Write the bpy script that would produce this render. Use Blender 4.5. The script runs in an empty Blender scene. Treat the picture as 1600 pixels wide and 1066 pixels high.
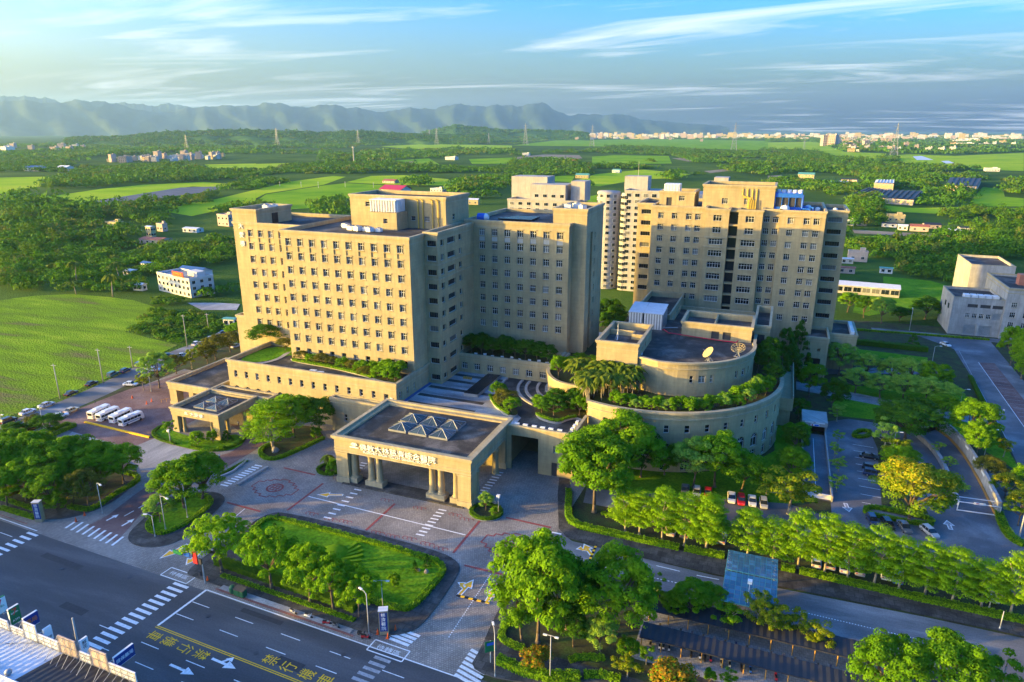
import bpy, math, random
import numpy as np
from mathutils import Vector, Matrix
S = bpy.context.scene
COL = S.collection
R = math.radians
rng = random.Random(7)

# ---------------------------------------------------------------- camera, sky, sun, exposure
cam_d = bpy.data.cameras.new('camera')
cam_d.sensor_width = 36.0; cam_d.lens = 24.3; cam_d.clip_start = 1.0; cam_d.clip_end = 90000
cam = bpy.data.objects.new('camera', cam_d); COL.objects.link(cam)
cam.location = (0, 0, 80); cam.rotation_euler = (R(90 - 16.94), 0, R(21.2))
S.camera = cam
S.view_settings.view_transform = 'Standard'; S.view_settings.look = 'None'
S.view_settings.gamma = 1.0; S.view_settings.use_curve_mapping = False
S.view_settings.exposure = 2.88
S.cycles.max_bounces = 6; S.cycles.transparent_max_bounces = 8; S.cycles.volume_bounces = 1
S.cycles.diffuse_bounces = 3; S.cycles.glossy_bounces = 2; S.cycles.transmission_bounces = 3
S.cycles.use_denoising = True

SUN_DIR = Vector((1.8, 1.0, -0.28)).normalized()          # the way the light travels
SUN_EL = math.asin(-SUN_DIR.z)
sun_d = bpy.data.lights.new('sun', 'SUN'); sun_d.energy = 2.0; sun_d.angle = R(0.6); sun_d.color = (1.0, 0.62, 0.07)
sun = bpy.data.objects.new('sun', sun_d); COL.objects.link(sun)
sun.rotation_euler = SUN_DIR.to_track_quat('-Z', 'Y').to_euler()

W = bpy.data.worlds.new('World'); S.world = W; W.use_nodes = True
CLOUD_AT = (9.2, 8.8, 0)
def make_sky():
    nt = W.node_tree; N = nt.nodes; L = nt.links
    bg = N['Background']; bg.inputs['Strength'].default_value = 0.15
    sky = N.new('ShaderNodeTexSky'); sky.sky_type = 'NISHITA'; sky.sun_disc = False
    sky.sun_elevation = SUN_EL; sky.sun_rotation = math.atan2(-SUN_DIR.x, -SUN_DIR.y)
    sky.air_density = 1.0; sky.dust_density = 6.6; sky.ozone_density = 3.7; sky.altitude = 80
    hs = N.new('ShaderNodeHueSaturation'); hs.inputs['Hue'].default_value = 0.512; hs.inputs['Saturation'].default_value = 1.45
    gm = N.new('ShaderNodeGamma'); gm.inputs[1].default_value = 1.0; L.new(sky.outputs[0], gm.inputs[0]); L.new(gm.outputs[0], hs.inputs['Color'])
    # thin cirrus: streaky noise on a cloud deck far above (direction projected on a plane)
    tc = N.new('ShaderNodeTexCoord'); sep = N.new('ShaderNodeSeparateXYZ'); L.new(tc.outputs['Generated'], sep.inputs[0])
    def math_(op, a, b=None):
        m = N.new('ShaderNodeMath'); m.operation = op
        for i, v in enumerate((a, b)):
            if v is None: continue
            if isinstance(v, (int, float)): m.inputs[i].default_value = v
            else: L.new(v, m.inputs[i])
        return m.outputs[0]
    zz = math_('ADD', math_('MAXIMUM', sep.outputs[2], 0.0), 0.05)
    cx = math_('DIVIDE', sep.outputs[0], zz); cy = math_('DIVIDE', sep.outputs[1], zz)
    comb = N.new('ShaderNodeCombineXYZ'); L.new(cx, comb.inputs[0]); L.new(cy, comb.inputs[1])
    mp = N.new('ShaderNodeMapping'); mp.inputs['Rotation'].default_value = (0, 0, R(-9)); mp.inputs['Scale'].default_value = (0.22, 0.62, 1)
    mp.inputs['Location'].default_value = CLOUD_AT
    L.new(comb.outputs[0], mp.inputs[0])
    n1 = N.new('ShaderNodeTexNoise'); n1.inputs['Scale'].default_value = 1.15; n1.inputs['Detail'].default_value = 9; n1.inputs['Roughness'].default_value = 0.58; n1.inputs['Distortion'].default_value = 1.3
    L.new(mp.outputs[0], n1.inputs[0])
    cr = N.new('ShaderNodeValToRGB'); cr.color_ramp.elements[0].position = 0.525; cr.color_ramp.elements[1].position = 0.80
    L.new(n1.outputs[0], cr.inputs[0])
    mx = N.new('ShaderNodeMixRGB'); mx.blend_type = 'MIX'
    L.new(math_('MULTIPLY', cr.outputs[0], 0.85), mx.inputs[0]); L.new(hs.outputs[0], mx.inputs[1])
    mx.inputs[2].default_value = (1.5, 1.5, 1.5, 1)
    L.new(mx.outputs[0], bg.inputs['Color'])
make_sky()

# ---------------------------------------------------------------- materials
M = {}
def nodes(name):
    m = bpy.data.materials.new(name); m.use_nodes = True
    nt = m.node_tree; return m, nt.nodes, nt.links, nt.nodes['Principled BSDF']
def plain(name, col, rough=0.6, metal=0.0, spec=0.3, var=0.12, scale=0.8, bump=0.0, rnd=0.0):
    m, N, L, p = nodes(name); M[name] = m
    p.inputs['Roughness'].default_value = rough; p.inputs['Metallic'].default_value = metal
    p.inputs['Specular IOR Level'].default_value = spec
    g = N.new('ShaderNodeNewGeometry')
    n = N.new('ShaderNodeTexNoise'); n.inputs['Scale'].default_value = scale; n.inputs['Detail'].default_value = 6; n.inputs['Roughness'].default_value = 0.65
    L.new(g.outputs['Position'], n.inputs['Vector'])
    mr = N.new('ShaderNodeMapRange'); mr.inputs[1].default_value = 0.3; mr.inputs[2].default_value = 0.7
    mr.inputs[3].default_value = 1 - var; mr.inputs[4].default_value = 1 + var; L.new(n.outputs[0], mr.inputs[0])
    v = N.new('ShaderNodeHueSaturation'); v.inputs['Color'].default_value = (*col, 1)
    if rnd:
        oi = N.new('ShaderNodeObjectInfo'); m2 = N.new('ShaderNodeMath'); m2.operation = 'MULTIPLY_ADD'
        m2.inputs[1].default_value = 2 * rnd; m2.inputs[2].default_value = 1 - rnd; L.new(oi.outputs['Random'], m2.inputs[0])
        m3 = N.new('ShaderNodeMath'); m3.operation = 'MULTIPLY'; L.new(m2.outputs[0], m3.inputs[0]); L.new(mr.outputs[0], m3.inputs[1]); L.new(m3.outputs[0], v.inputs['Value'])
    else: L.new(mr.outputs[0], v.inputs['Value'])
    L.new(v.outputs[0], p.inputs['Base Color'])
    if bump:
        b = N.new('ShaderNodeBump'); b.inputs['Strength'].default_value = bump; b.inputs['Distance'].default_value = 0.05
        n2 = N.new('ShaderNodeTexNoise'); n2.inputs['Scale'].default_value = scale * 8; n2.inputs['Detail'].default_value = 4; L.new(g.outputs['Position'], n2.inputs['Vector'])
        L.new(n2.outputs[0], b.inputs['Height']); L.new(b.outputs[0], p.inputs['Normal'])
    return m

def ground_mat(name, cols, scale, rough=0.9, fine=0.12, tile=None, tilecol=0.8, stretch=None, spec=0.2, turf=0.0):
    """worn ground: broad stains through a colour ramp, fine grain, optional paving joints"""
    m, N, L, p = nodes(name); M[name] = m
    p.inputs['Roughness'].default_value = rough; p.inputs['Specular IOR Level'].default_value = spec
    g = N.new('ShaderNodeNewGeometry')
    vec = g.outputs['Position']
    if stretch:
        mp = N.new('ShaderNodeMapping'); mp.inputs['Scale'].default_value = stretch[:3]
        if len(stretch) > 3: mp.inputs['Rotation'].default_value = (0, 0, stretch[3])
        L.new(vec, mp.inputs[0]); vec2 = mp.outputs[0]
    else: vec2 = vec
    n = N.new('ShaderNodeTexNoise'); n.inputs['Scale'].default_value = scale; n.inputs['Detail'].default_value = 8; n.inputs['Roughness'].default_value = 0.62; n.inputs['Distortion'].default_value = 0.3
    L.new(vec2, n.inputs['Vector'])
    cr = N.new('ShaderNodeValToRGB'); els = cr.color_ramp.elements
    k = len(cols)
    for i, c in enumerate(cols):
        pos = 0.32 + 0.36 * i / (k - 1)
        e = els[i] if i < 2 else els.new(pos)
        e.position = pos; e.color = (*c, 1)
    els = cr.color_ramp.elements
    L.new(n.outputs[0], cr.inputs[0])
    out = cr.outputs[0]
    f = N.new('ShaderNodeTexNoise'); f.inputs['Scale'].default_value = 3.5; f.inputs['Detail'].default_value = 5; L.new(vec, f.inputs['Vector'])
    mr = N.new('ShaderNodeMapRange'); mr.inputs[1].default_value = 0.3; mr.inputs[2].default_value = 0.7; mr.inputs[3].default_value = 1 - fine; mr.inputs[4].default_value = 1 + fine
    L.new(f.outputs[0], mr.inputs[0])
    hv = N.new('ShaderNodeHueSaturation'); L.new(out, hv.inputs['Color']); L.new(mr.outputs[0], hv.inputs['Value']); out = hv.outputs[0]
    if tile:
        b = N.new('ShaderNodeTexBrick'); b.inputs['Scale'].default_value = 1.0
        b.inputs['Brick Width'].default_value = tile[0]; b.inputs['Row Height'].default_value = tile[1]; b.inputs['Mortar Size'].default_value = tile[2]
        b.inputs['Color1'].default_value = (1, 1, 1, 1); b.inputs['Color2'].default_value = (tilecol,) * 3 + (1,); b.inputs['Mortar'].default_value = (0.55, 0.55, 0.55, 1)
        L.new(vec, b.inputs['Vector'])
        mm = N.new('ShaderNodeMixRGB'); mm.blend_type = 'MULTIPLY'; mm.inputs[0].default_value = 1; L.new(out, mm.inputs[1]); L.new(b.outputs[0], mm.inputs[2]); out = mm.outputs[0]
    L.new(out, p.inputs['Base Color'])
    bp = N.new('ShaderNodeBump'); bp.inputs['Strength'].default_value = 0.25; bp.inputs['Distance'].default_value = 0.03; L.new(f.outputs[0], bp.inputs['Height'])
    if turf: p.inputs['Specular IOR Level'].default_value = 0.03; bp.inputs['Strength'].default_value = 1.0; bp.inputs['Distance'].default_value = turf; f.inputs['Scale'].default_value = 1.6; f.inputs['Detail'].default_value = 3; L.new(bp.outputs[0], p.inputs['Normal'])
    return m

def stone_mat(name, col, joint=(2.0, 1.0), stain=0.27, jd=0.76):
    """stone cladding: panel joints, rain streaks, soft mottling"""
    m, N, L, p = nodes(name); M[name] = m
    p.inputs['Roughness'].default_value = 0.8; p.inputs['Specular IOR Level'].default_value = 0.25
    g = N.new('ShaderNodeNewGeometry'); sp = N.new('ShaderNodeSeparateXYZ'); L.new(g.outputs['Position'], sp.inputs[0])
    ad = N.new('ShaderNodeMath'); ad.operation = 'ADD'; L.new(sp.outputs[0], ad.inputs[0]); L.new(sp.outputs[1], ad.inputs[1])
    cb = N.new('ShaderNodeCombineXYZ'); L.new(ad.outputs[0], cb.inputs[0]); L.new(sp.outputs[2], cb.inputs[1])
    b = N.new('ShaderNodeTexBrick'); b.offset = 0.5; b.inputs['Scale'].default_value = 1
    b.inputs['Brick Width'].default_value = joint[0]; b.inputs['Row Height'].default_value = joint[1]; b.inputs['Mortar Size'].default_value = 0.022
    b.inputs['Color1'].default_value = (1, 1, 1, 1); b.inputs['Color2'].default_value = (0.93, 0.93, 0.94, 1); b.inputs['Mortar'].default_value = (jd, jd, jd, 1)
    L.new(cb.outputs[0], b.inputs['Vector'])
    mp = N.new('ShaderNodeMapping'); mp.inputs['Scale'].default_value = (0.55, 0.06, 1); L.new(cb.outputs[0], mp.inputs[0])
    n1 = N.new('ShaderNodeTexNoise'); n1.inputs['Scale'].default_value = 1.6; n1.inputs['Detail'].default_value = 7; n1.inputs['Roughness'].default_value = 0.65; L.new(mp.outputs[0], n1.inputs['Vector'])
    n2 = N.new('ShaderNodeTexNoise'); n2.inputs['Scale'].default_value = 0.22; n2.inputs['Detail'].default_value = 8; n2.inputs['Roughness'].default_value = 0.7; L.new(g.outputs['Position'], n2.inputs['Vector'])
    s = N.new('ShaderNodeMath'); s.operation = 'MULTIPLY'; L.new(n1.outputs[0], s.inputs[0]); L.new(n2.outputs[0], s.inputs[1])
    mr = N.new('ShaderNodeMapRange'); mr.inputs[1].default_value = 0.13; mr.inputs[2].default_value = 0.36; mr.inputs[3].default_value = 1 - stain; mr.inputs[4].default_value = 1.06; L.new(s.outputs[0], mr.inputs[0])
    hv = N.new('ShaderNodeHueSaturation'); hv.inputs['Color'].default_value = (*col, 1); L.new(mr.outputs[0], hv.inputs['Value'])
    mm = N.new('ShaderNodeMixRGB'); mm.blend_type = 'MULTIPLY'; mm.inputs[0].default_value = 1; L.new(hv.outputs[0], mm.inputs[1]); L.new(b.outputs[0], mm.inputs[2])
    L.new(mm.outputs[0], p.inputs['Base Color'])
    return m

def leaf_mat(name, c1, c2, trans=0.42, attr=False):
    m, N, L, p = nodes(name); M[name] = m
    p.inputs['Roughness'].default_value = 0.7; p.inputs['Specular IOR Level'].default_value = 0.06
    tc = N.new('ShaderNodeNewGeometry')
    n = N.new('ShaderNodeTexNoise'); n.inputs['Scale'].default_value = 0.9; n.inputs['Detail'].default_value = 4; L.new(tc.outputs['Position'], n.inputs['Vector'])
    oi = N.new('ShaderNodeObjectInfo')
    ad = N.new('ShaderNodeMath'); ad.operation = 'MULTIPLY_ADD'; ad.inputs[1].default_value = 0.5; L.new(oi.outputs['Random'], ad.inputs[0])
    mr = N.new('ShaderNodeMapRange'); mr.inputs[1].default_value = 0.3; mr.inputs[2].default_value = 0.7; mr.inputs[3].default_value = 0.0; mr.inputs[4].default_value = 0.6; L.new(n.outputs[0], mr.inputs[0])
    L.new(mr.outputs[0], ad.inputs[2])
    mx = N.new('ShaderNodeMixRGB'); mx.inputs[1].default_value = (*c1, 1); mx.inputs[2].default_value = (*c2, 1); L.new(ad.outputs[0], mx.inputs[0])
    out = mx.outputs[0]
    at = N.new('ShaderNodeAttribute'); at.attribute_name = 'tint'
    if attr:     # flowers, young shoots: the leaf's own colour stored per leaf
        m2 = N.new('ShaderNodeMixRGB'); L.new(at.outputs['Alpha'], m2.inputs[0]); L.new(out, m2.inputs[1]); L.new(at.outputs['Color'], m2.inputs[2]); out = m2.outputs[0]
    L.new(out, p.inputs['Base Color'])
    t = N.new('ShaderNodeBsdfTranslucent'); L.new(out, t.inputs[0])
    ms = N.new('ShaderNodeMixShader'); ms.inputs[0].default_value = trans; L.new(p.outputs[0], ms.inputs[1]); L.new(t.outputs[0], ms.inputs[2])
    L.new(ms.outputs[0], N['Material Output'].inputs['Surface'])
    return m

def glass_mat(name, col=(0.02, 0.028, 0.035), rough=0.08, rnd=0.5, blind=2.0):
    m, N, L, p = nodes(name); M[name] = m
    p.inputs['Roughness'].default_value = rough; p.inputs['Specular IOR Level'].default_value = 0.6
    oi = N.new('ShaderNodeObjectInfo'); mr = N.new('ShaderNodeMapRange'); mr.inputs[3].default_value = 1 - rnd; mr.inputs[4].default_value = 1 + 2.5 * rnd
    pw = N.new('ShaderNodeMath'); pw.operation = 'POWER'; pw.inputs[1].default_value = 3; L.new(oi.outputs['Random'], pw.inputs[0]); L.new(pw.outputs[0], mr.inputs[0])
    hv = N.new('ShaderNodeHueSaturation'); hv.inputs['Color'].default_value = (*col, 1); L.new(mr.outputs[0], hv.inputs['Value'])
    gt = N.new('ShaderNodeMath'); gt.operation = 'GREATER_THAN'; gt.inputs[1].default_value = blind; L.new(oi.outputs['Random'], gt.inputs[0])
    mb = N.new('ShaderNodeMixRGB'); mb.inputs[2].default_value = (0.16, 0.16, 0.15, 1); L.new(gt.outputs[0], mb.inputs[0]); L.new(hv.outputs[0], mb.inputs[1]); L.new(mb.outputs[0], p.inputs['Base Color'])
    return m

STONE = (0.40, 0.325, 0.185)
stone_mat('stone', STONE); stone_mat('stone_trim', (0.41, 0.35, 0.225), (3.0, 5.0), 0.3, 0.9)
stone_mat('panel_white', (0.44, 0.42, 0.38), (4, 4), 0.2, 0.9)
stone_mat('apartment_wall', (0.38, 0.36, 0.335), (3, 3.2), 0.25, 0.9)
stone_mat('concrete', (0.40, 0.39, 0.37), (3, 3), 0.35, 0.75)
ground_mat('roof_dark', [(0.03, 0.028, 0.027), (0.055, 0.05, 0.045), (0.15, 0.135, 0.12)], 0.16, 0.85, 0.25)
ground_mat('roof_grey', [(0.16, 0.16, 0.17), (0.24, 0.24, 0.25), (0.42, 0.42, 0.43)], 0.12, 0.8, 0.15)
ground_mat('court_white', [(0.11, 0.11, 0.12), (0.30, 0.30, 0.31), (0.55, 0.54, 0.54)], 0.10, 0.8, 0.15, stretch=(0.35, 1.5, 1), tile=(1.2, 1.2, 0.02), tilecol=0.9)
ground_mat('asphalt', [(0.044, 0.045, 0.049), (0.064, 0.065, 0.070), (0.11, 0.11, 0.116)], 0.07, 0.75, 0.16, stretch=(0.25, 1.6, 1, R(2.75)), spec=0.35)
ground_mat('lane_asphalt', [(0.09, 0.089, 0.091), (0.14, 0.139, 0.142), (0.27, 0.265, 0.265)], 0.09, 0.8, 0.14, stretch=(0.3, 1.3, 1))
ground_mat('lot_asphalt', [(0.075, 0.076, 0.082), (0.125, 0.126, 0.135), (0.27, 0.27, 0.28)], 0.06, 0.75, 0.14)
ground_mat('cobble', [(0.21, 0.187, 0.168), (0.30, 0.268, 0.24), (0.40, 0.36, 0.32)], 0.10, 0.85, 0.16, tile=(0.42, 0.42, 0.05), tilecol=0.72)
ground_mat('cobble_red', [(0.15, 0.085, 0.078), (0.22, 0.13, 0.12), (0.29, 0.20, 0.19)], 0.10, 0.85, 0.16, tile=(0.42, 0.42, 0.05), tilecol=0.75)
ground_mat('gravel', [(0.18, 0.18, 0.185), (0.28, 0.275, 0.275), (0.42, 0.41, 0.40)], 0.12, 0.9, 0.2, stretch=(1.5, 0.4, 1, R(10)))
ground_mat('sidewalk_dark', [(0.045, 0.042, 0.04), (0.075, 0.07, 0.066), (0.13, 0.12, 0.11)], 0.35, 0.85, 0.18, tile=(1.6, 1.6, 0.06), tilecol=0.62)
ground_mat('sidewalk_light', [(0.20, 0.195, 0.19), (0.27, 0.265, 0.26), (0.36, 0.35, 0.345)], 0.3, 0.85, 0.15, tile=(0.6, 0.6, 0.03), tilecol=0.85)
ground_mat('lawn', [(0.06, 0.16, 0.006), (0.10, 0.23, 0.009), (0.15, 0.27, 0.014)], 0.18, 0.95, 0.35, turf=0.1)
ground_mat('soil', [(0.035, 0.03, 0.02), (0.05, 0.055, 0.02), (0.05, 0.09, 0.02)], 0.3, 0.95, 0.35)
ground_mat('field_green', [(0.085, 0.23, 0.008), (0.17, 0.33, 0.010), (0.24, 0.35, 0.016)], 0.012, 0.95, 0.2, turf=0.7)
ground_mat('field_yellow', [(0.18, 0.33, 0.010), (0.28, 0.42, 0.014), (0.37, 0.44, 0.025)], 0.008, 0.95, 0.15, turf=0.7)
ground_mat('field_mown', [(0.15, 0.13, 0.06), (0.12, 0.20, 0.016), (0.16, 0.28, 0.014), (0.25, 0.34, 0.025)], 0.06, 0.95, 0.32, stretch=(0.35, 1.8, 1, R(-24)), turf=0.5)
ground_mat('terrain', [(0.03, 0.07, 0.014), (0.055, 0.11, 0.016), (0.10, 0.16, 0.025)], 0.006, 0.95, 0.3, turf=0.7)
ground_mat('bare_earth', [(0.15, 0.12, 0.08), (0.22, 0.18, 0.12), (0.28, 0.24, 0.17)], 0.03, 0.95, 0.2)
ground_mat('net_roof', [(0.06, 0.065, 0.085), (0.09, 0.095, 0.12), (0.13, 0.13, 0.15)], 0.05, 0.8, 0.15, stretch=(2.5, 0.25, 1))
plain('white_paint', (0.72, 0.72, 0.72), 0.7, var=0.22, scale=2.5); plain('yellow_paint', (0.85, 0.48, 0.015), 0.7, var=0.2, scale=2.5)
plain('orange_paint', (0.85, 0.42, 0.03), 0.7, var=0.15, scale=2.0); plain('red_paint', (0.25, 0.06, 0.055), 0.8, var=0.3, scale=1.5)
plain('faded_white', (0.32, 0.32, 0.33), 0.8, var=0.35, scale=2)
plain('kerb', (0.30, 0.29, 0.28), 0.85, var=0.2); plain('kerb_dark', (0.10, 0.095, 0.09), 0.85, var=0.25)
plain('frame_white', (0.62, 0.62, 0.60), 0.5, var=0.05); plain('metal_white', (0.68, 0.68, 0.68), 0.45, var=0.08)
plain('metal_grey', (0.30, 0.31, 0.32), 0.45, 0.4, var=0.12); plain('metal_dark', (0.06, 0.06, 0.065), 0.5, 0.3, var=0.15)
plain('steel_yellow', (0.45, 0.24, 0.05), 0.5, var=0.1); plain('pipe_yellow', (0.50, 0.36, 0.06), 0.5, var=0.1)
plain('blue_steel', (0.02, 0.12, 0.55), 0.45, var=0.12); plain('sign_blue', (0.015, 0.04, 0.20), 0.4, var=0.06)
plain('letter_white', (0.80, 0.80, 0.80), 0.5, var=0.03); plain('black', (0.012, 0.012, 0.013), 0.5, var=0.1)
plain('sign_red', (0.55, 0.03, 0.03), 0.5, var=0.1); plain('sign_green', (0.01, 0.16, 0.06), 0.5, var=0.1); plain('sign_orange', (0.75, 0.22, 0.02), 0.5, var=0.1)
plain('cone_orange', (0.70, 0.10, 0.02), 0.6, var=0.1); plain('bin_green', (0.02, 0.11, 0.045), 0.5, var=0.12)
plain('trunk', (0.13, 0.10, 0.075), 0.9, var=0.3, scale=3, bump=0.4); plain('trunk_pale', (0.30, 0.26, 0.20), 0.9, var=0.25, scale=3)
plain('pole', (0.34, 0.33, 0.31), 0.7, var=0.12); plain('pole_white', (0.42, 0.42, 0.41), 0.5, var=0.1)
plain('roof_red', (0.40, 0.02, 0.05), 0.5, var=0.1); plain('roof_blue', (0.03, 0.09, 0.25), 0.5, var=0.12); plain('roof_black', (0.02, 0.02, 0.024), 0.6, var=0.2)
plain('roof_sheet', (0.55, 0.57, 0.60), 0.5, var=0.12); plain('roof_green', (0.10, 0.30, 0.24), 0.5, var=0.12); plain('roof_rust', (0.26, 0.09, 0.06), 0.7, var=0.3)
plain('house_white', (0.56, 0.54, 0.50), 0.8, var=0.12, scale=0.3, rnd=0.15); plain('house_yellow', (0.46, 0.37, 0.18), 0.8, var=0.1, rnd=0.1); plain('house_pink', (0.42, 0.33, 0.28), 0.8, var=0.12, rnd=0.15); plain('house_brick', (0.36, 0.14, 0.09), 0.85, var=0.15, rnd=0.1)
plain('shed_black', (0.025, 0.027, 0.033), 0.6, var=0.25, scale=0.4); plain('solar', (0.012, 0.013, 0.02), 0.25, spec=0.5, var=0.1)
plain('skin', (0.45, 0.28, 0.2), 0.6, var=0.05); plain('cloth_dark', (0.03, 0.035, 0.06), 0.8, var=0.2); plain('cloth_white', (0.6, 0.6, 0.62), 0.8, var=0.1); plain('cloth_blue', (0.05, 0.1, 0.3), 0.8, var=0.1)
plain('tyre', (0.015, 0.015, 0.016), 0.8, var=0.1); plain('rim', (0.45, 0.45, 0.46), 0.35, 0.7, var=0.05)
plain('lamp_red', (0.4, 0.01, 0.01), 0.3, var=0.02); plain('lamp_clear', (0.7, 0.7, 0.68), 0.2, var=0.02); plain('seat_black', (0.02, 0.02, 0.02), 0.6, var=0.1)
for nm, c in dict(car_white=(0.72, 0.72, 0.72), car_silver=(0.42, 0.43, 0.45), car_black=(0.012, 0.012, 0.015), car_navy=(0.015, 0.03, 0.09), car_red=(0.5, 0.015, 0.02), car_gold=(0.50, 0.42, 0.26), car_green=(0.03, 0.12, 0.10), car_grey=(0.14, 0.145, 0.15), car_blue=(0.03, 0.13, 0.42)).items():
    m = plain(nm, c, 0.3, 0.0, 0.5, var=0.03); m.node_tree.nodes['Principled BSDF'].inputs['Coat Weight'].default_value = 0.5
glass_mat('glass', blind=0.84); glass_mat('glass_car', (0.015, 0.02, 0.025), 0.05, 0.2); glass_mat('glass_sky', (0.05, 0.075, 0.08), 0.2, 0.3); glass_mat('glass_blue', (0.05, 0.14, 0.19), 0.25, 0.2)
plain('patch', (0.042, 0.042, 0.046), 0.8, var=0.2, scale=1.5); plain('rock', (0.22, 0.20, 0.18), 0.9, var=0.3, scale=1.5)
leaf_mat('leaf_mid', (0.06, 0.18, 0.006), (0.19, 0.37, 0.010)); leaf_mat('leaf_bright', (0.09, 0.25, 0.006), (0.26, 0.45, 0.010)); leaf_mat('leaf_dark', (0.03, 0.11, 0.008), (0.08, 0.20, 0.012))
leaf_mat('leaf_tier', (0.13, 0.30, 0.006), (0.28, 0.46, 0.010)); leaf_mat('leaf_olive', (0.09, 0.11, 0.015), (0.18, 0.18, 0.02)); leaf_mat('leaf_pale', (0.17, 0.34, 0.04), (0.30, 0.47, 0.06))
leaf_mat('leaf_tint', (0.058, 0.143, 0.006), (0.130, 0.247, 0.010), 0.35, attr=True); leaf_mat('leaf_hedge', (0.12, 0.30, 0.008), (0.26, 0.44, 0.014)); leaf_mat('leaf_wood', (0.036, 0.124, 0.010), (0.104, 0.247, 0.011), 0.3, attr=True)
leaf_mat('leaf_hedge_dark', (0.045, 0.13, 0.008), (0.11, 0.22, 0.012)); leaf_mat('leaf_grass', (0.09, 0.19, 0.008), (0.2, 0.28, 0.02), 0.4)

# ---------------------------------------------------------------- mesh helpers
class MB:
    """collects shapes, then links them as ONE mesh object"""
    def __init__(s): s.v = []; s.f = []; s.mi = []; s.mats = []
    def m(s, mat):
        if mat not in s.mats: s.mats.append(mat)
        return s.mats.index(mat)
    def add(s, vs, fs, mat):
        o = len(s.v); i = s.m(mat); s.v += [tuple(v) for v in vs]; s.f += [tuple(o + k for k in f) for f in fs]; s.mi += [i] * len(fs)
    def box(s, x0, x1, y0, y1, z0, z1, mat, skip=''):
        V = [(x0, y0, z0), (x1, y0, z0), (x1, y1, z0), (x0, y1, z0), (x0, y0, z1), (x1, y0, z1), (x1, y1, z1), (x0, y1, z1)]
        F = dict(b=(0, 3, 2, 1), t=(4, 5, 6, 7), s=(0, 1, 5, 4), e=(1, 2, 6, 5), n=(2, 3, 7, 6), w=(3, 0, 4, 7))
        s.add(V, [f for k, f in F.items() if k not in skip], mat)
    def obox(s, c, ux, hx, hy, z0, z1, mat):
        """box turned about Z: centre c, unit direction ux, half sizes"""
        ux = Vector((ux[0], ux[1])).normalized(); uy = Vector((-ux.y, ux.x)); c = Vector(c[:2])
        P = [c + ux * a * hx + uy * b * hy for a, b in ((-1, -1), (1, -1), (1, 1), (-1, 1))]
        s.prism([(p.x, p.y) for p in P], z0, z1, mat)
    def prism(s, pts, z0, z1, mat, top=True, bottom=True, topmat=None):
        n = len(pts); V = [(p[0], p[1], z0) for p in pts] + [(p[0], p[1], z1) for p in pts]
        a = sum(pts[i][0] * pts[(i + 1) % n][1] - pts[(i + 1) % n][0] * pts[i][1] for i in range(n))
        side = [(i, (i + 1) % n, n + (i + 1) % n, n + i) for i in range(n)]
        tp = tuple(range(n, 2 * n)); bt = tuple(range(n - 1, -1, -1))
        if a < 0: side = [f[::-1] for f in side]; tp = tp[::-1]; bt = bt[::-1]
        s.add(V, side + ([bt] if bottom else []), mat)
        if top:
            o = len(s.v) - 2 * n; s.f.append(tuple(o + k for k in tp)); s.mi.append(s.m(topmat or mat))
    def poly(s, pts, z, mat):
        a = sum(pts[i][0] * pts[(i + 1) % len(pts)][1] - pts[(i + 1) % len(pts)][0] * pts[i][1] for i in range(len(pts)))
        if a < 0: pts = pts[::-1]
        s.add([(p[0], p[1], z) for p in pts], [tuple(range(len(pts)))], mat)
    def tube(s, p0, p1, r0, r1=None, n=8, mat=None, caps=True):
        r1 = r0 if r1 is None else r1; p0 = Vector(p0); p1 = Vector(p1); d = (p1 - p0).normalized()
        a = d.orthogonal().normalized(); b = d.cross(a)
        V = [p0 + (a * math.cos(t) + b * math.sin(t)) * r0 for t in [2 * math.pi * k / n for k in range(n)]] + [p1 + (a * math.cos(t) + b * math.sin(t)) * r1 for t in [2 * math.pi * k / n for k in range(n)]]
        F = [(k, (k + 1) % n, n + (k + 1) % n, n + k) for k in range(n)]
        if caps: F += [tuple(range(n - 1, -1, -1)), tuple(range(n, 2 * n))]
        s.add(V, F, mat)
    def path(s, pts, rad, n=6, mat=None):
        for i in range(len(pts) - 1):
            a = rad[i] if isinstance(rad, (list, tuple)) else rad; b = rad[i + 1] if isinstance(rad, (list, tuple)) else rad
            s.tube(pts[i], pts[i + 1], a, b, n, mat)
    def lathe(s, prof, c=(0, 0, 0), n=16, mat=None):
        k = len(prof); V = []
        for i in range(n):
            t = 2 * math.pi * i / n; V += [(c[0] + r * math.cos(t), c[1] + r * math.sin(t), c[2] + z) for r, z in prof]
        F = [(i * k + j, ((i + 1) % n) * k + j, ((i + 1) % n) * k + j + 1, i * k + j + 1) for i in range(n) for j in range(k - 1)]
        F.append(tuple(i * k + k - 1 for i in range(n))); s.add(V, F, mat)
    def mesh(s, name, smooth=False):
        me = bpy.data.meshes.new(name); me.from_pydata(s.v, [], s.f)
        for k in s.mats: me.materials.append(M[k])
        if s.mi: me.polygons.foreach_set('material_index', s.mi)
        if smooth: me.polygons.foreach_set('use_smooth', [True] * len(me.polygons))
        me.update(); return me
    def build(s, name, parent=None, smooth=False, **kw):
        return link(name, s.mesh(name, smooth), parent, **kw)

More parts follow.
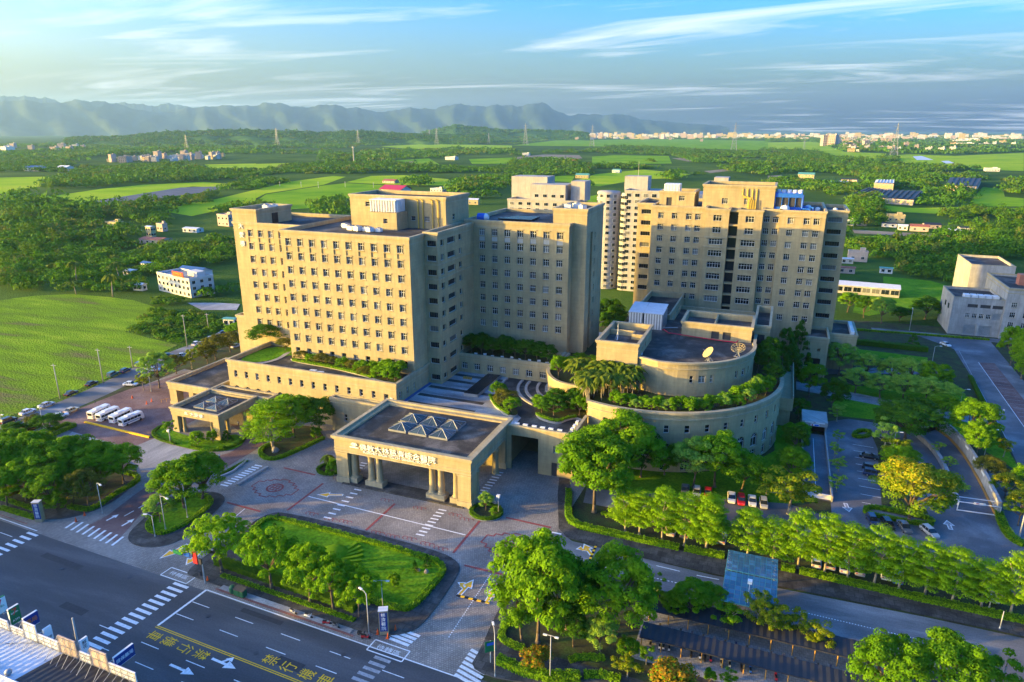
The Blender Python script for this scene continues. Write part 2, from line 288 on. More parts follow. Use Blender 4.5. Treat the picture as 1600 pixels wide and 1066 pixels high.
def link(name, me, parent=None, loc=None, rz=0, scale=None, local=False, **kw):
    """one object; with a parent its mesh stays in world coordinates unless local"""
    o = bpy.data.objects.new(name, me); COL.objects.link(o)
    if loc is not None: o.location = loc
    if rz: o.rotation_euler = (0, 0, rz)
    if scale is not None: o.scale = scale
    if parent is not None:
        o.parent = parent
        if not local: o.matrix_parent_inverse = world_of(parent).inverted()
    for k, v in kw.items():
        if v is not None: o[k] = v
    return o
def world_of(o):
    m = Matrix.LocRotScale(o.location, o.rotation_euler, o.scale)
    return world_of(o.parent) @ o.matrix_parent_inverse @ m if o.parent else m
def thing(name, label, cat, loc=(0, 0, 0), rz=0, group=None, scale=None):
    return link(name, None, None, loc, rz, scale, label=label, category=cat, group=group)
def place(parts, name, label, cat, loc, rz=0, group=None, scale=None):
    """one thing from a kit of parts: [(part name, mesh, [(sub-part name, mesh)])]; alike things share mesh data"""
    r = thing(name, label, cat, loc, rz, group, scale)
    for pn, me, sub in parts:
        o = link(pn, me, r, local=True)
        for sn, sm in sub: link(sn, sm, o, local=True)
    return r
def text_mesh(body, size, mat, depth=0.0, align='CENTER'):
    cu = bpy.data.curves.new('lettering', 'FONT'); cu.body = body; cu.size = size; cu.extrude = depth; cu.align_x = align; cu.align_y = 'CENTER'; cu.resolution_u = 2
    o = bpy.data.objects.new('lettering', cu); COL.objects.link(o)
    dg = bpy.context.evaluated_depsgraph_get(); me = bpy.data.meshes.new_from_object(o.evaluated_get(dg))
    bpy.data.objects.remove(o); me.materials.clear(); me.materials.append(M[mat]); return me
ORD = ['first', 'second', 'third', 'fourth', 'fifth', 'sixth', 'seventh', 'eighth', 'ninth', 'tenth', 'eleventh', 'twelfth', 'thirteenth', 'fourteenth', 'fifteenth', 'sixteenth', 'seventeenth', 'eighteenth', 'nineteenth', 'twentieth']
def sheet(name, pts, z, mat, kind='structure', parent=None):
    b = MB(); b.poly(pts, z, mat); return b.build(name, parent, kind=kind)
def strip(pts, w):
    """polygon of width w along a polyline"""
    L, Rr = [], []
    for i, p in enumerate(pts):
        a = Vector(pts[max(i - 1, 0)][:2]); c = Vector(pts[min(i + 1, len(pts) - 1)][:2]); d = (c - a).normalized(); n = Vector((-d.y, d.x)); q = Vector(p[:2])
        L.append(tuple(q + n * w / 2)); Rr.append(tuple(q - n * w / 2))
    return L + Rr[::-1]
def ribbon(b, pts, w, z, mat, closed=False):
    """flat band along a polyline as quads"""
    n = len(pts); A = []
    for i, p in enumerate(pts):
        if closed: a, c = pts[(i - 1) % n], pts[(i + 1) % n]
        else: a, c = pts[max(i - 1, 0)], pts[min(i + 1, n - 1)]
        d = (Vector(c[:2]) - Vector(a[:2])).normalized(); nn = Vector((-d.y, d.x)); q = Vector(p[:2])
        A.append((q + nn * w / 2, q - nn * w / 2))
    V = [(q.x, q.y, z) for pr in A for q in pr]; F = [(2 * i + 1, 2 * ((i + 1) % n) + 1, 2 * ((i + 1) % n), 2 * i) for i in range(n if closed else n - 1)]
    b.add(V, F, mat)
def smooth_path(pts, closed=True, it=2):
    for _ in range(it):
        q = []; n = len(pts)
        for i in range(n if closed else n - 1):
            a, b = Vector(pts[i][:2]), Vector(pts[(i + 1) % n][:2]); q += [tuple(a * .75 + b * .25), tuple(a * .25 + b * .75)]
        if not closed: q = [pts[0]] + q + [pts[-1]]
        pts = q
    return pts

# ---------------------------------------------------------------- building kit
def wall(b, origin, ud, width, z0, z1, holes, depth, mat, revmat=None, back=None):
    """upright wall from origin along unit ud (outward normal to the right of ud), holes = (u0,u1,z0,z1) cut through and lined to depth"""
    o = Vector((origin[0], origin[1], 0)); u = Vector((ud[0], ud[1], 0)); n = Vector((ud[1], -ud[0], 0))
    us = sorted({0.0, width} | {round(h[k], 3) for h in holes for k in (0, 1)}); zs = sorted({z0, z1} | {round(h[k], 3) for h in holes for k in (2, 3)})
    us = [x for x in us if -1e-6 <= x <= width + 1e-6]; zs = [z for z in zs if z0 - 1e-6 <= z <= z1 + 1e-6]
    ids = {}; V = []; F = []
    def vid(i, j):
        if (i, j) not in ids: ids[i, j] = len(V); p = o + u * us[i]; V.append((p.x, p.y, zs[j]))
        return ids[i, j]
    for j in range(len(zs) - 1):
        zc = (zs[j] + zs[j + 1]) / 2
        row = [h for h in holes if h[2] < zc < h[3]]
        i = 0
        while i < len(us) - 1:
            uc = (us[i] + us[i + 1]) / 2
            if any(h[0] < uc < h[1] for h in row): i += 1; continue
            k = i
            F.append((vid(i, j), vid(k + 1, j), vid(k + 1, j + 1), vid(i, j + 1))); i = k + 1
    b.add(V, F, mat)
    for u0, u1, a, c in holes:
        p0, p1 = o + u * u0, o + u * u1; q0, q1 = p0 - n * depth, p1 - n * depth
        Vv = [(p.x, p.y, z) for z in (a, c) for p in (p0, p1, q1, q0)]
        b.add(Vv, [(0, 1, 2, 3), (4, 7, 6, 5), (0, 3, 7, 4), (1, 5, 6, 2)], revmat or mat)
        if back:
            b.add([(q0.x, q0.y, a), (q1.x, q1.y, a), (q1.x, q1.y, c), (q0.x, q0.y, c)], [(0, 1, 2, 3)], back)

WIN = {}
def win_kit(w, h, kind='cross', hood=True):
    """shared meshes of one window size: surround (sill, hood), frame, pane; origin bottom centre on the wall face, looking -Y"""
    key = (w, h, kind, hood)
    if key in WIN: return WIN[key]
    sur = MB(); sur.box(-w / 2 - .12, w / 2 + .12, -.16, .30, -.16, -.002, 'stone_trim')
    if hood: sur.box(-w / 2 - .22, w / 2 + .22, -.20, -.003, h + .14, h + .36, 'stone_trim')
    if hood:
        for sx in (-1, 1): sur.box(*sorted((sx * (w / 2 + .002), sx * (w / 2 + .11))), -.06, .0 - .003, -.003, h + .141, 'stone_trim')
    fr = MB(); t = .085; y0, y1 = .30, .40
    fr.box(-w / 2 + .002, w / 2 - .002, y0, y1, .002, t, 'frame_white'); fr.box(-w / 2 + .002, w / 2 - .002, y0, y1, h - t, h - .002, 'frame_white')
    fr.box(-w / 2 + .002, -w / 2 + t, y0, y1, t, h - t, 'frame_white'); fr.box(w / 2 - t, w / 2 - .002, y0, y1, t, h - t, 'frame_white')
    if kind == 'cross':
        for xx in (-w / 6, w / 6): fr.box(xx - .045, xx + .045, y0 + .01, y1, t, h - t, 'frame_white')
        fr.box(-w / 2 + t, w / 2 - t, y0 + .02, y1, h * .66 - .045, h * .66 + .045, 'frame_white')
    elif kind == 'wide':
        n = max(2, int(round(w / .9)))
        for q in range(1, n): xx = -w / 2 + w * q / n; fr.box(xx - .04, xx + .04, y0 + .01, y1, t, h - t, 'frame_white')
        fr.box(-w / 2 + t, w / 2 - t, y0 + .02, y1, h * .66 - .04, h * .66 + .04, 'frame_white')
    elif kind == 'dark':
        n = max(2, int(round(w / .8)))
        for q in range(1, n): xx = -w / 2 + w * q / n; fr.box(xx - .05, xx + .05, y0 + .01, y1, t, h - t, 'metal_dark')
    elif kind == 'single':
        fr.box(-w / 2 + t, w / 2 - t, y0 + .02, y1, h * .5 - .04, h * .5 + .04, 'frame_white')
    pn = MB(); pn.add([(-w / 2 + .03, .37, .03), (w / 2 - .03, .37, .03), (w / 2 - .03, .37, h - .03), (-w / 2 + .03, .37, h - .03)], [(0, 1, 2, 3)], 'glass')
    WIN[key] = (sur.mesh('window'), fr.mesh('frame'), pn.mesh('pane')); return WIN[key]
def put_window(parent, x, y, z, w, h, kind='cross', face='S', hood=True, rz=None):
    a, f, p = win_kit(w, h, kind, hood)
    rz = {'S': 0, 'E': math.pi / 2, 'N': math.pi, 'W': -math.pi / 2}[face] if rz is None else rz
    o = link('window', a, parent, (x, y, z), rz)
    link('frame', f, o, local=True); link('pane', p, o, local=True)

def cornice(b, x0, x1, y0, y1, z, mat='stone_trim', out=.35, h=.55, drop=2.2, inner=.45, band=True):
    """capping moulding round a block's top: a proud ring at z, a thin belt below"""
    for (a, c, d, e) in ((x0 - out, x1 + out, y0 - out, y0 + inner), (x0 - out, x1 + out, y1 - inner, y1 + out), (x0 - out, x0 + inner, y0 + inner, y1 - inner), (x1 - inner, x1 + out, y0 + inner, y1 - inner)):
        b.box(a, c, d, e, z - h, z, mat)
    o2 = out * .55
    for (a, c, d, e) in ((x0 - o2, x1 + o2, y0 - o2, y0 + .1), (x0 - o2, x1 + o2, y1 - .1, y1 + o2), (x0 - o2, x0 + .1, y0 + .1, y1 - .1), (x1 - .1, x1 + o2, y0 + .1, y1 - .1)):
        b.box(a, c, d, e, z - h - .35, z - h - .002, mat)
    if band:
        o3 = .10
        for (a, c, d, e) in ((x0 - o3, x1 + o3, y0 - o3, y0 + .05), (x0 - o3, x1 + o3, y1 - .05, y1 + o3), (x0 - o3, x0 + .05, y0 + .05, y1 - .05), (x1 - .05, x1 + o3, y0 + .05, y1 - .05)):
            b.box(a, c, d, e, z - drop, z - drop + .28, mat)

def blockwork(root, x0, x1, y0, y1, z0, z1, S_=(), E_=(), depth=.42, mat='stone', roof='roof_dark', par=1.1, corn=True, W_=(), cdrop=2.2, name='wall', out=.35):
    """a rectangular block: four walls with openings (S faces the camera side, E the right), sunk roof behind a parapet, cornice"""
    b = MB()
    wall(b, (x0, y0), (1, 0), x1 - x0, z0, z1, [(u0 - x0, u1 - x0, a, c) for u0, u1, a, c in S_], depth, mat)
    wall(b, (x1, y0), (0, 1), y1 - y0, z0, z1, [(u0 - y0, u1 - y0, a, c) for u0, u1, a, c in E_], depth, mat)
    wall(b, (x1, y1), (-1, 0), x1 - x0, z0, z1, [], depth, mat)
    wall(b, (x0, y1), (0, -1), y1 - y0, z0, z1, [(y1 - u1, y1 - u0, a, c) for u0, u1, a, c in W_], depth, mat)
    t = .4
    # parapet inner faces
    wall(b, (x0 + t, y0 + t), (0, 1), y1 - y0 - 2 * t, z1 - par, z1, [], 0, mat); wall(b, (x1 - t, y1 - t), (0, -1), y1 - y0 - 2 * t, z1 - par, z1, [], 0, mat)
    wall(b, (x1 - t, y0 + t), (-1, 0), x1 - x0 - 2 * t, z1 - par, z1, [], 0, mat); wall(b, (x0 + t, y1 - t), (1, 0), x1 - x0 - 2 * t, z1 - par, z1, [], 0, mat)
    if not corn:
        for (a, c, d, e) in ((x0 - .1, x1 + .1, y0 - .1, y0 + t + .05), (x0 - .1, x1 + .1, y1 - t - .05, y1 + .1), (x0 - .1, x0 + t + .05, y0 + t + .05, y1 - t - .05), (x1 - t - .05, x1 + .1, y0 + t + .05, y1 - t - .05)):
            b.box(a, c, d, e, z1 - .15, z1, 'stone_trim')
    o = b.build(name, root)
    r = MB(); r.poly([(x0 + t - .01, y0 + t - .01), (x1 - t + .01, y0 + t - .01), (x1 - t + .01, y1 - t + .01), (x0 + t - .01, y1 - t + .01)], z1 - par, roof); r.build('roof', root)
    if corn:
        c = MB(); cornice(c, x0, x1, y0, y1, z1, drop=cdrop, out=out); c.build('cornice', root)
    return o
def rect(xc, zc, w, h): return (xc - w / 2, xc + w / 2, zc - h / 2, zc + h / 2)
def belt(root, x0, x1, y0, z, h=.4, out=.18, face='S', y1=None):
    b = MB()
    if face == 'S': b.box(x0, x1, y0 - out, y0 - .002, z, z + h, 'stone_trim')
    else: b.box(x0 + .002, x0 + out, y0, y1, z, z + h, 'stone_trim')
    b.build('belt_course', root)

# ---------------------------------------------------------------- hospital, main ward block
ward = thing('ward_block', 'long tall stone ward block with sunlit yellow front and rooftop plant house', 'hospital', (-112, 180, 0))
FLOOR = 4.06; ZR = [49.6 - FLOOR * j for j in range(8)]
WW, WH = 1.85, 2.05
cols = [-130.8 + 4.045 * i for i in range(10)]
S_ = []
for x in cols:
    S_ += [rect(x, z, WW, WH) for z in ZR]
    S_.append((x - WW / 2, x + WW / 2, ZR[1] + WH / 2 + .35, ZR[0] - WH / 2 - .30))          # sunk spandrel between the two top rows
    S_.append(rect(x, 16.9, 1.5, 2.4))
E_ = []
blockwork(ward, -133.3, -91.5, 160.5, 198, 8, 53, S_, E_)
sp = MB(); sp.box(-WW / 2 + .001, WW / 2 - .001, .25, .40, 0, (ZR[0] - WH / 2 - .30) - (ZR[1] + WH / 2 + .35) - .002, 'stone'); spm = sp.mesh('spandrel_panel')
for x in cols:
    for z in ZR: put_window(ward, x, 160.5, z - WH / 2, WW, WH)
    put_window(ward, x, 160.5, 15.7, 1.5, 2.4, 'single', hood=False)
    link('spandrel_panel', spm, ward, (x, 160.5, ZR[1] + WH / 2 + .351))
# recessed left section with the corner tower
colsL = [-153.0, -149.1, -145.3, -141.4]
SL = [rect(x, z, WW, WH) for x in colsL for z in ZR] + [(x - WW / 2, x + WW / 2, ZR[1] + WH / 2 + .35, ZR[0] - WH / 2 - .30) for x in colsL]
blockwork(ward, -159.3, -133.4, 170.5, 197, 8, 53, SL, out=.3)
for x in colsL:
    for z in ZR: put_window(ward, x, 170.5, z - WH / 2, WW, WH)
    link('spandrel_panel', spm, ward, (x, 170.5, ZR[1] + WH / 2 + .351))
blockwork(ward, -159.3, -150.0, 170.497, 187, 51.2, 57.0, out=.4, cdrop=1.9, name='tower_wall')
d = MB(); d.box(-150.05, -149.9, 177.5, 180.3, 52, 55.2, 'black'); d.build('doorway', ward)
blockwork(ward, -163.8, -159.31, 172, 195, 8, 22.2, corn=True, out=.3, name='side_wall')
for i, ch in enumerate('大愛樓'):
    me = text_mesh(ch, 1.9, 'letter_white', .12)
    o = link('letter', me, ward, (-156.2, 170.3, 51.6 - 2.75 * i)); o.rotation_euler = (R(90), 0, 0)
# stair bay on the right side
EB = []; SB = []
ZB = [50.2 - FLOOR * j for j in range(7)] + [21.0, 16.2, 11.2]
for z in ZB:
    SB.append(rect(-89.35, z, 2.9, 1.7))
    EB += [rect(171.6, z, 2.0, 1.7), rect(177.3, z, 5.0, 1.7), rect(183.2, z, 1.9, 1.7)]
blockwork(ward, -91.49, -87.4, 168.8, 192.5, 8, 53.4, SB, EB, depth=.6, out=.3)
for z in ZB:
    put_window(ward, -89.35, 168.8, z - .85, 2.9, 1.7, 'dark', hood=False)
    for y, w in ((171.6, 2.0), (177.3, 5.0), (183.2, 1.9)): put_window(ward, -87.4, y, z - .85, w, 1.7, 'dark', 'E', hood=False)
for z in (40.0, 44.1): belt(ward, -91.3, -87.2, 168.8, z); belt(ward, -87.4, 0, 168.7, z, face='E', y1=192)
# rooftop plant house
SP = [(-113.6 + q, -112.1 + q, 55.0, 56.4) for q in (0, 14.2)] + [(-118.7, -117.2, 58.2, 59.4)]
blockwork(ward, -125.0, -92.2, 184, 200, 51.9, 61.4, [(-99.4, -97.6, 54.0, 55.6), (-104.0, -102.4, 54.2, 55.5), (-119.6, -117.6, 57.8, 59.2)], [(188.5, 190.2, 54.3, 56)], name='plant_house_wall', cdrop=1.8)
for x, z, w, h in ((-98.5, 54.0, 1.8, 1.6), (-103.2, 54.2, 1.6, 1.3), (-118.6, 57.8, 2.0, 1.4)): put_window(ward, x, 184, z, w, h, 'single', hood=False)
put_window(ward, -92.2, 189.35, 54.3, 1.7, 1.7, 'single', 'E', hood=False)
blockwork(ward, -114.5, -105.0, 177.5, 183.99, 51.9, 57.0, [(-109.5, -108.1, 53.8, 55.2)], corn=False, par=.3, name='annex_wall')
put_window(ward, -108.8, 177.5, 53.8, 1.4, 1.4, 'single', hood=False)
pp = MB()
for x in (-101.2, -99.6, -96.4, -94.6): pp.path([(x, 183.7, 52), (x, 183.7, 60.2), (x - .8, 183.7, 60.6)], .16, 6, 'pipe_yellow')
pp.build('drain_pipe', ward)

cool = thing('cooling_unit', 'ribbed white ventilation casing above the small annex on ward roof', 'ventilation unit', (-110, 181, 57))
cb = MB(); cb.box(-114.3, -105.6, 178.6, 183.4, 57.0, 60.4, 'metal_white'); cb.build('casing', cool)
for i in range(10):
    r = MB(); r.box(-114.2 + i * .9, -113.85 + i * .9, 178.15, 178.599, 57.1, 60.3, 'metal_white'); r.build('rib', cool)
for i in range(5):
    r = MB(); r.box(-105.599, -105.2, 178.9 + i * .95, 179.25 + i * .95, 57.1, 60.3, 'metal_white'); r.build('rib', cool)
r = MB(); r.box(-114.5, -105.4, 178.2, 183.6, 60.405, 60.6, 'metal_white'); r.build('cover', cool)

def fan_kit(big=1.0):
    b = MB(); b.box(-1.0 * big, 1.0 * big, -.9 * big, .9 * big, .25, 1.5 * big, 'metal_white'); f = MB(); f.lathe([(.75 * big, 1.5 * big), (.75 * big, 1.75 * big), (.6 * big, 1.78 * big), (.15 * big, 1.6 * big)], n=14, mat='metal_grey')
    l = MB()
    for sx in (-.85, .85):
        for sy in (-.75, .75): l.box(sx * big - .06, sx * big + .06, sy * big - .06, sy * big + .06, 0, .25, 'metal_dark')
    return [('casing', b.mesh('casing'), []), ('fan_ring', f.mesh('fan_ring'), []), ('feet', l.mesh('feet'), [])]
FAN = fan_kit()
for i, (x, y, s) in enumerate([(-117.5, 172.5, .9), (-114.8, 171.8, 1.0), (-112.4, 172.6, .85), (-110.3, 171.4, .95), (-108.0, 172.4, .8), (-121.5, 176.0, .9), (-123.0, 177.5, .8)]):
    place(FAN, 'air_conditioner', '%s air conditioner from the left among the units on the ward roof' % ORD[i], 'air conditioner', (x, y, 51.9), rng.uniform(-.4, .4), 'air conditioners on the ward roof', (s, s, s))
for i, (x, y) in enumerate([(-152.5, 178.5), (-151.4, 180.6), (-154.0, 180.2)]):
    place(FAN, 'air_conditioner', '%s white air conditioner on top of the ward corner tower' % ORD[i], 'air conditioner', (x, y, 55.9), .3 * i, 'air conditioners on the corner tower')

# ---------------------------------------------------------------- podium under the ward block
pod = thing('podium', 'low stone podium with arched ground windows and a roof garden in front of ward', 'hospital', (-120, 155, 0))
px = [-145.7 + 3.93 * i for i in range(14)]
S_ = [rect(x, 11.35, 1.15, 2.0) for x in px[:13]] + [rect(-94.6, 10.7, 1.4, 2.6)]
arch_x = [-145.8 + 3.93 * i for i in range(9)]
E_ = [rect(y, 11.4, 1.1, 2.1) for y in (152.2, 156.1, 160.0, 163.9)]
blockwork(pod, -148.5, -91.41, 150, 169.5, 0, 15.5, S_ + [(x - 1.0, x + 1.0, 4.6, 7.6) for x in arch_x], E_, depth=.5, roof='roof_dark', par=1.2)
for x in px[:13]: put_window(pod, x, 150, 10.35, 1.15, 2.0, 'single', hood=False)
put_window(pod, -94.6, 150, 9.4, 1.4, 2.6, 'single', hood=False)
for y in (152.2, 156.1, 160.0, 163.9): put_window(pod, -91.41, y, 10.35, 1.1, 2.1, 'single', 'E', hood=False)
def arch_kit(w=2.0, h=3.0):
    """arched window: stone spandrels rounding the head, frame with radiating bars, pane"""
    r = w / 2; n = 10; sur = MB()
    arc = [(r * math.cos(math.pi * k / n), h - r + r * math.sin(math.pi * k / n)) for k in range(n + 1)]
    for sgn in (1, -1):
        pts = [p for p in arc if sgn * p[0] >= -1e-6]
        pts = sorted(pts, key=lambda p: -abs(p[0]))
        for k in range(len(pts) - 1):
            a, c = pts[k], pts[k + 1]
            f = [(a[0], .02, a[1]), (c[0], .02, c[1]), (c[0], .02, h), (a[0], .02, h)]
            sur.add(f if sgn < 0 else f[::-1], [(0, 1, 2, 3)], 'stone')
            g = [(a[0], .02, a[1]), (a[0], .45, a[1]), (c[0], .45, c[1]), (c[0], .02, c[1])]
            sur.add(g, [(0, 1, 2, 3)], 'stone')
    sur.box(-r - .15, r + .15, -.14, .3, -.18, -.002, 'stone_trim')
    fr = MB(); 
    for x in (-r + .05, 0, r - .05): fr.box(x - .05, x + .05, .3, .38, .01, h - r, 'frame_white')
    fr.box(-r, r, .29, .38, h - r - .05, h - r + .05, 'frame_white'); fr.box(-r, r, .30, .38, .01, .1, 'frame_white')
    for t in (40, 90, 140): fr.tube((0, .34, h - r), ((r - .03) * math.cos(R(t)), .34, h - r + (r - .03) * math.sin(R(t))), .045, n=5, mat='frame_white')
    pn = MB(); pn.add([(-r, .36, 0), (r, .36, 0), (r, .36, h), (-r, .36, h)], [(0, 1, 2, 3)], 'glass')
    return sur.mesh('arched_window'), fr.mesh('frame'), pn.mesh('pane')
AK = arch_kit(); AK2 = arch_kit(2.6, 3.7)
def put_arch(parent, x, y, z, rz=0, K=AK):
    o = link('arched_window', K[0], parent, (x, y, z), rz); link('frame', K[1], o, local=True); link('pane', K[2], o, local=True)
for x in arch_x: put_arch(pod, x, 150, 4.6)
blockwork(pod, -111, -92.0, 147.6, 149.99, 0, 9.7, [rect(-106.4, 4.2, 1.1, 2.1), rect(-100.8, 5.4, 1.1, 1.4)], corn=True, out=.25, par=.8, name='annex_wall', cdrop=1.5)
put_window(pod, -106.4, 147.6, 3.15, 1.1, 2.1, 'single', hood=False)
dr = MB(); dr.box(-93.4, -92.6, 149.85, 149.99, 9.5, 11.2, 'metal_white'); dr.build('door', pod)
# roof garden: planting beds with pale kerbs, lawn patch, path, benches
bed = MB(); path = smooth_path([(-133, 158.9), (-129, 157.5), (-118, 157.0), (-108, 155.2), (-100, 153.0), (-93, 151.4), (-92.2, 153), (-92.2, 160.3), (-133, 160.3)])
bed.prism(path, 14.3, 14.75, 'kerb', topmat='soil'); bed.build('planting_bed', pod)
bed = MB(); bed.prism(smooth_path([(-147.8, 152.5), (-141, 153), (-137, 158), (-134.5, 169), (-147.8, 169)]), 14.3, 14.38, 'lawn'); bed.build('lawn_patch', pod)
bed = MB(); ribbon(bed, smooth_path([(-141, 151.6), (-137.5, 154), (-136.5, 159), (-138, 164), (-136, 168)], False), 1.4, 14.45, 'sidewalk_light'); bed.build('garden_path', pod)
for i, (x, y, rz) in enumerate([(-119.5, 152.2, .1), (-116.8, 151.7, .15)]):
    b = MB(); b.box(-1.0, 1.0, -.45, .45, .25, .75, 'metal_white'); b.box(-.8, -.5, -.4, .4, 0, .25, 'kerb'); b.box(.5, .8, -.4, .4, 0, .25, 'kerb')
    b.build('garden_bench', None, loc=(x, y, 14.3), rz=rz, label='%s pale stone bench near the podium roof garden edge' % ('left' if i == 0 else 'right'), category='bench', group='benches in the podium roof garden')

# ---------------------------------------------------------------- second ward wing, behind the courtyard
wing = thing('ward_wing', 'shaded stone ward wing behind the courtyard with seven window columns and end tower', 'hospital', (-70, 205, 0))
cw = [-84.5 + 4.12 * i for i in range(7)]; ZW = [50.6 - FLOOR * j for j in range(8)]
S_ = [rect(x, z, WW, WH) for x in cw for z in ZW] + [(x - WW / 2, x + WW / 2, ZW[1] + WH / 2 + .35, ZW[0] - WH / 2 - .30) for x in cw]
S_ += [rect(-88.6, z, 1.9, 2.9) for z in ZW]
blockwork(wing, -90.0, -57.0, 192.6, 226, 8, 54.2, S_)
for x in cw:
    for z in ZW: put_window(wing, x, 192.6, z - WH / 2, WW, WH)
    b = MB(); b.box(x - WW / 2 + .001, x + WW / 2 - .001, 192.72, 193.0, ZW[1] + WH / 2 + .351, ZW[0] - WH / 2 - .301, 'panel_white'); b.build('spandrel_panel', wing)
for z in ZW: put_window(wing, -88.6, 192.6, z - 1.45, 1.9, 2.9, 'dark', hood=False)
blockwork(wing, -63.0, -52.7, 196.0, 215.5, 8, 58.3, E_=[(200.5, 203.0, 8.5, 51), *[rect(206.0, z - 1, .9, 1.8) for z in ZW]], depth=1.6, cdrop=2.0, name='tower_wall')
for z in ZW: put_window(wing, -52.7, 206.0, z - 1.9, .9, 1.8, 'single', 'E', hood=False)
b = MB(); b.box(-54.7, -54.29, 200.4, 203.1, 8.5, 51, 'glass'); b.build('slot_glazing', wing)
for i, (x, y, s) in enumerate([(-60.6, 203, 1.0), (-58.4, 205, 1.15), (-56.2, 203.6, .9)]):
    place(FAN, 'air_conditioner', '%s air conditioner on the wing end tower roof' % ('left', 'middle', 'right')[i], 'air conditioner', (x, y, 57.2), .5 * i, 'air conditioners on the wing tower', (s, s, s))
b = MB()
for q in range(4): b.box(-83 + q * 1.0, -72, 202 + q * 2.2, 203.6 + q * 2.2, 53.3, 53.75, 'solar')
b.build('roof_panels', wing)
t = thing('water_tank', 'blue and white cylindrical tank lying on wing roof corner', 'tank', (-86.5, 197, 53.1))
b = MB(); b.tube((-88.0, 198, 54.4), (-85.6, 198, 54.4), 1.2, n=14, mat='blue_steel'); b.build('tank', t)
b = MB(); b.tube((-85.59, 198, 54.4), (-84.6, 198, 54.4), 1.2, .7, n=14, mat='metal_white'); b.build('end_cap', t)
b = MB(); b.box(-87.6, -87.2, 197.2, 198.8, 53.1, 53.3, 'metal_dark'); b.box(-86.2, -85.8, 197.2, 198.8, 53.1, 53.3, 'metal_dark'); b.build('cradle', t)
# low wall below the wing with seven windows, planted terrace on top
S_ = [rect(-85.7 + 4.18 * i, 11.4, 1.9, 2.0) for i in range(7)]
terr = thing('terrace_building', 'low stone terrace building with seven windows facing courtyard, trees on its roof', 'hospital', (-72, 186, 0))
blockwork(terr, -87.39, -56.0, 181, 192.59, 0, 15.3, S_, out=.25, cdrop=1.6, roof='soil')
for i in range(7): put_window(terr, -85.7 + 4.18 * i, 181, 10.4, 1.9, 2.0)
for i in range(9):
    b = MB(); b.box(-.5, .5, -.25, .25, .35, .45, 'metal_white'); b.box(-.5, .5, .18, .25, .45, .85, 'metal_white'); b.box(-.45, -.35, -.2, .2, 0, .35, 'metal_grey'); b.box(.35, .45, -.2, .2, 0, .35, 'metal_grey')
    b.build('terrace_bench', None, loc=(-83 + i * 2.9, 183.2 + .6 * math.sin(i * 2.1), 14.2), rz=.4 * math.sin(i), label='%s white bench from the left under the terrace trees' % ORD[i], category='bench', group='benches under the terrace trees')

# ---------------------------------------------------------------- courtyard deck between the blocks
court = thing('courtyard_block', 'flat stained pale courtyard deck two storeys up between podium and ward wing', 'hospital', (-75, 165, 0))
b = MB(); b.box(-91.4, -57.2, 146.6, 180.99, 0, 9.3, 'stone', skip='t'); b.build('wall', court)
b = MB(); b.poly([(-91.4, 146.6), (-57.2, 146.6), (-57.2, 180.99), (-91.4, 180.99)], 9.3, 'court_white'); b.build('deck', court)
b = MB(); b.box(-91.38, -90.5, 150.2, 168.6, 9.304, 9.42, 'roof_blue'); b.build('gutter_cover', court)
for i, y in enumerate((152.5, 158.6, 165.2, 171.8, 177)):
    b = MB(); b.poly([(-90, y), (-70, y - .2), (-70, y + 1.6), (-90, y + 1.8)], 9.306, 'roof_dark'); b.build('paving_band', court)
# dark skylight ramp
o = thing('dark_skylight', 'long black glazed skylight box sloping across the pale courtyard', 'skylight', (-75.6, 171, 9.3))
b = MB(); b.box(-77.6, -73.4, 162.8, 180, 9.3, 10.1, 'metal_grey'); b.build('curb', o)
for q in range(8):
    b = MB(); b.box(-77.5, -73.5, 162.95 + q * 2.13, 165.0 + q * 2.13, 10.105, 10.22, 'solar'); b.build('panel', o)
b = MB()
for q in range(4): b.box(-83.6 + q * .75, -83.1 + q * .75, 175.2, 175.7, 9.31, 10.0, 'steel_yellow')
b.build('yellow_bollards', None, label='short row of four yellow blocks standing on the courtyard deck', category='barrier')
# amphitheatre garden: dark paving with pale stone arcs
gar = thing('garden_deck', 'dark round courtyard garden deck with curved pale stone seat arcs', 'garden', (-52, 165, 9))
b = MB(); b.box(-57.19, -40.3, 143.8, 180.98, 0, 9.2, 'stone', skip='ts')
wall(b, (-57.19, 143.8), (1, 0), 16.89, 0, 11.8, [(1.2, 8.2, 0.01, 9.2), (12.0, 12.9, 6.1, 8.0), (11.6, 13.0, .01, 3.6)], .5, 'stone')
wall(b, (-40.3, 143.8), (0, 1), 12.4, 9.2, 11.8, [], .4, 'stone'); b.build('wall', gar)
b = MB(); b.poly([(-57.19, 144.2), (-40.4, 144.2), (-40.4, 180.98), (-71.5, 180.98), (-71.3, 173), (-68.5, 167.6), (-63, 160), (-57.19, 154)], 9.32, 'roof_dark'); b.build('dark_paving', gar)
b = MB()
b.box(-57.19, -40.2, 143.6, 144.25, 11.4, 11.85, 'stone_trim'); b.box(-40.85, -40.15, 144.25, 156, 11.4, 11.85, 'stone_trim'); b.box(-57.19, -40.3, 144.2, 144.3, 9.3, 11.4, 'stone'); b.box(-40.8, -40.7, 144.3, 156, 9.3, 11.4, 'stone'); b.build('parapet', gar)
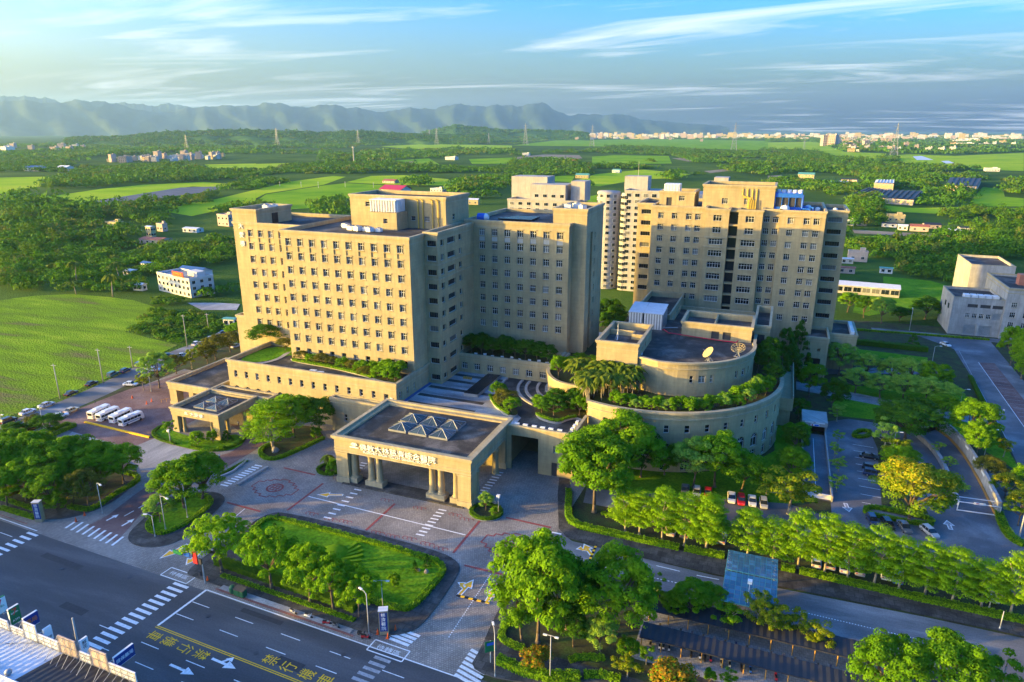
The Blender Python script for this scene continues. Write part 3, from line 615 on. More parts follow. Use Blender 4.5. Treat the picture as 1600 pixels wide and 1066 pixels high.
for rr in (23.3, 18.3, 16.0, 12.8, 10.2):
    a0, a1 = 178, 178 + {23.3: 24, 18.3: 62, 16.0: 60, 12.8: 55, 10.2: 45}[rr]
    pts = [(-48 + rr * math.cos(R(a)), 179 + rr * math.sin(R(a))) for a in np.linspace(a0, a1, 16)]
    b = MB(); ribbon(b, pts, .75, 9.75, 'kerb')
    for i in range(15):
        p, q2 = pts[i], pts[i + 1]
    b2 = strip(pts, .75); b.prism(b2, 9.32, 9.745, 'kerb', top=False); b.build('stone_arc', gar)
for path_, nm in (([(-70.4, 163.8), (-68, 160.4), (-65.2, 156.6), (-60.0, 152.9), (-58.1, 154.0), (-59.8, 157.6), (-64.0, 162.9), (-68.6, 167.1)], 'planting_bed'), ([(-54.1, 156.0), (-51.4, 154.1), (-47.0, 152.9), (-45.7, 156.3), (-43.8, 158.5), (-41.0, 157), (-41.0, 168), (-50, 168), (-55.5, 161)], 'planting_bed')):
    b = MB(); b.prism(smooth_path(path_), 9.32, 9.95, 'kerb', topmat='soil'); b.build(nm, gar)
for i, (x, y) in enumerate([(-55.0, 145.1), (-52.8, 145.1), (-50.5, 145.1), (-48.4, 145.1), (-46.3, 145.1), (-44.1, 145.1), (-41.6, 147.0), (-41.6, 149.1), (-41.6, 151.5)]):
    b = MB(); b.box(-.55, .55, -.3, .3, .3, .9, 'metal_white'); b.box(-.6, .6, -.35, .35, .9, 1.0, 'metal_white'); b.box(-.45, .45, -.25, .25, 0, .3, 'kerb')
    b.build('planter_box', None, loc=(x, y, 11.0 if False else 10.9), rz=0 if i < 6 else R(90), label='%s white planter box along the garden deck parapet, counted from the portico' % ORD[i], category='planter', group='planter boxes on the garden parapet')
b = MB(); b.box(-57.19, -40.9, 144.3, 145.7, 9.32, 10.9, 'stone'); b.box(-42.4, -40.9, 145.7, 152.6, 9.32, 10.9, 'stone'); b.build('planter_ledge', gar)
put_window(gar, -44.75, 143.8, 6.1, .9, 1.9, 'single', hood=False)
b = MB(); b.box(-45.6, -44.2, 144.0, 144.25, 0, 3.6, 'metal_dark'); b.build('door', gar)
# undercroft seen through the opening
b = MB()
for x, y in ((-58.3, 147.5), (-50.2, 152.0)): b.lathe([(1.0, 0), (1.0, 1.0), (.62, 1.15), (.55, 7.6), (.85, 8.0), (.85, 9.0)], (x, y, 0), 14, 'stone')
b.build('undercroft_column', gar)

# ---------------------------------------------------------------- entrance portico
por = thing('entrance_portico', 'wide stone entrance portico with paired columns, hospital lettering and pyramid skylights', 'portico', (-74.6, 134, 0))
X0, X1, Y0, Y1, ZT = -92.2, -57.2, 122.7, 146.5, 12.2
b = MB()
# entablature ring (hollow underneath) and ceiling
for a, c, d, e in ((X0, X1, Y0, Y0 + 1.6), (X0, X1, Y1 - 1.6, Y1), (X0, X0 + 1.6, Y0 + 1.6, Y1 - 1.6), (X1 - 1.6, X1, Y0 + 1.6, Y1 - 1.6)): b.box(a, c, d, e, 8.2, ZT - .5, 'stone')
b.box(X0 + 1.6, X1 - 1.6, Y0 + 1.6, Y1 - 1.6, 9.6, 10.9, 'stone', skip='t'); b.build('entablature', por)
b = MB(); b.poly([(X0 + .4, Y0 + .4), (X1 - .4, Y0 + .4), (X1 - .4, Y1 - .4), (X0 + .4, Y1 - .4)], 10.95 + .3, 'roof_dark'); b.build('roof', por)
b = MB(); cornice(b, X0, X1, Y0, Y1, ZT, out=.5, h=.6, drop=3.2, band=True); b.build('cornice', por)
b = MB(); b.box(X0 - .12, X1 + .12, Y0 - .12, Y0 - .002, 8.2, 8.55, 'stone_trim'); b.box(X1 + .002, X1 + .12, Y0 - .1, Y1 - 3, 8.2, 8.55, 'stone_trim'); b.build('architrave', por)
# corner piers, pedestals, columns
for x0, x1 in ((X0 + .1, X0 + 3.3), (X1 - 3.3, X1 - .1)):
    for y0, y1 in ((Y0 + .1, Y0 + 3.3), (Y1 - 3.4, Y1 - .2)):
        b = MB(); b.box(x0, x1, y0, y1, 0, 8.199, 'stone'); b.box(x0 - .2, x1 + .2, y0 - .2, y1 + .2, 0, 1.5, 'stone_trim'); b.box(x0 - .12, x1 + .12, y0 - .12, y1 + .12, 7.6, 8.0, 'stone_trim'); b.build('corner_pier', por)
colm = MB(); colm.lathe([(.95, 1.6), (.95, 1.85), (.80, 1.95), (.80, 2.2), (.76, 4.5), (.68, 7.2), (.78, 7.35), (.78, 7.5), (.9, 7.6), (.9, 8.199)], n=22, mat='stone'); colm = colm.mesh('column', True)
for xs in ((-88.0,), (-83.4, -81.2), (-67.4, -65.2), (-61.4,)):
    b = MB(); b.box(xs[0] - 1.2, xs[-1] + 1.2, 123.0, 125.4, 0, 1.6, 'stone_trim'); b.box(xs[0] - 1.35, xs[-1] + 1.35, 122.85, 125.55, 0, .45, 'kerb_dark'); b.build('pedestal', por)
    for x in xs: link('column', colm, por, (x, 124.2, 0))
for y in (128.6, 140.2): link('column', colm, por, (X1 - 1.5, y, -1.6)); link('column', colm, por, (X0 + 1.5, y, -1.6))
b = MB(); b.box(-91.5, -58, 143.5, 146.4, 0, 8.1, 'stone'); b.box(-84, -66, 143.3, 143.499, .2, 4.2, 'glass'); b.build('entrance_wall', por)
# lettering
me = text_mesh('佛教大林慈濟綜合醫院', 1.75, 'letter_white', .10); me2 = text_mesh('BUDDHIST DALIN TZU CHI GENERAL HOSPITAL', 0.82, 'letter_white', .06)
for m_, z, x, sc in ((me, 10.35, -75.3, 1.12), (me2, 9.25, -75.6, .98)):
    o = link('lettering', m_, por, (x, Y0 - .2, z)); o.rotation_euler = (R(90), 0, 0); o.scale = (sc, 1, 1)
def lotus(parent, x, y, z, s):
    b = MB()
    for k in range(-3, 4):
        t = R(90 + k * 24); L_ = s * (1.0 - .06 * abs(k)); w = s * .17
        d = Vector((math.cos(t), math.sin(t) * .72)); n = Vector((-d.y, d.x))
        P = [Vector((0, -.35 * s)), d * L_ * .55 + n * w, d * L_ , d * L_ * .55 - n * w]
        b.add([(x + p.x, y, z + p.y) for p in P] + [(x + p.x, y - .08, z + p.y) for p in P], [(3, 2, 1, 0), (4, 5, 6, 7), (0, 1, 5, 4), (1, 2, 6, 5), (2, 3, 7, 6), (3, 0, 4, 7)][::1], 'letter_white')
    b.tube((x - s * .95, y - .05, z - .42 * s), (x + s * .95, y - .05, z - .42 * s), s * .09, n=6, mat='letter_white'); b.build('emblem', parent)
lotus(por, -86.6, Y0 - .15, 10.5, 1.25)
# six pyramid skylights
sky_g = 'pyramid skylights on the portico roof'
def pyramid_kit(s, h):
    b = MB(); b.box(-s, s, -s, s, 0, .5, 'metal_grey', skip='t'); b.box(-s + .1, s - .1, -s + .1, s - .1, .3, .49, 'metal_dark')
    g = []
    for k in range(4):
        q = MB(); a = [(-s, -s), (s, -s), (s, s), (-s, s)]
        p, r = a[k], a[(k + 1) % 4]; q.add([(p[0], p[1], .5), (r[0], r[1], .5), (0, 0, .5 + h)], [(0, 1, 2)], 'glass_sky'); g.append(q.mesh('pane'))
    f = MB()
    for p in [(-s, -s), (s, -s), (s, s), (-s, s)]: f.tube((p[0], p[1], .5), (0, 0, .5 + h), .09, n=5, mat='metal_grey')
    for p in [(0, -s), (s, 0), (0, s), (-s, 0)]: f.tube((p[0], p[1], .52), (0, 0, .52 + h), .05, n=4, mat='metal_grey')
    return [('curb', b.mesh('curb'), []), ('bars', f.mesh('bars'), [])] + [('pane', x, []) for x in g]
PK = pyramid_kit(2.4, 1.1)
for r_ in range(2):
    for c_ in range(3):
        place(PK, 'pyramid_skylight', '%s glass pyramid skylight in the %s row on the entrance portico roof' % (('left', 'middle', 'right')[c_], ('front', 'rear')[r_]), 'skylight', (-80.2 + c_ * 5.45, 133.4 + r_ * 5.6, 11.26), 0, sky_g)
# portico floor and steps
b = MB(); b.box(-90.5, -59, 122.2, 126.4, .02, .32, 'sidewalk_dark'); b.box(-90, -59.5, 126.401, 143, .02, .12, 'sidewalk_light'); b.build('floor_slab', por)

# ---------------------------------------------------------------- side portico on the left
sp_ = thing('side_portico', 'smaller stone side portico with four glass pyramids left of the podium', 'portico', (-141, 137, 0))
A0, A1, B0, B1, ZS = -151.5, -134.8, 130.6, 145.4, 7.4
def ring(b, x0, x1, y0, y1, z0, z1, t, mat):
    for a, c, d, e in ((x0, x1, y0, y0 + t), (x0, x1, y1 - t, y1), (x0, x0 + t, y0 + t, y1 - t), (x1 - t, x1, y0 + t, y1 - t)): b.box(a, c, d, e, z0, z1, mat)
b = MB(); ring(b, A0, A1, B0, B1, 5.0, ZS - .4, 1.0, 'stone'); b.box(A0 + 1, A1 - 1, B0 + 1, B1 - 1, 5.8, 6.4, 'stone', skip='t')
ring(b, -168.3, -151.51, 145.41, 169.8, 5.0, ZS - .4, 1.0, 'stone'); b.box(-167.3, -152.5, 146.4, 168.8, 5.8, 6.4, 'stone', skip='t')
b.box(-151.5, -130.8, 145.42, 149.9, 5.0, 6.9, 'stone'); b.build('entablature', sp_)
b = MB(); b.poly([(A0 + .3, B0 + .3), (A1 - .3, B0 + .3), (A1 - .3, B1 - .3), (A0 + .3, B1 - .3)], 6.45, 'roof_dark'); b.poly([(-168, 145.7), (-151.6, 145.7), (-151.6, 169.5), (-168, 169.5)], 6.455, 'roof_dark'); b.poly([(-151.5, 145.5), (-131, 145.5), (-131, 149.9), (-151.5, 149.9)], 6.905, 'roof_dark'); b.build('roof', sp_)
b = MB(); cornice(b, A0, A1, B0, B1, ZS, out=.3, h=.4, drop=1.3); cornice(b, -168.3, -151.51, 145.41, 169.8, ZS - .004, out=.3, h=.4, drop=1.3); cornice(b, -151, -130.8, 145.9, 149.4, 7.2, out=.3, h=.4, drop=1.2, band=False); b.build('cornice', sp_)
def pier(x0, x1, y0, y1, h, nm='pier'):
    b = MB(); b.box(x0, x1, y0, y1, 0, h, 'stone'); b.box(x0 - .15, x1 + .15, y0 - .15, y1 + .15, 0, 1.0, 'stone_trim'); b.build(nm, sp_)
for x0, x1 in ((A0 + .1, A0 + 2.0), (A1 - 2.2, A1 - .1)):
    pier(x0, x1, B0 + .1, B0 + 2.1, 4.999); pier(x0, x1, B1 - 2.2, B1 - .2, 4.999)
pier(-168.2, -165.4, 145.6, 148, 4.999); pier(-168.2, -165.4, 166.5, 169.7, 4.999); pier(-160.5, -158.8, 145.6, 147.4, 4.999); pier(-133, -131, 146.2, 148.4, 4.999); pier(-155, -151.8, 160, 169.7, 4.999)
cs = MB(); cs.lathe([(.62, 0), (.62, 1.0), (.5, 1.1), (.5, 1.2), (.42, 4.5), (.55, 4.7), (.55, 4.999)], n=16, mat='stone'); cs = cs.mesh('column', True)
for x in (-148.3, -138.4): link('column', cs, sp_, (x, B0 + 1.1, 0))
link('column', cs, sp_, (A1 - 1.1, B0 + 4.2, 0)); link('column', cs, sp_, (A1 - 1.1, B1 - 4.2, 0))
me = text_mesh('大愛樓', 1.15, 'letter_white', .08); o = link('lettering', me, sp_, (-142.2, B0 - .12, 6.2)); o.rotation_euler = (R(90), 0, 0); o.scale = (1.35, 1, 1)
lotus(sp_, -145.9, B0 - .1, 6.3, .75)
PK2 = pyramid_kit(1.9, .75)
for r_ in range(2):
    for c_ in range(2):
        place(PK2, 'pyramid_skylight', '%s %s of four glass pyramids on the side portico roof' % (('front', 'rear')[r_], ('left', 'right')[c_]), 'skylight', (-144.6 + c_ * 4.3, 135.7 + r_ * 4.5, 6.46), 0, 'pyramid skylights on the side portico')

# ---------------------------------------------------------------- round hall (two stacked drums)
drum = thing('round_hall', 'round stone hall of two stacked drums with planted terrace and satellite dishes', 'hospital', (-29.3, 188.6, 0))
CX, CY, RD, ZD = -29.3, 188.6, 34.0, 15.7
def arc_wall(b, cx, cy, r, segs, z0, z1, depth, mat, inner=None, root=None):
    for a0, a1, holes in segs:
        p = Vector((cx + r * math.cos(R(a0)), cy + r * math.sin(R(a0)))); q = Vector((cx + r * math.cos(R(a1)), cy + r * math.sin(R(a1))))
        d = q - p; w = d.length; u = d / w
        wall(b, p, u, w, z0, z1, [(w / 2 - hw / 2, w / 2 + hw / 2, a, c) for hw, a, c, k in holes], depth, mat)
        mid = (p + q) / 2; ang = math.atan2(u.y, u.x)
        for hw, a, c, k in holes:
            if k == 'arch': put_arch(root, mid.x, mid.y, a, ang, AK2)
            elif k == 'door': pass
            else: put_window(root, mid.x, mid.y, a, hw, c - a, k, hood=False, rz=ang)
segs = []; wa = [-83.7 + 8.45 * i for i in range(-2, 10)]; prev = -109.0
for i, a in enumerate(wa):
    c0 = a - 2.6
    if c0 > prev + .1: segs.append((prev, c0, []))
    hl = [(1.25, 10.3, 12.3, 'single')]
    if i >= 2: hl.append((2.6, 3.9, 7.6, 'arch'))
    if 3 <= i: hl.append((2.0, .4, 3.0, 'wide'))
    segs.append((c0, a + 2.6, hl)); prev = a + 2.6
segs.append((prev, 6.0, []))
b = MB(); arc_wall(b, CX, CY, RD, segs, 0, ZD, .5, 'stone', root=drum)
angs = np.linspace(-109, 6, 48); ring_o = [(CX + RD * math.cos(R(a)), CY + RD * math.sin(R(a))) for a in angs]
e0 = ring_o[-1]; wall(b, e0, (0, 1), 24, 0, ZD, [], .4, 'stone')
terr_pts = [(-57.2, 192.5), (-57.3, 175.7), (-55.5, 171.5), (-52.5, 168), (-49.3, 166.6), (-45.8, 166.4), (-42.6, 163.6), (-41.2, 159.5)]
tp = [terr_pts[0]] + smooth_path(terr_pts[1:], False, 2) + [ring_o[0]]
for i in range(len(tp) - 1):
    p, q = Vector(tp[i]), Vector(tp[i + 1]); d = q - p; wall(b, p, d.normalized(), d.length, 0, 15.5, [], .4, 'stone')
b.build('wall', drum)
fl = tp + ring_o[1:] + [(e0[0], e0[1] + 24), (-57.2, e0[1] + 24)]
b = MB(); b.poly(fl, 14.4, 'soil'); b.build('terrace', drum)
b = MB(); rim = [(CX + (RD - .15) * math.cos(R(a)), CY + (RD - .15) * math.sin(R(a))) for a in angs] + [(e0[0] - .15, e0[1] + 24)]
for (w_, z0, z1, off) in ((1.1, ZD - .55, ZD, 0), (.5, ZD - 2.0, ZD - 1.7, .18)):
    pts = [(CX + (RD - .15 + off) * math.cos(R(a)), CY + (RD - .15 + off) * math.sin(R(a))) for a in angs]
    b.prism(strip(pts, w_), z0, z1, 'stone_trim')
b.prism(strip(tp, .9), 15.0, 15.5, 'stone_trim'); b.build('cornice', drum)
# upper drum
C2, D2, R2, Z2 = -25.0, 192.0, 21.8, 23.5
segs = []; prev = -92.0
for a, w_ in ((-69.5, .9), (-62.2, 1.8), (-55.3, .9), (-33.8, .9), (-25.7, 1.8), (-18.3, .9)):
    h = 2.8
    if a - h > prev + 1:
        k = max(1, int((a - h - prev) / 6)); 
        for j in range(k): segs.append((prev + (a - h - prev) * j / k, prev + (a - h - prev) * (j + 1) / k, []))
    segs.append((max(prev, a - h), a + h, [(w_, 18.0, 20.0, 'single' if w_ < 1 else 'wide')])); prev = a + h
for j in range(4): segs.append((prev + (10 - prev) * j / 4, prev + (10 - prev) * (j + 1) / 4, []))
b = MB(); arc_wall(b, C2, D2, R2, segs, 14.4, Z2, .45, 'stone', root=drum)
an2 = np.linspace(-92, 10, 40); ro = [(C2 + R2 * math.cos(R(a)), D2 + R2 * math.sin(R(a))) for a in an2]
lw = [(-42.3, 216), (-42.3, 174.2), (-33.5, 174.2), (-33.0, 173.2), (ro[0][0], ro[0][1])]
for i in range(len(lw) - 1):
    p, q = Vector(lw[i]), Vector(lw[i + 1]); d = q - p; wall(b, p, d.normalized(), d.length, 14.4, Z2 - .002, [], .4, 'stone')
wall(b, ro[-1], (0, 1), 20, 14.4, Z2, [], .4, 'stone'); b.build('upper_wall', drum)
b = MB(); b.poly(lw[1:] + ro[1:] + [(ro[-1][0], 216), (-42.3, 216)], 22.4, 'roof_dark'); b.build('roof', drum)
b = MB(); pts = [(C2 + (R2 - .1) * math.cos(R(a)), D2 + (R2 - .1) * math.sin(R(a))) for a in an2]
b.prism(strip([(-33.2, 173.3)] + pts, .95), Z2 - .5, Z2, 'stone_trim'); b.prism(strip([(C2 + (R2 + .05) * math.cos(R(a)), D2 + (R2 + .05) * math.sin(R(a))) for a in an2], .4), Z2 - 1.9, Z2 - 1.65, 'stone_trim'); b.prism(strip([(ro[-1][0], ro[-1][1] - .5), (ro[-1][0], 205)], .8), Z2 - .45, Z2 - .01, 'stone_trim'); b.build('upper_cornice', drum)
blockwork(drum, -42.4, -31.4, 171.6, 191.6, 14.4, 27.0, E_=[(177, 178, 23.2, 25.2), (182, 183, 23.2, 25.2)], par=2.0, name='stair_block_wall', out=.4)
b = MB(); b.box(-41.9, -35.2, 184.6, 185.0, 25.05, 26.6, 'stone'); b.box(-35.2, -34.8, 181.5, 185, 25.05, 26.6, 'stone'); b.box(-34.79, -31.9, 181.5, 181.9, 25.05, 26.6, 'stone'); b.build('inner_parapet', drum)
blockwork(drum, -24.0, -4.6, 199.0, 212.6, 22.3, 27.0, S_=[(-15.6, -13.4, 22.5, 25.0), (-12.4, -10.2, 22.5, 25.0)], par=1.9, name='roof_house_wall', out=.4)
for x in (-14.5, -11.3):
    b = MB(); b.box(x - 1.05, x + 1.05, 199.38, 199.41, 22.5, 25, 'metal_dark'); b.build('door', drum)
b = MB(); b.box(-15.2, -14.8, 199.5, 212.1, 25.1, 26.7, 'stone'); b.build('roof_divider', drum)
blockwork(drum, -4.3, .1, 206.0, 231, 14.4, 26.0, S_=[(-3.3, -1.2, 20.0, 23.2)], par=2.2, name='link_wall', out=.25)
b = MB(); b.box(-3.3, -1.2, 206.3, 206.42, 20, 23.2, 'metal_dark'); b.build('door', drum)
blockwork(drum, -42.0, -30.0, 216.01, 249, 8, 24.0, par=2, corn=False, name='link_wall')
blockwork(drum, -29.99, -4.31, 213.0, 240, 8, 21.5, par=1.2, corn=False, name='link_wall')
# red pipe, white pipe, rail on the roof
b = MB(); b.path([(-31.0, 203.5, 22.7), (-29.5, 202.5, 22.8), (-27.8, 199.6, 22.8), (-16, 197.4, 22.8), (-8.5, 196.6, 22.8), (-8.0, 197.6, 23.2)], .16, 6, 'roof_red'); b.build('red_pipe', drum)
b = MB(); b.path([(-34.5, 200.5, 22.55), (-31.2, 176.5, 22.55)], .12, 5, 'metal_white'); b.path([(-36, 204.2, 22.6), (-30, 205.2, 22.6), (-26, 206, 22.9)], .2, 5, 'metal_grey'); b.build('white_pipe', drum)
# cooling boxes: two silver clad cabins
for i, (x0, x1) in enumerate(((-40.4, -36.2), (-35.8, -30.2))):
    o = thing('clad_cabin', '%s silver metal clad plant cabin with bright sloping roof behind round hall' % ('left narrow', 'right wide')[i], 'plant cabin', ((x0 + x1) / 2, 207, 22.4), group='silver plant cabins')
    b = MB(); b.box(x0, x1, 202.6, 211.5, 22.41, 27.3, 'metal_grey'); b.build('casing', o)
    n = int((x1 - x0) / .7)
    for k in range(n):
        q = MB(); xx = x0 + .15 + k * (x1 - x0) / n; q.box(xx, xx + .35, 202.45, 202.599, 22.6, 27.2, 'metal_white'); q.build('cladding_rib', o)
    q = MB(); q.add([(x0 - .15, 202.3, 27.305), (x1 + .15, 202.3, 27.305), (x1 + .15, 211.7, 28.4), (x0 - .15, 211.7, 28.4), (x0 - .15, 202.3, 27.45), (x1 + .15, 202.3, 27.45), (x1 + .15, 211.7, 28.55), (x0 - .15, 211.7, 28.55)], [(0, 3, 2, 1), (4, 5, 6, 7), (0, 1, 5, 4), (1, 2, 6, 5), (2, 3, 7, 6), (3, 0, 4, 7)], 'roof_sheet'); q.build('roof', o)
def dish(name, label, x, y, z, s, rz, kind):
    o = thing(name, label, 'satellite dish', (x, y, z), rz, 'satellite dishes on the round hall'); o.scale = (s, s, s)
    b = MB(); prof = [(.1, 0), (.8, .12), (1.4, .38), (1.8, .72)]
    if kind == 'bowl':
        b.lathe(prof + [(1.75, .78), (.8, .2)], n=20, mat='house_yellow'); me = b.mesh('bowl', True)
        q = link('bowl', me, o, (0, 0, 2.2), local=True); q.rotation_euler = (R(48), 0, 0)
    else:
        for r_, z_ in prof:
            pts = [(r_ * math.cos(t), r_ * math.sin(t), z_) for t in np.linspace(0, 2 * math.pi, 17)]
            b.path(pts, .045, 4, 'house_yellow')
        for t in np.linspace(0, 2 * math.pi, 13): b.path([(r_ * math.cos(t), r_ * math.sin(t), z_) for r_, z_ in prof], .05, 4, 'house_yellow')
        q = link('mesh_bowl', b.mesh('mesh_bowl'), o, (0, 0, 2.0), local=True); q.rotation_euler = (R(30), 0, 0)
    f = MB(); f.tube((0, 0, .1), (0, 0, 2.1), .12, n=8, mat='metal_grey'); f.path([(0, -.9, 2.9), (0, -2.0, 3.6)], .06, 5, 'metal_grey'); f.build('mast', o, local=True) if False else link('mast', f.mesh('mast'), o, local=True)
    f = MB()
    for t in (0, 90, 180, 270): f.tube((0, 0, 1.4), (1.1 * math.cos(R(t + 45)), 1.1 * math.sin(R(t + 45)), .05), .06, n=5, mat='metal_grey')
    f.box(-1.2, 1.2, -.12, .12, 0, .12, 'kerb'); f.box(-.12, .12, -1.2, 1.2, .121, .2, 'kerb'); link('stand', f.mesh('stand'), o, local=True)
dish('satellite_dish', 'white solid satellite dish nearer the camera on round hall roof', -13.9, 178.0, 22.4, .95, R(-60), 'bowl')
dish('satellite_dish', 'yellowish mesh satellite dish near the right rim of round hall roof', -7.2, 184.5, 22.4, 1.0, R(-10), 'mesh')
b = MB(); b.tube((-38.7, 180, 25), (-38.7, 180, 29.5), .12, .06, 6, 'metal_white'); b.tube((-38.7, 179.4, 25.0), (-38.7, 180, 25.8), .1, n=5, mat='metal_white'); b.tube((-39.4, 180, 25.0), (-38.7, 180, 27.4), .05, n=4, mat='metal_white'); b.build('mast', None, label='thin white antenna mast on the yellow stair block of round hall', category='antenna')

# ---------------------------------------------------------------- right tower
tow = thing('hospital_tower', 'broad stone hospital tower on the right, only its top in sun', 'hospital', (-15, 265, 0))
ZT_ = [51.2 - FLOOR * j for j in range(8)]; ZT9 = ZT_ + [17.9]
TY = 250.0
def sect(x0, x1, y0, y1, ztop, wins, dep=.42, out=.35, z0=0):
    S_ = []
    for x, w, kind, zs in wins:
        h = 2.05 if kind != 'dark' else 1.7
        S_ += [rect(x, z, w, h) for z in zs]
    blockwork(tow, x0, x1, y0, y1, z0, ztop, S_, depth=dep, out=out)
    for x, w, kind, zs in wins:
        h = 2.05 if kind != 'dark' else 1.7
        for z in zs: put_window(tow, x, y0, z - h / 2, w, h, kind, hood=kind != 'dark')
TW = [(x, 1.9, 'cross', ZT9) for x in (-40.3, -35.5, -30.6, -27.5)]
sect(-43.5, -24.8, TY, 282, 54.7, TW)
sect(-24.79, -17.0, TY - 1.0, 275, 54.4, [(-20.8, 2.8, 'wide', ZT_[:2]), (-20.8, 4.6, 'wide', ZT_[2:])])
sect(-14.0, -6.2, TY - 1.0, 275, 54.4, [(-10.2, 2.8, 'wide', ZT_[:2]), (-10.2, 4.6, 'wide', ZT_[2:])])
sect(-6.19, -.6, TY + 1.5, 282, 54.7, [(-4.9, 1.9, 'cross', ZT9), (-2.0, 1.9, 'cross', ZT9)])
sect(-.59, 13.3, TY, 282, 54.7, [(x, 1.9, 'cross', ZT9) for x in (2.65, 7.6, 10.65)])
sect(-50.2, -43.51, TY + 8, 278, 54.6, [(-47.0, 3.6, 'dark', [z + .2 for z in ZT_])])
sect(13.31, 20.4, TY + 7.5, 278, 54.5, [(16.6, 4.6, 'dark', [z + .1 for z in ZT9])])
for x0, x1 in ((-24.79, -17.0), (-14.0, -6.2)):
    for z in (44.3, 41.0): belt(tow, x0, x1, TY - 1.0, z, .45, .25)
for x0, x1 in ((-50.2, -43.51),): belt(tow, x0, x1, TY + 8, 46.2, .45, .25); belt(tow, x0, x1, TY + 8, 42.4, .3, .2)
belt(tow, 13.31, 20.4, TY + 7.5, 46.0, .45, .25); belt(tow, 13.31, 20.4, TY + 7.5, 42.0, .3, .2)
# balcony slot between the two bays
b = MB(); b.box(-17.0, -14.0, TY + 1.8, 270, 0, 53.2, 'glass'); b.build('slot_glazing', tow)
for z in [53.4] + [z - 2.6 for z in ZT_]:
    q = MB(); q.box(-16.98, -14.02, TY - .2, TY + 1.79, z, z + .55, 'stone'); q.build('balcony_slab', tow)
sp2 = MB(); hh = (ZT_[0] - 1.025 - .3) - (ZT_[1] + 1.025 + .4); sp2.box(-.95, .95, -.05, -.003, 0, hh, 'panel_white')
# roof houses
blockwork(tow, -27.0, -3.2, 256, 274, 53.5, 62.0, [rect(-19.4, 56.4, 2, 2), rect(-12.0, 56.5, 2, 2)], name='roof_house_wall', cdrop=1.8)
for x in (-19.4, -12.0): put_window(tow, x, 256, 55.4, 2, 2, 'cross', hood=False)
blockwork(tow, -42.2, -29.9, 256.5, 270, 53.5, 59.2, [(-39.7, -37.8, 53.7, 57.0), rect(-34.3, 56.8, 2.0, 1.8)], name='roof_house_wall', cdrop=1.5)
b = MB(); b.box(-39.7, -37.8, 256.8, 256.91, 53.7, 57, 'metal_dark'); b.build('door', tow); put_window(tow, -34.3, 256.5, 55.9, 2, 1.8, 'cross', hood=False)
b = MB()
for k, x in enumerate((-13.6, -12.0, -10.4, -9.0)): b.path([(x, 255.7, 60.8), (x, 255.7, 58.6 - .4 * k), (-11.6 + k * .75, 255.5, 57.6 - .3 * k), (-11.6 + k * .75, 255.3, 54)], .17, 6, 'pipe_yellow'); b.path([(-11.3 + k * .75, 255.2, 57.2), (-11.3 + k * .75, 255.1, 54)], .15, 5, 'pipe_yellow')
b.path([(-13.4, 255.6, 57.9), (-10.6, 255.6, 57.7)], .2, 6, 'pipe_yellow'); b.build('yellow_pipe', tow)
b = MB(); b.box(-41.0, -35.5, 258, 263, 58.15, 61.6, 'metal_white')
for k in range(5): b.box(-40.9 + k * 1.1, -40.3 + k * 1.1, 257.85, 257.999, 58.4, 61.5, 'metal_white')
b.build('ventilation_casing', None, label='cream ribbed ventilation casing on the left roof house of tower', category='ventilation unit')
# blue cooling tower bank
ct = thing('cooling_tower_bank', 'bright blue steel cooling tower bank with five fans on tower roof', 'cooling tower', (1, 260, 53.6))
b = MB(); b.box(-3.0, 5.6, 256.6, 263, 53.6, 55.0, 'blue_steel'); b.box(-3.0, 5.6, 256.6, 263, 58.2, 59.6, 'blue_steel')
for x in (-3.0, -.85, 1.3, 3.45, 5.4): b.box(x, x + .2, 256.5, 256.8, 55, 58.2, 'blue_steel')
b.build('frame', ct)
for k in range(4):
    q = MB(); q.box(-2.75 + k * 2.15, -.9 + k * 2.15, 256.9, 262.6, 55.01, 58.19, 'metal_dark'); q.build('louvre_panel', ct)
for k in range(5):
    q = MB(); q.lathe([(.75, 59.605), (.75, 60.6), (.62, 60.62), (.62, 59.9)], (-2.1 + k * 1.75, 259.5, 0), 14, 'metal_white'); q.build('fan_stack', ct)
b = MB(); b.path([(5.8, 257, 59.2), (5.8, 256.4, 54.6), (8.4, 256.2, 54.5), (8.4, 256.2, 53.7)], .3, 8, 'blue_steel'); b.path([(5.7, 257.8, 55.2), (9.4, 257.4, 55.0), (9.4, 257.2, 53.7)], .25, 8, 'blue_steel'); b.build('pipe', ct)
for i, (x, y) in enumerate([(.5, 254.6), (11, 262), (16.5, 262), (8, 266)]):
    q = thing('roof_tank', ('curved silver vent hood before the blue cooling towers', 'small white round tank right of blue pipes on tower roof', 'small white round tank at the far right of tower roof', 'white round tank farther back on tower roof')[i], 'tank', (x, y, 53.6))
    b = MB(); r_ = (1.5, .8, .8, 1.0)[i]; b.lathe([(r_, 0), (r_, r_ * .9), (r_ * .8, r_ * 1.3), (.2, r_ * 1.5)], (x, y, 53.6), 14, 'metal_white'); b.build('tank', q, True)
    b = MB(); b.tube((x, y, 53.6 + r_ * 1.45), (x, y, 53.6 + r_ * 1.8), .12, n=6, mat='metal_grey'); b.build('vent', q)
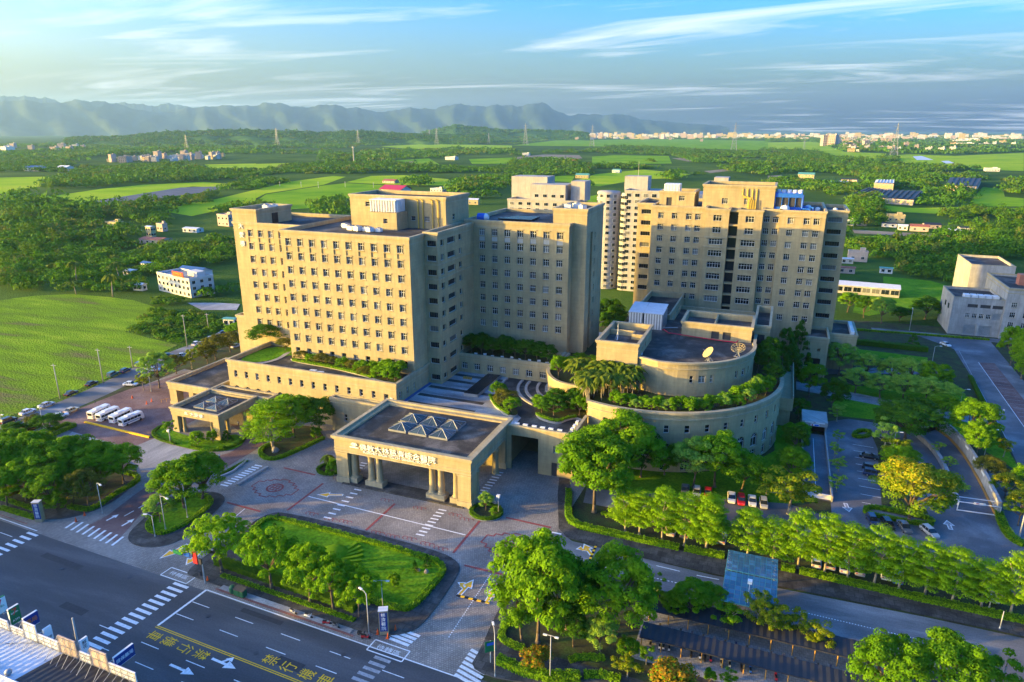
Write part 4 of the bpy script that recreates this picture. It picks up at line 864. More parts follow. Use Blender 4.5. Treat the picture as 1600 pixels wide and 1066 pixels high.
# low blocks at the tower's foot
low = thing('tower_annex', 'low stone annex at the right foot of tower with dark garage opening', 'hospital', (18, 250, 0))
blockwork(low, 8.0, 18.8, 243, 257.4, 0, 14.0, [(12.3, 16.9, .3, 6.6), rect(12.8, 9.6, 1.0, .9), rect(16.0, 9.6, 1.0, .9)], depth=1.2, out=.2, cdrop=1.5)
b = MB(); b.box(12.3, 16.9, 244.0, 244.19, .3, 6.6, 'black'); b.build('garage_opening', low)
b = MB(); b.box(11.6, 18.2, 241, 242.99, 3.4, 3.7, 'metal_white'); b.build('canopy', low)
blockwork(low, 18.9, 28.2, 254, 273, 0, 13.0, [rect(21, 9.4, 1.2, .9), rect(25.4, 9.4, 1.2, .9)], out=.25, cdrop=1.5, name='rear_wall')
for k in range(7):
    q = MB(); q.box(26.2, 27.4, 256 + k * 2.2, 257.4 + k * 2.2, 12.0, 13.6, 'metal_white'); q.build('roof_unit', low)
br = thing('link_bridge', 'grey stone footbridge leading from round hall terrace to the tower', 'bridge', (6.2, 206, 0))
b = MB(); b.box(4.2, 8.2, 194, 243, 5.4, 9.0, 'stone'); b.build('deck', br)
for k in range(3):
    b = MB(); b.box(4.6, 7.8, 196 + k * 18, 197.2 + k * 18, 0, 5.399, 'stone'); b.build('pier', br)
for x in (4.2, 7.9):
    b = MB(); b.box(x, x + .3, 194, 242.9, 9.002, 9.9, 'stone_trim'); b.build('parapet', br)

# ---------------------------------------------------------------- terrain, fields
b = MB(); b.poly([(-60000, -3000), (60000, -3000), (60000, 60000), (-60000, 60000)], -.12, 'terrain'); b.build('ground', None, kind='structure')
FIELDS = [
 ('field_mown', [(-354.7, 217.7), (-353.2, 223.8), (-348.3, 231.3), (-334.8, 240.6), (-311.9, 242.6), (-293.0, 241.7), (-274.2, 235.9), (-256.9, 228.1), (-251.5, 212.6), (-249.9, 199.2), (-236.6, 196.8), (-214.7, 193.0), (-212.9, 185.4), (-209.7, 168.6), (-206.5, 152.6), (-206.5, 137.4), (-204.9, 124.9), (-205.1, 118.7), (-300, 60), (-420, 90)]),
 ('field_yellow', [(-1304, 846), (-1247, 902), (-1042, 731), (-966, 622), (-1900, 900)]),
 ('field_yellow', [(-860, 596), (-915, 732), (-923, 811), (-883, 890), (-811, 872), (-758, 808), (-829, 813), (-781, 650), (-761, 561), (-806, 563)]),
 ('net_roof', [(-755, 564), (-781, 650), (-828, 791), (-787, 829), (-746, 768), (-701, 635), (-683, 555), (-713, 534)]),
 ('field_yellow', [(-1242, 1431), (-1188, 1518), (-1027, 1236), (-1041, 1197)]), ('field_yellow', [(-1342, 1364), (-1260, 1452), (-1000, 1150), (-1061, 1097)]),
 ('field_yellow', [(-601, 545), (-640, 599), (-642, 658), (-699, 800), (-580, 661), (-550, 564), (-539, 523)]),
 ('field_yellow', [(-608, 694), (-699, 800), (-757, 950), (-780, 1098), (-744, 1087), (-665, 911), (-643, 753)]),
 ('field_green', [(-580, 661), (-634, 743), (-656, 897), (-653, 952), (-556, 936), (-509, 831), (-503, 734), (-473, 627), (-510, 580)]),
 ('field_yellow', [(-663, 967), (-714, 1123), (-671, 1166), (-543, 1096), (-475, 985), (-422, 851), (-483, 964), (-564, 950)]),
 ('field_green', [(-1038, 1607), (-1009, 1911), (-793, 1559), (-922, 1527)]), ('bare_earth', [(-938, 1576), (-961, 1744), (-855, 1518), (-887, 1505)]),
 ('field_yellow', [(-2017, 3283), (-2118, 3975), (-1444, 3723), (-1211, 3121), (-1469, 2725)]), ('field_green', [(-872, 1899), (-831, 2007), (-799, 2061), (-654, 1687), (-738, 1626)]),
 ('field_green', [(-1444, 3723), (-1910, 6099), (-1076, 7058), (-176, 6235), (-87, 3207), (-529, 3485), (-977, 3687)]),
 ('bare_earth', [(-799, 2061), (-803, 2381), (-665, 2346), (-579, 2077), (-655, 1808)]), ('field_yellow', [(-726, 2089), (-682, 2149), (-628, 1993), (-677, 1937)]),
 ('field_green', [(-586, 2217), (-554, 2389), (-370, 2378), (-276, 1833), (-447, 1693)]), ('bare_earth', [(-328, 2175), (-292, 2258), (-223, 2031), (-253, 1964)]),
 ('field_green', [(-399, 1221), (-376, 1307), (-324, 1099), (-367, 1122)]), ('field_yellow', [(-323, 1080), (-342, 1320), (-289, 1522), (-171, 1386), (-187, 1256), (-235, 1215), (-260, 1034)]),
 ('field_green', [(-231, 863), (-225, 941), (-196, 790), (-216, 802)]), ('bare_earth', [(-161, 1506), (-103, 1680), (-94, 1598), (-141, 1442)]),
 ('field_yellow', [(-151, 5389), (176, 5913), (200, 3074), (327, 2914), (226, 2047), (187, 2309), (39, 3256), (-95, 3490)]),
 ('field_yellow', [(216, 2093), (288, 2633), (400, 2848), (508, 2719), (821, 3207), (453, 1745), (389, 1785), (325, 1831), (261, 1925)]),
 ('roof_sheet', [(371, 2618), (405, 2679), (383, 2324), (339, 2307)]), ('roof_sheet', [(388, 2245), (412, 2277), (396, 2113), (372, 2084)]),
 ('field_green', [(223, 1039), (271, 1223), (291, 1200), (259, 1053), (275, 1036), (247, 924), (188, 901)]), ('field_yellow', [(99, 885), (129, 861), (186, 892), (240, 895), (226, 842), (141, 809), (100, 816)]),
 ('bare_earth', [(-33, 1387), (-8, 1423), (-15, 1323), (-30, 1295)]),
 ('lawn', [(57.5, 440.9), (80.4, 436.4), (86.5, 426.2), (83.1, 397.6), (75.9, 378.5), (41.0, 339.4), (34.7, 343.9), (39.8, 380.8), (53.1, 399.2)]),
 ('field_green', [(51, 604), (76, 620), (83, 587), (64, 545), (45, 542)]), ('bare_earth', [(56, 649), (113, 644), (136, 632), (131, 613), (107, 624), (56, 626)]),
]
for i, (m_, pts) in enumerate(FIELDS): sheet('field', pts, -.06 + .002 * i, m_)
sheet('dirt_track', [(-264.9, 247.2), (-251.9, 252.3), (-239.3, 254.6), (-232.5, 244.7), (-247.7, 238.8)], .03, 'gravel')

# ---------------------------------------------------------------- site paving
def road_y(x): return 79.8 - .048 * (x + 90.7)              # white edge line of the main road
RD_ = Vector((math.cos(R(-2.75)), math.sin(R(-2.75)))); RN = Vector((-RD_.y, RD_.x)); RO = Vector((-90.7, 79.8))
def rp(s_, t_): v = RO + RD_ * s_ - RN * t_; return (v.x, v.y)     # along the road, t towards the camera
site = [(-196, 84.5), (-30, 76), (60, 72), (80, 100), (120, 330), (40, 330), (-60, 300), (-175, 260), (-196, 200)]
sheet('site_ground', site, -.01, 'soil')
sheet('main_road', [rp(-520, -1.0), rp(240, -1.0), rp(240, 25), rp(-520, 25)], .012, 'asphalt')
sheet('side_pavement', [rp(-520, 25), rp(240, 25), rp(240, 34), rp(-520, 34)], .008, 'sidewalk_light')
sheet('plaza', [(-187.5, 83.9), (-140, 81.6), (-36, 77.2), (-33, 118), (-37, 124), (-36.5, 143), (-40.3, 156), (-92, 152), (-165, 170), (-190, 172)], .02, 'cobble')
left_c = [(-196, 60), (-196, 100), (-196.4, 125), (-198, 145), (-202.5, 165), (-206, 182), (-205, 205), (-196, 235), (-180, 270), (-172, 330)]
b = MB(); ribbon(b, smooth_path(left_c, False, 2), 9.4, .028, 'lane_asphalt'); b.build('side_street', None, kind='structure')
sheet('brick_forecourt', [(-191, 121.5), (-176, 120), (-153.6, 118.2), (-152.5, 127), (-151.5, 146), (-168, 146), (-169, 172), (-185, 174), (-191, 150)], .034, 'cobble_red')
sheet('brick_path', [(-130.2, 87.1), (-119.32, 84.91), (-120.67, 88.63), (-124.3, 96.4), (-129.2, 104.8), (-132.9, 107.1), (-131.9, 100.2), (-129.8, 91.9)], .038, 'cobble_red')
sheet('brick_path', [(-129.6, 120.7), (-122.3, 116.9), (-122.1, 126.2), (-122.6, 136.3), (-125.4, 140.2), (-141.2, 140.4), (-129.4, 134.6), (-127.1, 126.1)], .036, 'cobble_red')
sheet('gravel_yard', [(-175.6, 116.5), (-179.8, 124.6), (-153.3, 125.2), (-135.9, 123.6), (-130.1, 122.5), (-135.7, 111.9), (-140.7, 110.0), (-155.3, 118.4)], .030, 'gravel')
sheet('lane', [(-36.5, 104.8), (75, 103.5), (75, 118.6), (30, 118.7), (-5, 117.6), (-33, 118.9), (-36.9, 121.8)], .030, 'lane_asphalt')
sheet('lane_pavement', [(-36.9, 122.2), (-34.3, 119.6), (-25, 118.3), (-5, 118.0), (30, 119.1), (75, 118.8), (75, 122.8), (8, 123.6), (-33, 123.2), (-35.5, 126.2), (-38.5, 137), (-41, 143.6), (-43.5, 143.6), (-41.5, 136)], .14, 'sidewalk_dark')
sheet('lot_paving', [(16.8, 147.6), (8, 150.5), (-35, 146.5), (-36, 141), (-35, 134.5), (8, 134.8), (60, 131), (62, 160), (48, 206), (24, 208), (17.3, 203)], .016, 'lot_asphalt')
sheet('service_road', [(60.5, 180), (78, 190), (80, 230), (82, 312), (110, 313), (110, 318), (40, 318), (40, 312), (57, 311), (66.5, 296), (64.5, 230)], .026, 'lot_asphalt')
sheet('parking_strip', [(71.6, 281), (76.5, 282), (75, 190), (68.6, 187)], .034, 'cobble_red')
sheet('hall_lawn', [(-36, 141), (8, 150.6), (10.6, 152), (10.6, 196), (4, 196), (4.5, 178), (-2, 166), (-14, 157.5), (-29, 154), (-40, 156)], .024, 'lawn')
sheet('court_lawn', [(29.7, 273.7), (54.2, 273.3), (55.3, 280.7), (30.3, 283.0)], .03, 'lawn')
sheet('tower_walk', [(9, 241), (28, 252), (60, 262), (60, 268), (28, 258), (9, 250)], .028, 'lot_asphalt')
sheet('terrace_walk', [(10, 228), (62, 216), (62, 222), (10, 236)], .028, 'sidewalk_light')
sheet('lot_lawn', [(50, 210), (61, 186), (62.5, 230), (58, 250), (20, 236), (20, 209), (45, 211)], .022, 'lawn')

# ---------------------------------------------------------------- planted islands: kerbed paving, lawn, hedges
def leaf_quads(P, Nn, size, r):
    """quads at points P facing roughly Nn, as arrays (V, F)"""
    k = len(P); Nn = Nn / np.maximum(np.linalg.norm(Nn, axis=1, keepdims=True), 1e-6)
    t = r.normal(size=(k, 3)); t -= (t * Nn).sum(1, keepdims=True) * Nn; t /= np.maximum(np.linalg.norm(t, axis=1, keepdims=True), 1e-6); u = np.cross(Nn, t)
    s = (size * r.uniform(.65, 1.3, k))[:, None]; a = .62
    V = np.stack([P + t * s, P + u * s * a, P - t * s, P - u * s * a], 1).reshape(-1, 3)
    return V
def quad_mesh(name, V, mats, midx=None, tint=None):
    n = len(V) // 4; me = bpy.data.meshes.new(name)
    me.vertices.add(len(V)); me.vertices.foreach_set('co', np.ascontiguousarray(V, dtype=np.float32).ravel())
    me.loops.add(4 * n); me.loops.foreach_set('vertex_index', np.arange(4 * n, dtype=np.int32))
    me.polygons.add(n); me.polygons.foreach_set('loop_start', np.arange(0, 4 * n, 4, dtype=np.int32)); me.polygons.foreach_set('loop_total', np.full(n, 4, dtype=np.int32))
    for m_ in mats: me.materials.append(M[m_])
    if midx is not None: me.polygons.foreach_set('material_index', np.asarray(midx, dtype=np.int32))
    if tint is not None:
        at = me.color_attributes.new('tint', 'FLOAT_COLOR', 'POINT'); at.data.foreach_set('color', np.ascontiguousarray(tint, dtype=np.float32).ravel())
    me.update(); me.validate(); return me
def hedge(pts, w, h, label, closed=False, mat='leaf_hedge', z=0.0, dens=26, name='hedge', group=None):
    """clipped hedge: woody core and a coat of small leaves following the path"""
    r = np.random.default_rng(abs(hash(label)) % 2**31 if False else len(pts) * 977 + int(abs(pts[0][0]) * 31))
    w *= 1.25; h *= 1.1
    path_ = [Vector(p[:2]) for p in pts] + ([Vector(pts[0][:2])] if closed else [])
    o = thing(name, label, 'hedge', (path_[0].x, path_[0].y, z), group=group)
    Ps, Ns = [], []
    L = sum((path_[i + 1] - path_[i]).length for i in range(len(path_) - 1)); n = int(L * dens * (w + 2 * h))
    lens = np.array([(path_[i + 1] - path_[i]).length for i in range(len(path_) - 1)]); cum = np.concatenate([[0], np.cumsum(lens)])
    s = r.uniform(0, L, n); idx = np.clip(np.searchsorted(cum, s) - 1, 0, len(lens) - 1); f = (s - cum[idx]) / lens[idx]
    A = np.array([tuple(p) for p in path_]); D = np.diff(A, axis=0) / lens[:, None]; base = A[idx] + D[idx] * (f * lens[idx])[:, None]; nn = np.stack([-D[idx][:, 1], D[idx][:, 0]], 1)
    q = r.uniform(0, w + 2 * h, n); side = np.where(q < h, -1, np.where(q < h + w, 0, 1))
    off = np.where(side == 0, q - h - w / 2, side * w / 2); zz = np.where(side == -1, q, np.where(side == 0, h, w + 2 * h - q))
    lump = .07 * np.sin(base[:, 0] * 2.3 + base[:, 1] * 1.7) + .05 * np.sin(base[:, 0] * 5.1)
    P = np.stack([base[:, 0] + nn[:, 0] * off, base[:, 1] + nn[:, 1] * off, z + zz * (1 + lump)], 1) + r.normal(0, .05, (n, 3))
    Nn = np.stack([nn[:, 0] * side, nn[:, 1] * side, (side == 0) * 1.0 + .25], 1) + r.normal(0, .3, (n, 3))
    V = leaf_quads(P, Nn, .15, r)
    link('foliage', quad_mesh('foliage', V, [mat]), o)
    c = MB(); c.prism(strip(pts if not closed else list(pts) + [pts[0]], w * .82), z, z + h * .88, 'leaf_hedge_dark'); c.build('core', o)
    return o
def island(name, outer, inner, pav, infill, h=.15):
    """kerb-edged paved island with a planted inner area"""
    b = MB(); b.prism(outer, 0, h, 'kerb_dark', topmat=pav); b.build(name, None, kind='structure')
    if inner: sheet('planting_ground', inner, h + .012, infill)

# centre island
outC = smooth_path([(-98.6, 82.6), (-98.6, 97), (-98.2, 104.6), (-94.5, 107.2), (-57.5, 106.1), (-51, 104), (-49.6, 100), (-49.2, 86), (-51, 82.5), (-56, 80.2), (-96, 81.6)], True, 2)
island('centre_island', outC, smooth_path([(-96.3, 88), (-96.6, 102.5), (-94.5, 104.2), (-56.5, 102.9), (-53.2, 101.3), (-52.4, 98.8), (-52.9, 88.5), (-54.5, 87.4), (-60, 87.5)], True, 1), 'sidewalk_dark', 'lawn')
hedge(smooth_path([(-96.0, 97.7), (-96.7, 102.6), (-94.5, 104.2), (-56.5, 102.9), (-53.3, 101.4), (-52.4, 98.8), (-52.9, 88.7), (-54.5, 87.6), (-60, 87.7), (-66, 88.2)], False, 2), .9, .75, 'bright clipped low hedge rounding the back and right of central lawn')
hedge([(-94.8, 86.9), (-62.0, 84.8)], 1.5, 1.3, 'tall dark green hedge between central lawn trees and the main road', mat='leaf_hedge_dark')
hedge([(-91.0, 84.0), (-60.6, 82.3)], .8, .45, 'low bright planting strip along the kerb of the main road', dens=20)
strip_pts = [rp(2, -1.05), rp(31, -1.05), rp(31, -2.2), rp(2, -2.2)]
sheet('verge', strip_pts, .16, 'gravel')

# left tree island, middle small island, right tree island
outA = smooth_path([(-187, 85.0), (-150, 85.2), (-138.5, 85.6), (-133, 93), (-135.5, 104), (-142, 110.5), (-150, 113), (-187, 117)], True, 2)
island('left_tree_island', outA, [(-185, 88), (-150, 88.5), (-142, 89.5), (-137.5, 95), (-138.5, 103), (-143.5, 107.5), (-151, 110), (-185, 114)], 'sidewalk_dark', 'soil')
hedge(smooth_path([(-140.4, 91.0), (-135.5, 91.3), (-134.6, 93.2), (-135.8, 98.7), (-136.1, 105.4), (-138.6, 107.3), (-142.4, 107.3)], False, 1), .9, .8, 'bright hedge around the right end of the left tree island')
hedge([(-158.7, 88.1), (-146.2, 87.5)], .8, .6, 'upper bright low hedge row beside the left stretch of main road'); hedge([(-154.7, 85.4), (-143.1, 85.2)], .9, .6, 'lower bright low hedge row beside the left stretch of main road')
hedge([(-183.0, 118.1), (-183.3, 122.8), (-180.1, 123.1), (-179.5, 116.3)], .8, .9, 'small trimmed hedge corner beside the gravel yard and street', True)
outB = smooth_path([(-119.29, 87.01), (-121.5, 94.3), (-124.4, 101.4), (-120.9, 106.3), (-115.1, 108.5), (-110.7, 106.7), (-109.25, 102.26), (-107.03, 92.48), (-108.49, 87.41), (-113.62, 85.09)], True, 2)
island('middle_island', outB, smooth_path([(-117.78, 91.21), (-119.7, 95.0), (-120.6, 102.9), (-117.3, 105.9), (-113.4, 104.8), (-111.4, 101.4), (-110.92, 95.37), (-112.15, 90.85), (-114.86, 90.16)], True, 1), 'sidewalk_dark', 'lawn')
hedge(smooth_path([(-117.78, 91.21), (-120.0, 94.9), (-120.6, 102.9), (-117.4, 106.0), (-113.2, 104.9), (-111.4, 101.4), (-110.92, 95.37), (-111.99, 90.70), (-114.75, 90.06)], True, 1), .8, .7, 'bright hedge ring around the small middle tree island', True)
outD = smooth_path([(-38.03, 84.45), (-38.81, 91.01), (-39.11, 101.32), (-37.30, 112.60), (-28.87, 111.92), (-15.54, 109.77), (20, 104.3), (40, 103.6), (40, 88), (-8, 84), (-25, 80.5), (-38, 78.5)], True, 2)
island('right_tree_island', outD, smooth_path([(-36.56, 89.51), (-37.36, 97.91), (-35.71, 109.27), (-27.14, 108.84), (-15.48, 105.08), (-14, 92), (10, 86), (-18.28, 86.90), (-31.44, 86.46), (-35.03, 86.70)], True, 1), 'sidewalk_dark', 'soil')
hedge(smooth_path([(-34.98, 94.96), (-36.34, 90.48), (-36.03, 87.43), (-34.16, 86.49), (-31.35, 86.23)], False, 1), .9, .7, 'bright curved hedge at the left tip of right tree island')
hedge([(-23.93, 86.48), (-22.16, 87.94), (-18.79, 88.99)], .9, .7, 'short bright curved hedge under the right island trees'); hedge([(-34.44, 82.40), (-30.01, 81.61), (-25.72, 81.81), (-21.31, 83.67)], 1.2, 1.2, 'dark clipped hedge beside the main road right of zebra crossing', mat='leaf_hedge'); hedge([(-20.98, 84.37), (-18.26, 85.43), (-15.47, 85.36)], 1.0, .8, 'bright hedge bend at the bottom edge right of the dark hedge')
# portico islands
for nm, c, rx, ry, lab in (('portico_island', (-53.6, 122.6), 4.0, 3.6, 'round hedge ring at the right front corner of entrance portico'), ('portico_island', (-97.2, 127.0), 3.6, 3.4, 'round hedge ring at the left front corner of entrance portico')):
    ou = [(c[0] + rx * math.cos(t), c[1] + ry * math.sin(t)) for t in np.linspace(0, 2 * math.pi, 22)[:-1]]
    island(nm, ou, [(c[0] + (rx - .5) * math.cos(t), c[1] + (ry - .5) * math.sin(t)) for t in np.linspace(0, 2 * math.pi, 22)[:-1]], 'kerb', 'soil')
    hedge([(c[0] + (rx - .6) * math.cos(t), c[1] + (ry - .6) * math.sin(t)) for t in np.linspace(0, 2 * math.pi, 22)[:-1]], .7, .7, lab, True, 'leaf_hedge_dark')
outG = smooth_path([(-155.9, 127.4), (-157.1, 130.0), (-156.5, 132.4), (-149.9, 129.7), (-133.7, 129.1), (-135.5, 135.3), (-130.2, 134.3), (-127.3, 130.6), (-127.7, 126.8), (-132.4, 123.6), (-139.9, 123.4), (-151.0, 124.3)], True, 2)
island('side_portico_island', outG, outG, 'kerb', 'lawn'); hedge(smooth_path([(-144.1, 124.1), (-151.7, 125.0), (-155.5, 127.0), (-157.2, 130.5), (-156.3, 132.4)], False, 1), .7, .6, 'dark low hedge curling round the left of side portico garden', mat='leaf_hedge_dark'); hedge(smooth_path([(-139.2, 124.6), (-132.8, 124.1), (-128.9, 127.0), (-128.6, 132.0), (-130.3, 134.8)], False, 1), .7, .6, 'dark low hedge round the right of the side portico garden', mat='leaf_hedge_dark')
outH = smooth_path([(-119.3, 127.3), (-120.9, 130.3), (-119.8, 133.5), (-124.6, 144.7), (-117.0, 147.7), (-109.7, 142.3), (-109.1, 140.1), (-110.9, 133.3), (-113.0, 126.3), (-116.0, 125.6)], True, 2)
island('podium_island', outH, outH, 'kerb', 'soil'); hedge(smooth_path([(-120.2, 133.4), (-120.9, 130.3), (-119.2, 127.4), (-116.1, 125.8), (-113.1, 126.4), (-111.0, 133.4), (-109.5, 141.4)], False, 2), .8, .8, 'bright hedge curving round the big tree before the podium')
b = MB(); b.prism(strip([(-180.0, 125.9), (-167.5, 125.4), (-154.2, 124.9)], .5), 0, .45, 'yellow_paint'); b.build('yellow_kerb', None, label='long yellow painted barrier kerb in front of the parked buses', category='barrier')

# lane hedges and lot islands
hedge(smooth_path([(-39.4, 138), (-36.6, 128), (-35.4, 125.4), (-33, 124.2), (-20, 123.7), (-12.3, 123.7)], False, 1), 1.1, 1.0, 'bright hedge curving from round hall garden along the lane to canopy gap'); hedge([(-11.2, 123.8), (-3.6, 123.9)], 1.1, 1.0, 'short bright hedge piece just left of the lane canopy'); hedge([(6.8, 124.3), (9.2, 124.2)], 1.1, 1.0, 'very short hedge stub right beside the lane canopy'); hedge([(10.0, 124.2), (30, 123.4), (62, 122.9)], 1.1, 1.0, 'long bright hedge running right from the lane canopy to frame edge')
hedge([(8.5, 131.6), (60, 129.4)], .8, .7, 'second low hedge behind the trunks of lane tree row', mat='leaf_hedge'); hedge([(-30, 131.2), (-4, 131.6)], .8, .6, 'low hedge behind the lane trees left of canopy', mat='leaf_hedge_dark')
sheet('tree_row_bed', [(-33, 124.4), (-4, 124.4), (60, 123.6), (60, 130.8), (8, 132.4), (-33, 132.4)], .03, 'soil')
for pts, lab in (([(23.4, 152.0), (24.1, 154.8), (27.3, 155.5), (36.0, 154.9), (36.8, 152.8), (35.0, 151.2), (26.9, 151.4)], 'hedge ring under the golden tree in right car park'), ([(24.1, 195.2), (26.3, 199.6), (29.1, 199.8), (28.3, 196.3), (25.3, 194.2)], 'small hedge loop at the left head of car park rows'), ([(34.0, 192.3), (36.8, 195.5), (37.6, 191.5), (36.7, 189.0), (35.2, 189.5)], 'small hedge loop at the right head of car park rows')):
    hedge(smooth_path(pts, True, 1), .8, .8, lab, True)
sheet('lot_island', [(29.0, 198.9), (35.6, 195.6), (36.9, 190.7), (35.0, 181.8), (32.6, 171.5), (35.9, 153.9), (27.2, 154.5), (28.6, 174.5), (29.7, 189.0)], .05, 'soil')
hedge(smooth_path([(50.6, 162.3), (50.1, 155.4), (50.6, 151.6), (52.3, 150.0)], False, 1), 1.3, 1.0, 'dark hedge along the right rim of car park exit')
hedge([(60.5, 205), (62.8, 232), (65.0, 262)], 1.0, .8, 'hedge strip between right parking trees and the service road', mat='leaf_hedge_dark')
hedge([(30.5, 290.0), (56.5, 289.0)], 2.2, 1.8, 'row of dark round bushes by the tower rear road', mat='leaf_hedge_dark', dens=14); hedge([(29.5, 311.0), (82, 314.5)], .8, .7, 'long clipped hedge along far side of the rear road', mat='leaf_hedge')
b = MB(); b.prism(strip([(-120.0, 112.6), (-118.7, 117.4), (-119.8, 123.7)], .5), 0, .5, 'kerb'); b.build('planter_kerb', None, label='striped raised kerb left of the small zebra crossing', category='kerb'); hedge([(-120.3, 114.8), (-119.7, 123.3)], .6, .5, 'low hedge on the raised kerb left of small zebra', z=.0, mat='leaf_hedge_dark')
b = MB(); b.prism(strip([(-112.9, 112.4), (-112.8, 118.2), (-112.4, 122.3)], .6), 0, .5, 'kerb'); b.build('planter_kerb', None, label='striped raised kerb right of the small zebra crossing', category='kerb')

# ---------------------------------------------------------------- road paint
def paint(name, polys, mat, z=.045, parent=None):
    b = MB()
    for p in polys: b.poly(p, z, mat)
    return b.build(name, parent, kind=None if parent else 'structure')
def line(a, c, w):
    a, c = Vector(a[:2]), Vector(c[:2]); d = (c - a).normalized(); n = Vector((-d.y, d.x)) * w / 2
    return [tuple(a + n), tuple(a - n), tuple(c - n), tuple(c + n)]
def rline(s0, s1, t_, w=.18): return [rp(s0, t_ - w / 2), rp(s1, t_ - w / 2), rp(s1, t_ + w / 2), rp(s0, t_ + w / 2)]
paint('edge_line', [rline(.2, 90, 0, .22)], 'white_paint'); paint('edge_line', [rline(-140, -47.5, 0, .2)], 'white_paint')
paint('red_line', [rline(1.5, 32, -.7, .14), rline(1.5, 32, -.95, .1)], 'red_paint', .165); paint('red_line', [rline(-140, -52, -.75, .14)], 'red_paint', .165)
paint('stop_line', [[rp(-.1, 0), rp(.35, 0), rp(.35, 10.4), rp(-.1, 10.4)]], 'white_paint')
paint('centre_line', [rline(0, 120, 10.45, .16), rline(0, 120, 10.8, .16)], 'yellow_paint')
for t_ in (3.5, 6.95):
    for k in range(9): paint('lane_dash', [rline(.5 + 10 * k if k else .5, 4.5 + 10 * k, t_, .15)], 'white_paint')
for t_ in (14.3, 17.8):
    for k in range(-1, 8): paint('lane_dash', [rline(1.0 + 10 * k + (3 if t_ > 16 else 0), 5.0 + 10 * k + (3 if t_ > 16 else 0), t_, .15)], 'white_paint')
for t_ in (3.5, 7):
    for k in range(4): paint('lane_dash', [rline(-54 - 10 * k, -50 - 10 * k, t_, .15)], 'white_paint')
def zebra(name, c0, c1, along, length, width, n, mat='white_paint', z=.05):
    """crossing: n stripes set between c0 and c1, each lying along 'along'"""
    o = link(name, None, None, (c0[0], c0[1], 0), kind='structure'); along = Vector(along[:2]).normalized(); nn = Vector((-along.y, along.x))
    for k in range(n):
        c = Vector(c0[:2]).lerp(Vector(c1[:2]), k / max(1, n - 1)); P = [c + along * a * length / 2 + nn * b_ * width / 2 for a, b_ in ((-1, -1), (1, -1), (1, 1), (-1, 1))]
        b = MB(); b.poly([tuple(p) for p in P], z, mat); b.build('stripe', o)
zebra('zebra_crossing', rp(-5.2, 1.0), rp(-5.2, 24.5), RD_, 3.6, .62, 19)
zebra('zebra_crossing', rp(-47.2, 1.2), rp(-46.5, 17), RD_, 3.2, .6, 12)
zebra('zebra_crossing', (-133.9, 86.5), (-119.25, 85.40), ((-131.9, 87.0)[0] - (-131.6, 85.3)[0], (-131.9, 87.0)[1] - (-131.6, 85.3)[1]), 3.2, .55, 9)
zebra('zebra_crossing', rp(33.5, .5) if False else (-51.59, 76.33), (-52.40, 71.36), RD_, 3.0, .62, 5, 'faded_white')
zebra('zebra_crossing', (-50.65, 83.26), (-51.28, 80.75), ((-50.12, 83.33)[0] - (-52.72, 82.58)[0] + 1, -.35), 4.2, .6, 4)
zebra('zebra_crossing', (-37.33, 82.84), (-37.43, 77.13), (3.5, -.9), 4.4, .6, 7)
def ladder(c0, c1, n, length, width): zebra('zebra_crossing', c0, c1, (1, .02), length, width, n, z=.055)
ladder((-85.43, 121.02), (-84.47, 104.65), 10, 1.9, .45); ladder((-63.03, 120.10), (-62.87, 109.68), 9, 1.9, .45); ladder((-57.9, 140.9), (-57.81, 129.90), 9, 1.9, .45); ladder((-91.5, 133.1), (-91.2, 130.6), 3, 1.8, .45)
ladder((-115.3, 122.4), (-115.9, 111.5), 11, 2.2, .5); ladder((-36.79, 120.47), (-37.75, 113.24), 6, 2.0, .45)
paint('plaza_line', [line((-94.18, 114.36), (-54.16, 113.03), .28)], 'white_paint', .05)
for a, c in (((-94.78, 107.66), (-94.8, 120.7)), ((-74.29, 107.02), (-74.19, 118.72)), ((-53.76, 106.39), (-53.60, 119.22)), ((-49.98, 103.51), (-40.04, 103.48)), ((-48.88, 122.34), (-38.56, 122.08)), ((-109.6, 105.5), (-99.98, 105.14)), ((-108.7, 123.8), (-99.1, 123.5))):
    paint('red_band', [line(a, c, .55)], 'red_paint', .046)
def crest(cx, cy, s, rz):
    """red paving emblem: stepped outline and a round seal"""
    b = MB(); pts = [(-6, -1.5), (-6, 1.5), (-4.6, 1.5), (-4.6, 2.6), (-3.2, 2.6), (-3.2, 3.6), (-1.2, 3.6), (-1.2, 4.4), (1.2, 4.4), (1.2, 3.6), (3.2, 3.6), (3.2, 2.6), (4.6, 2.6), (4.6, 1.5), (6, 1.5), (6, -1.5), (4.6, -1.5), (4.6, -2.6), (3.2, -2.6), (3.2, -3.6), (1.2, -3.6), (1.2, -4.4), (-1.2, -4.4), (-1.2, -3.6), (-3.2, -3.6), (-3.2, -2.6), (-4.6, -2.6), (-4.6, -1.5)]
    c_, s_ = math.cos(rz), math.sin(rz); f = lambda p: (cx + s * (p[0] * c_ - p[1] * s_), cy + s * (p[0] * s_ + p[1] * c_))
    for i in range(len(pts)): b.poly(line(f(pts[i]), f(pts[(i + 1) % len(pts)]), .26 * s + .06), .046 + .0001 * i, 'red_paint')
    ribbon(b, [f((1.9 * math.cos(t), 1.9 * math.sin(t))) for t in np.linspace(0, 2 * math.pi, 25)[:-1]], .5 * s, .05, 'red_paint', True)
    for x in (-.9, 0, .9): b.poly(line(f((x, -1.1)), f((x, 1.1)), .3 * s), .0502 + .0001 * (x + 2), 'red_paint')
    for y in (-1, 0, 1): b.poly(line(f((-1.3, y)), f((1.3, y)), .26 * s), .0506 + .0001 * (y + 2), 'red_paint')
    b.build('paving_emblem', None, kind='structure')
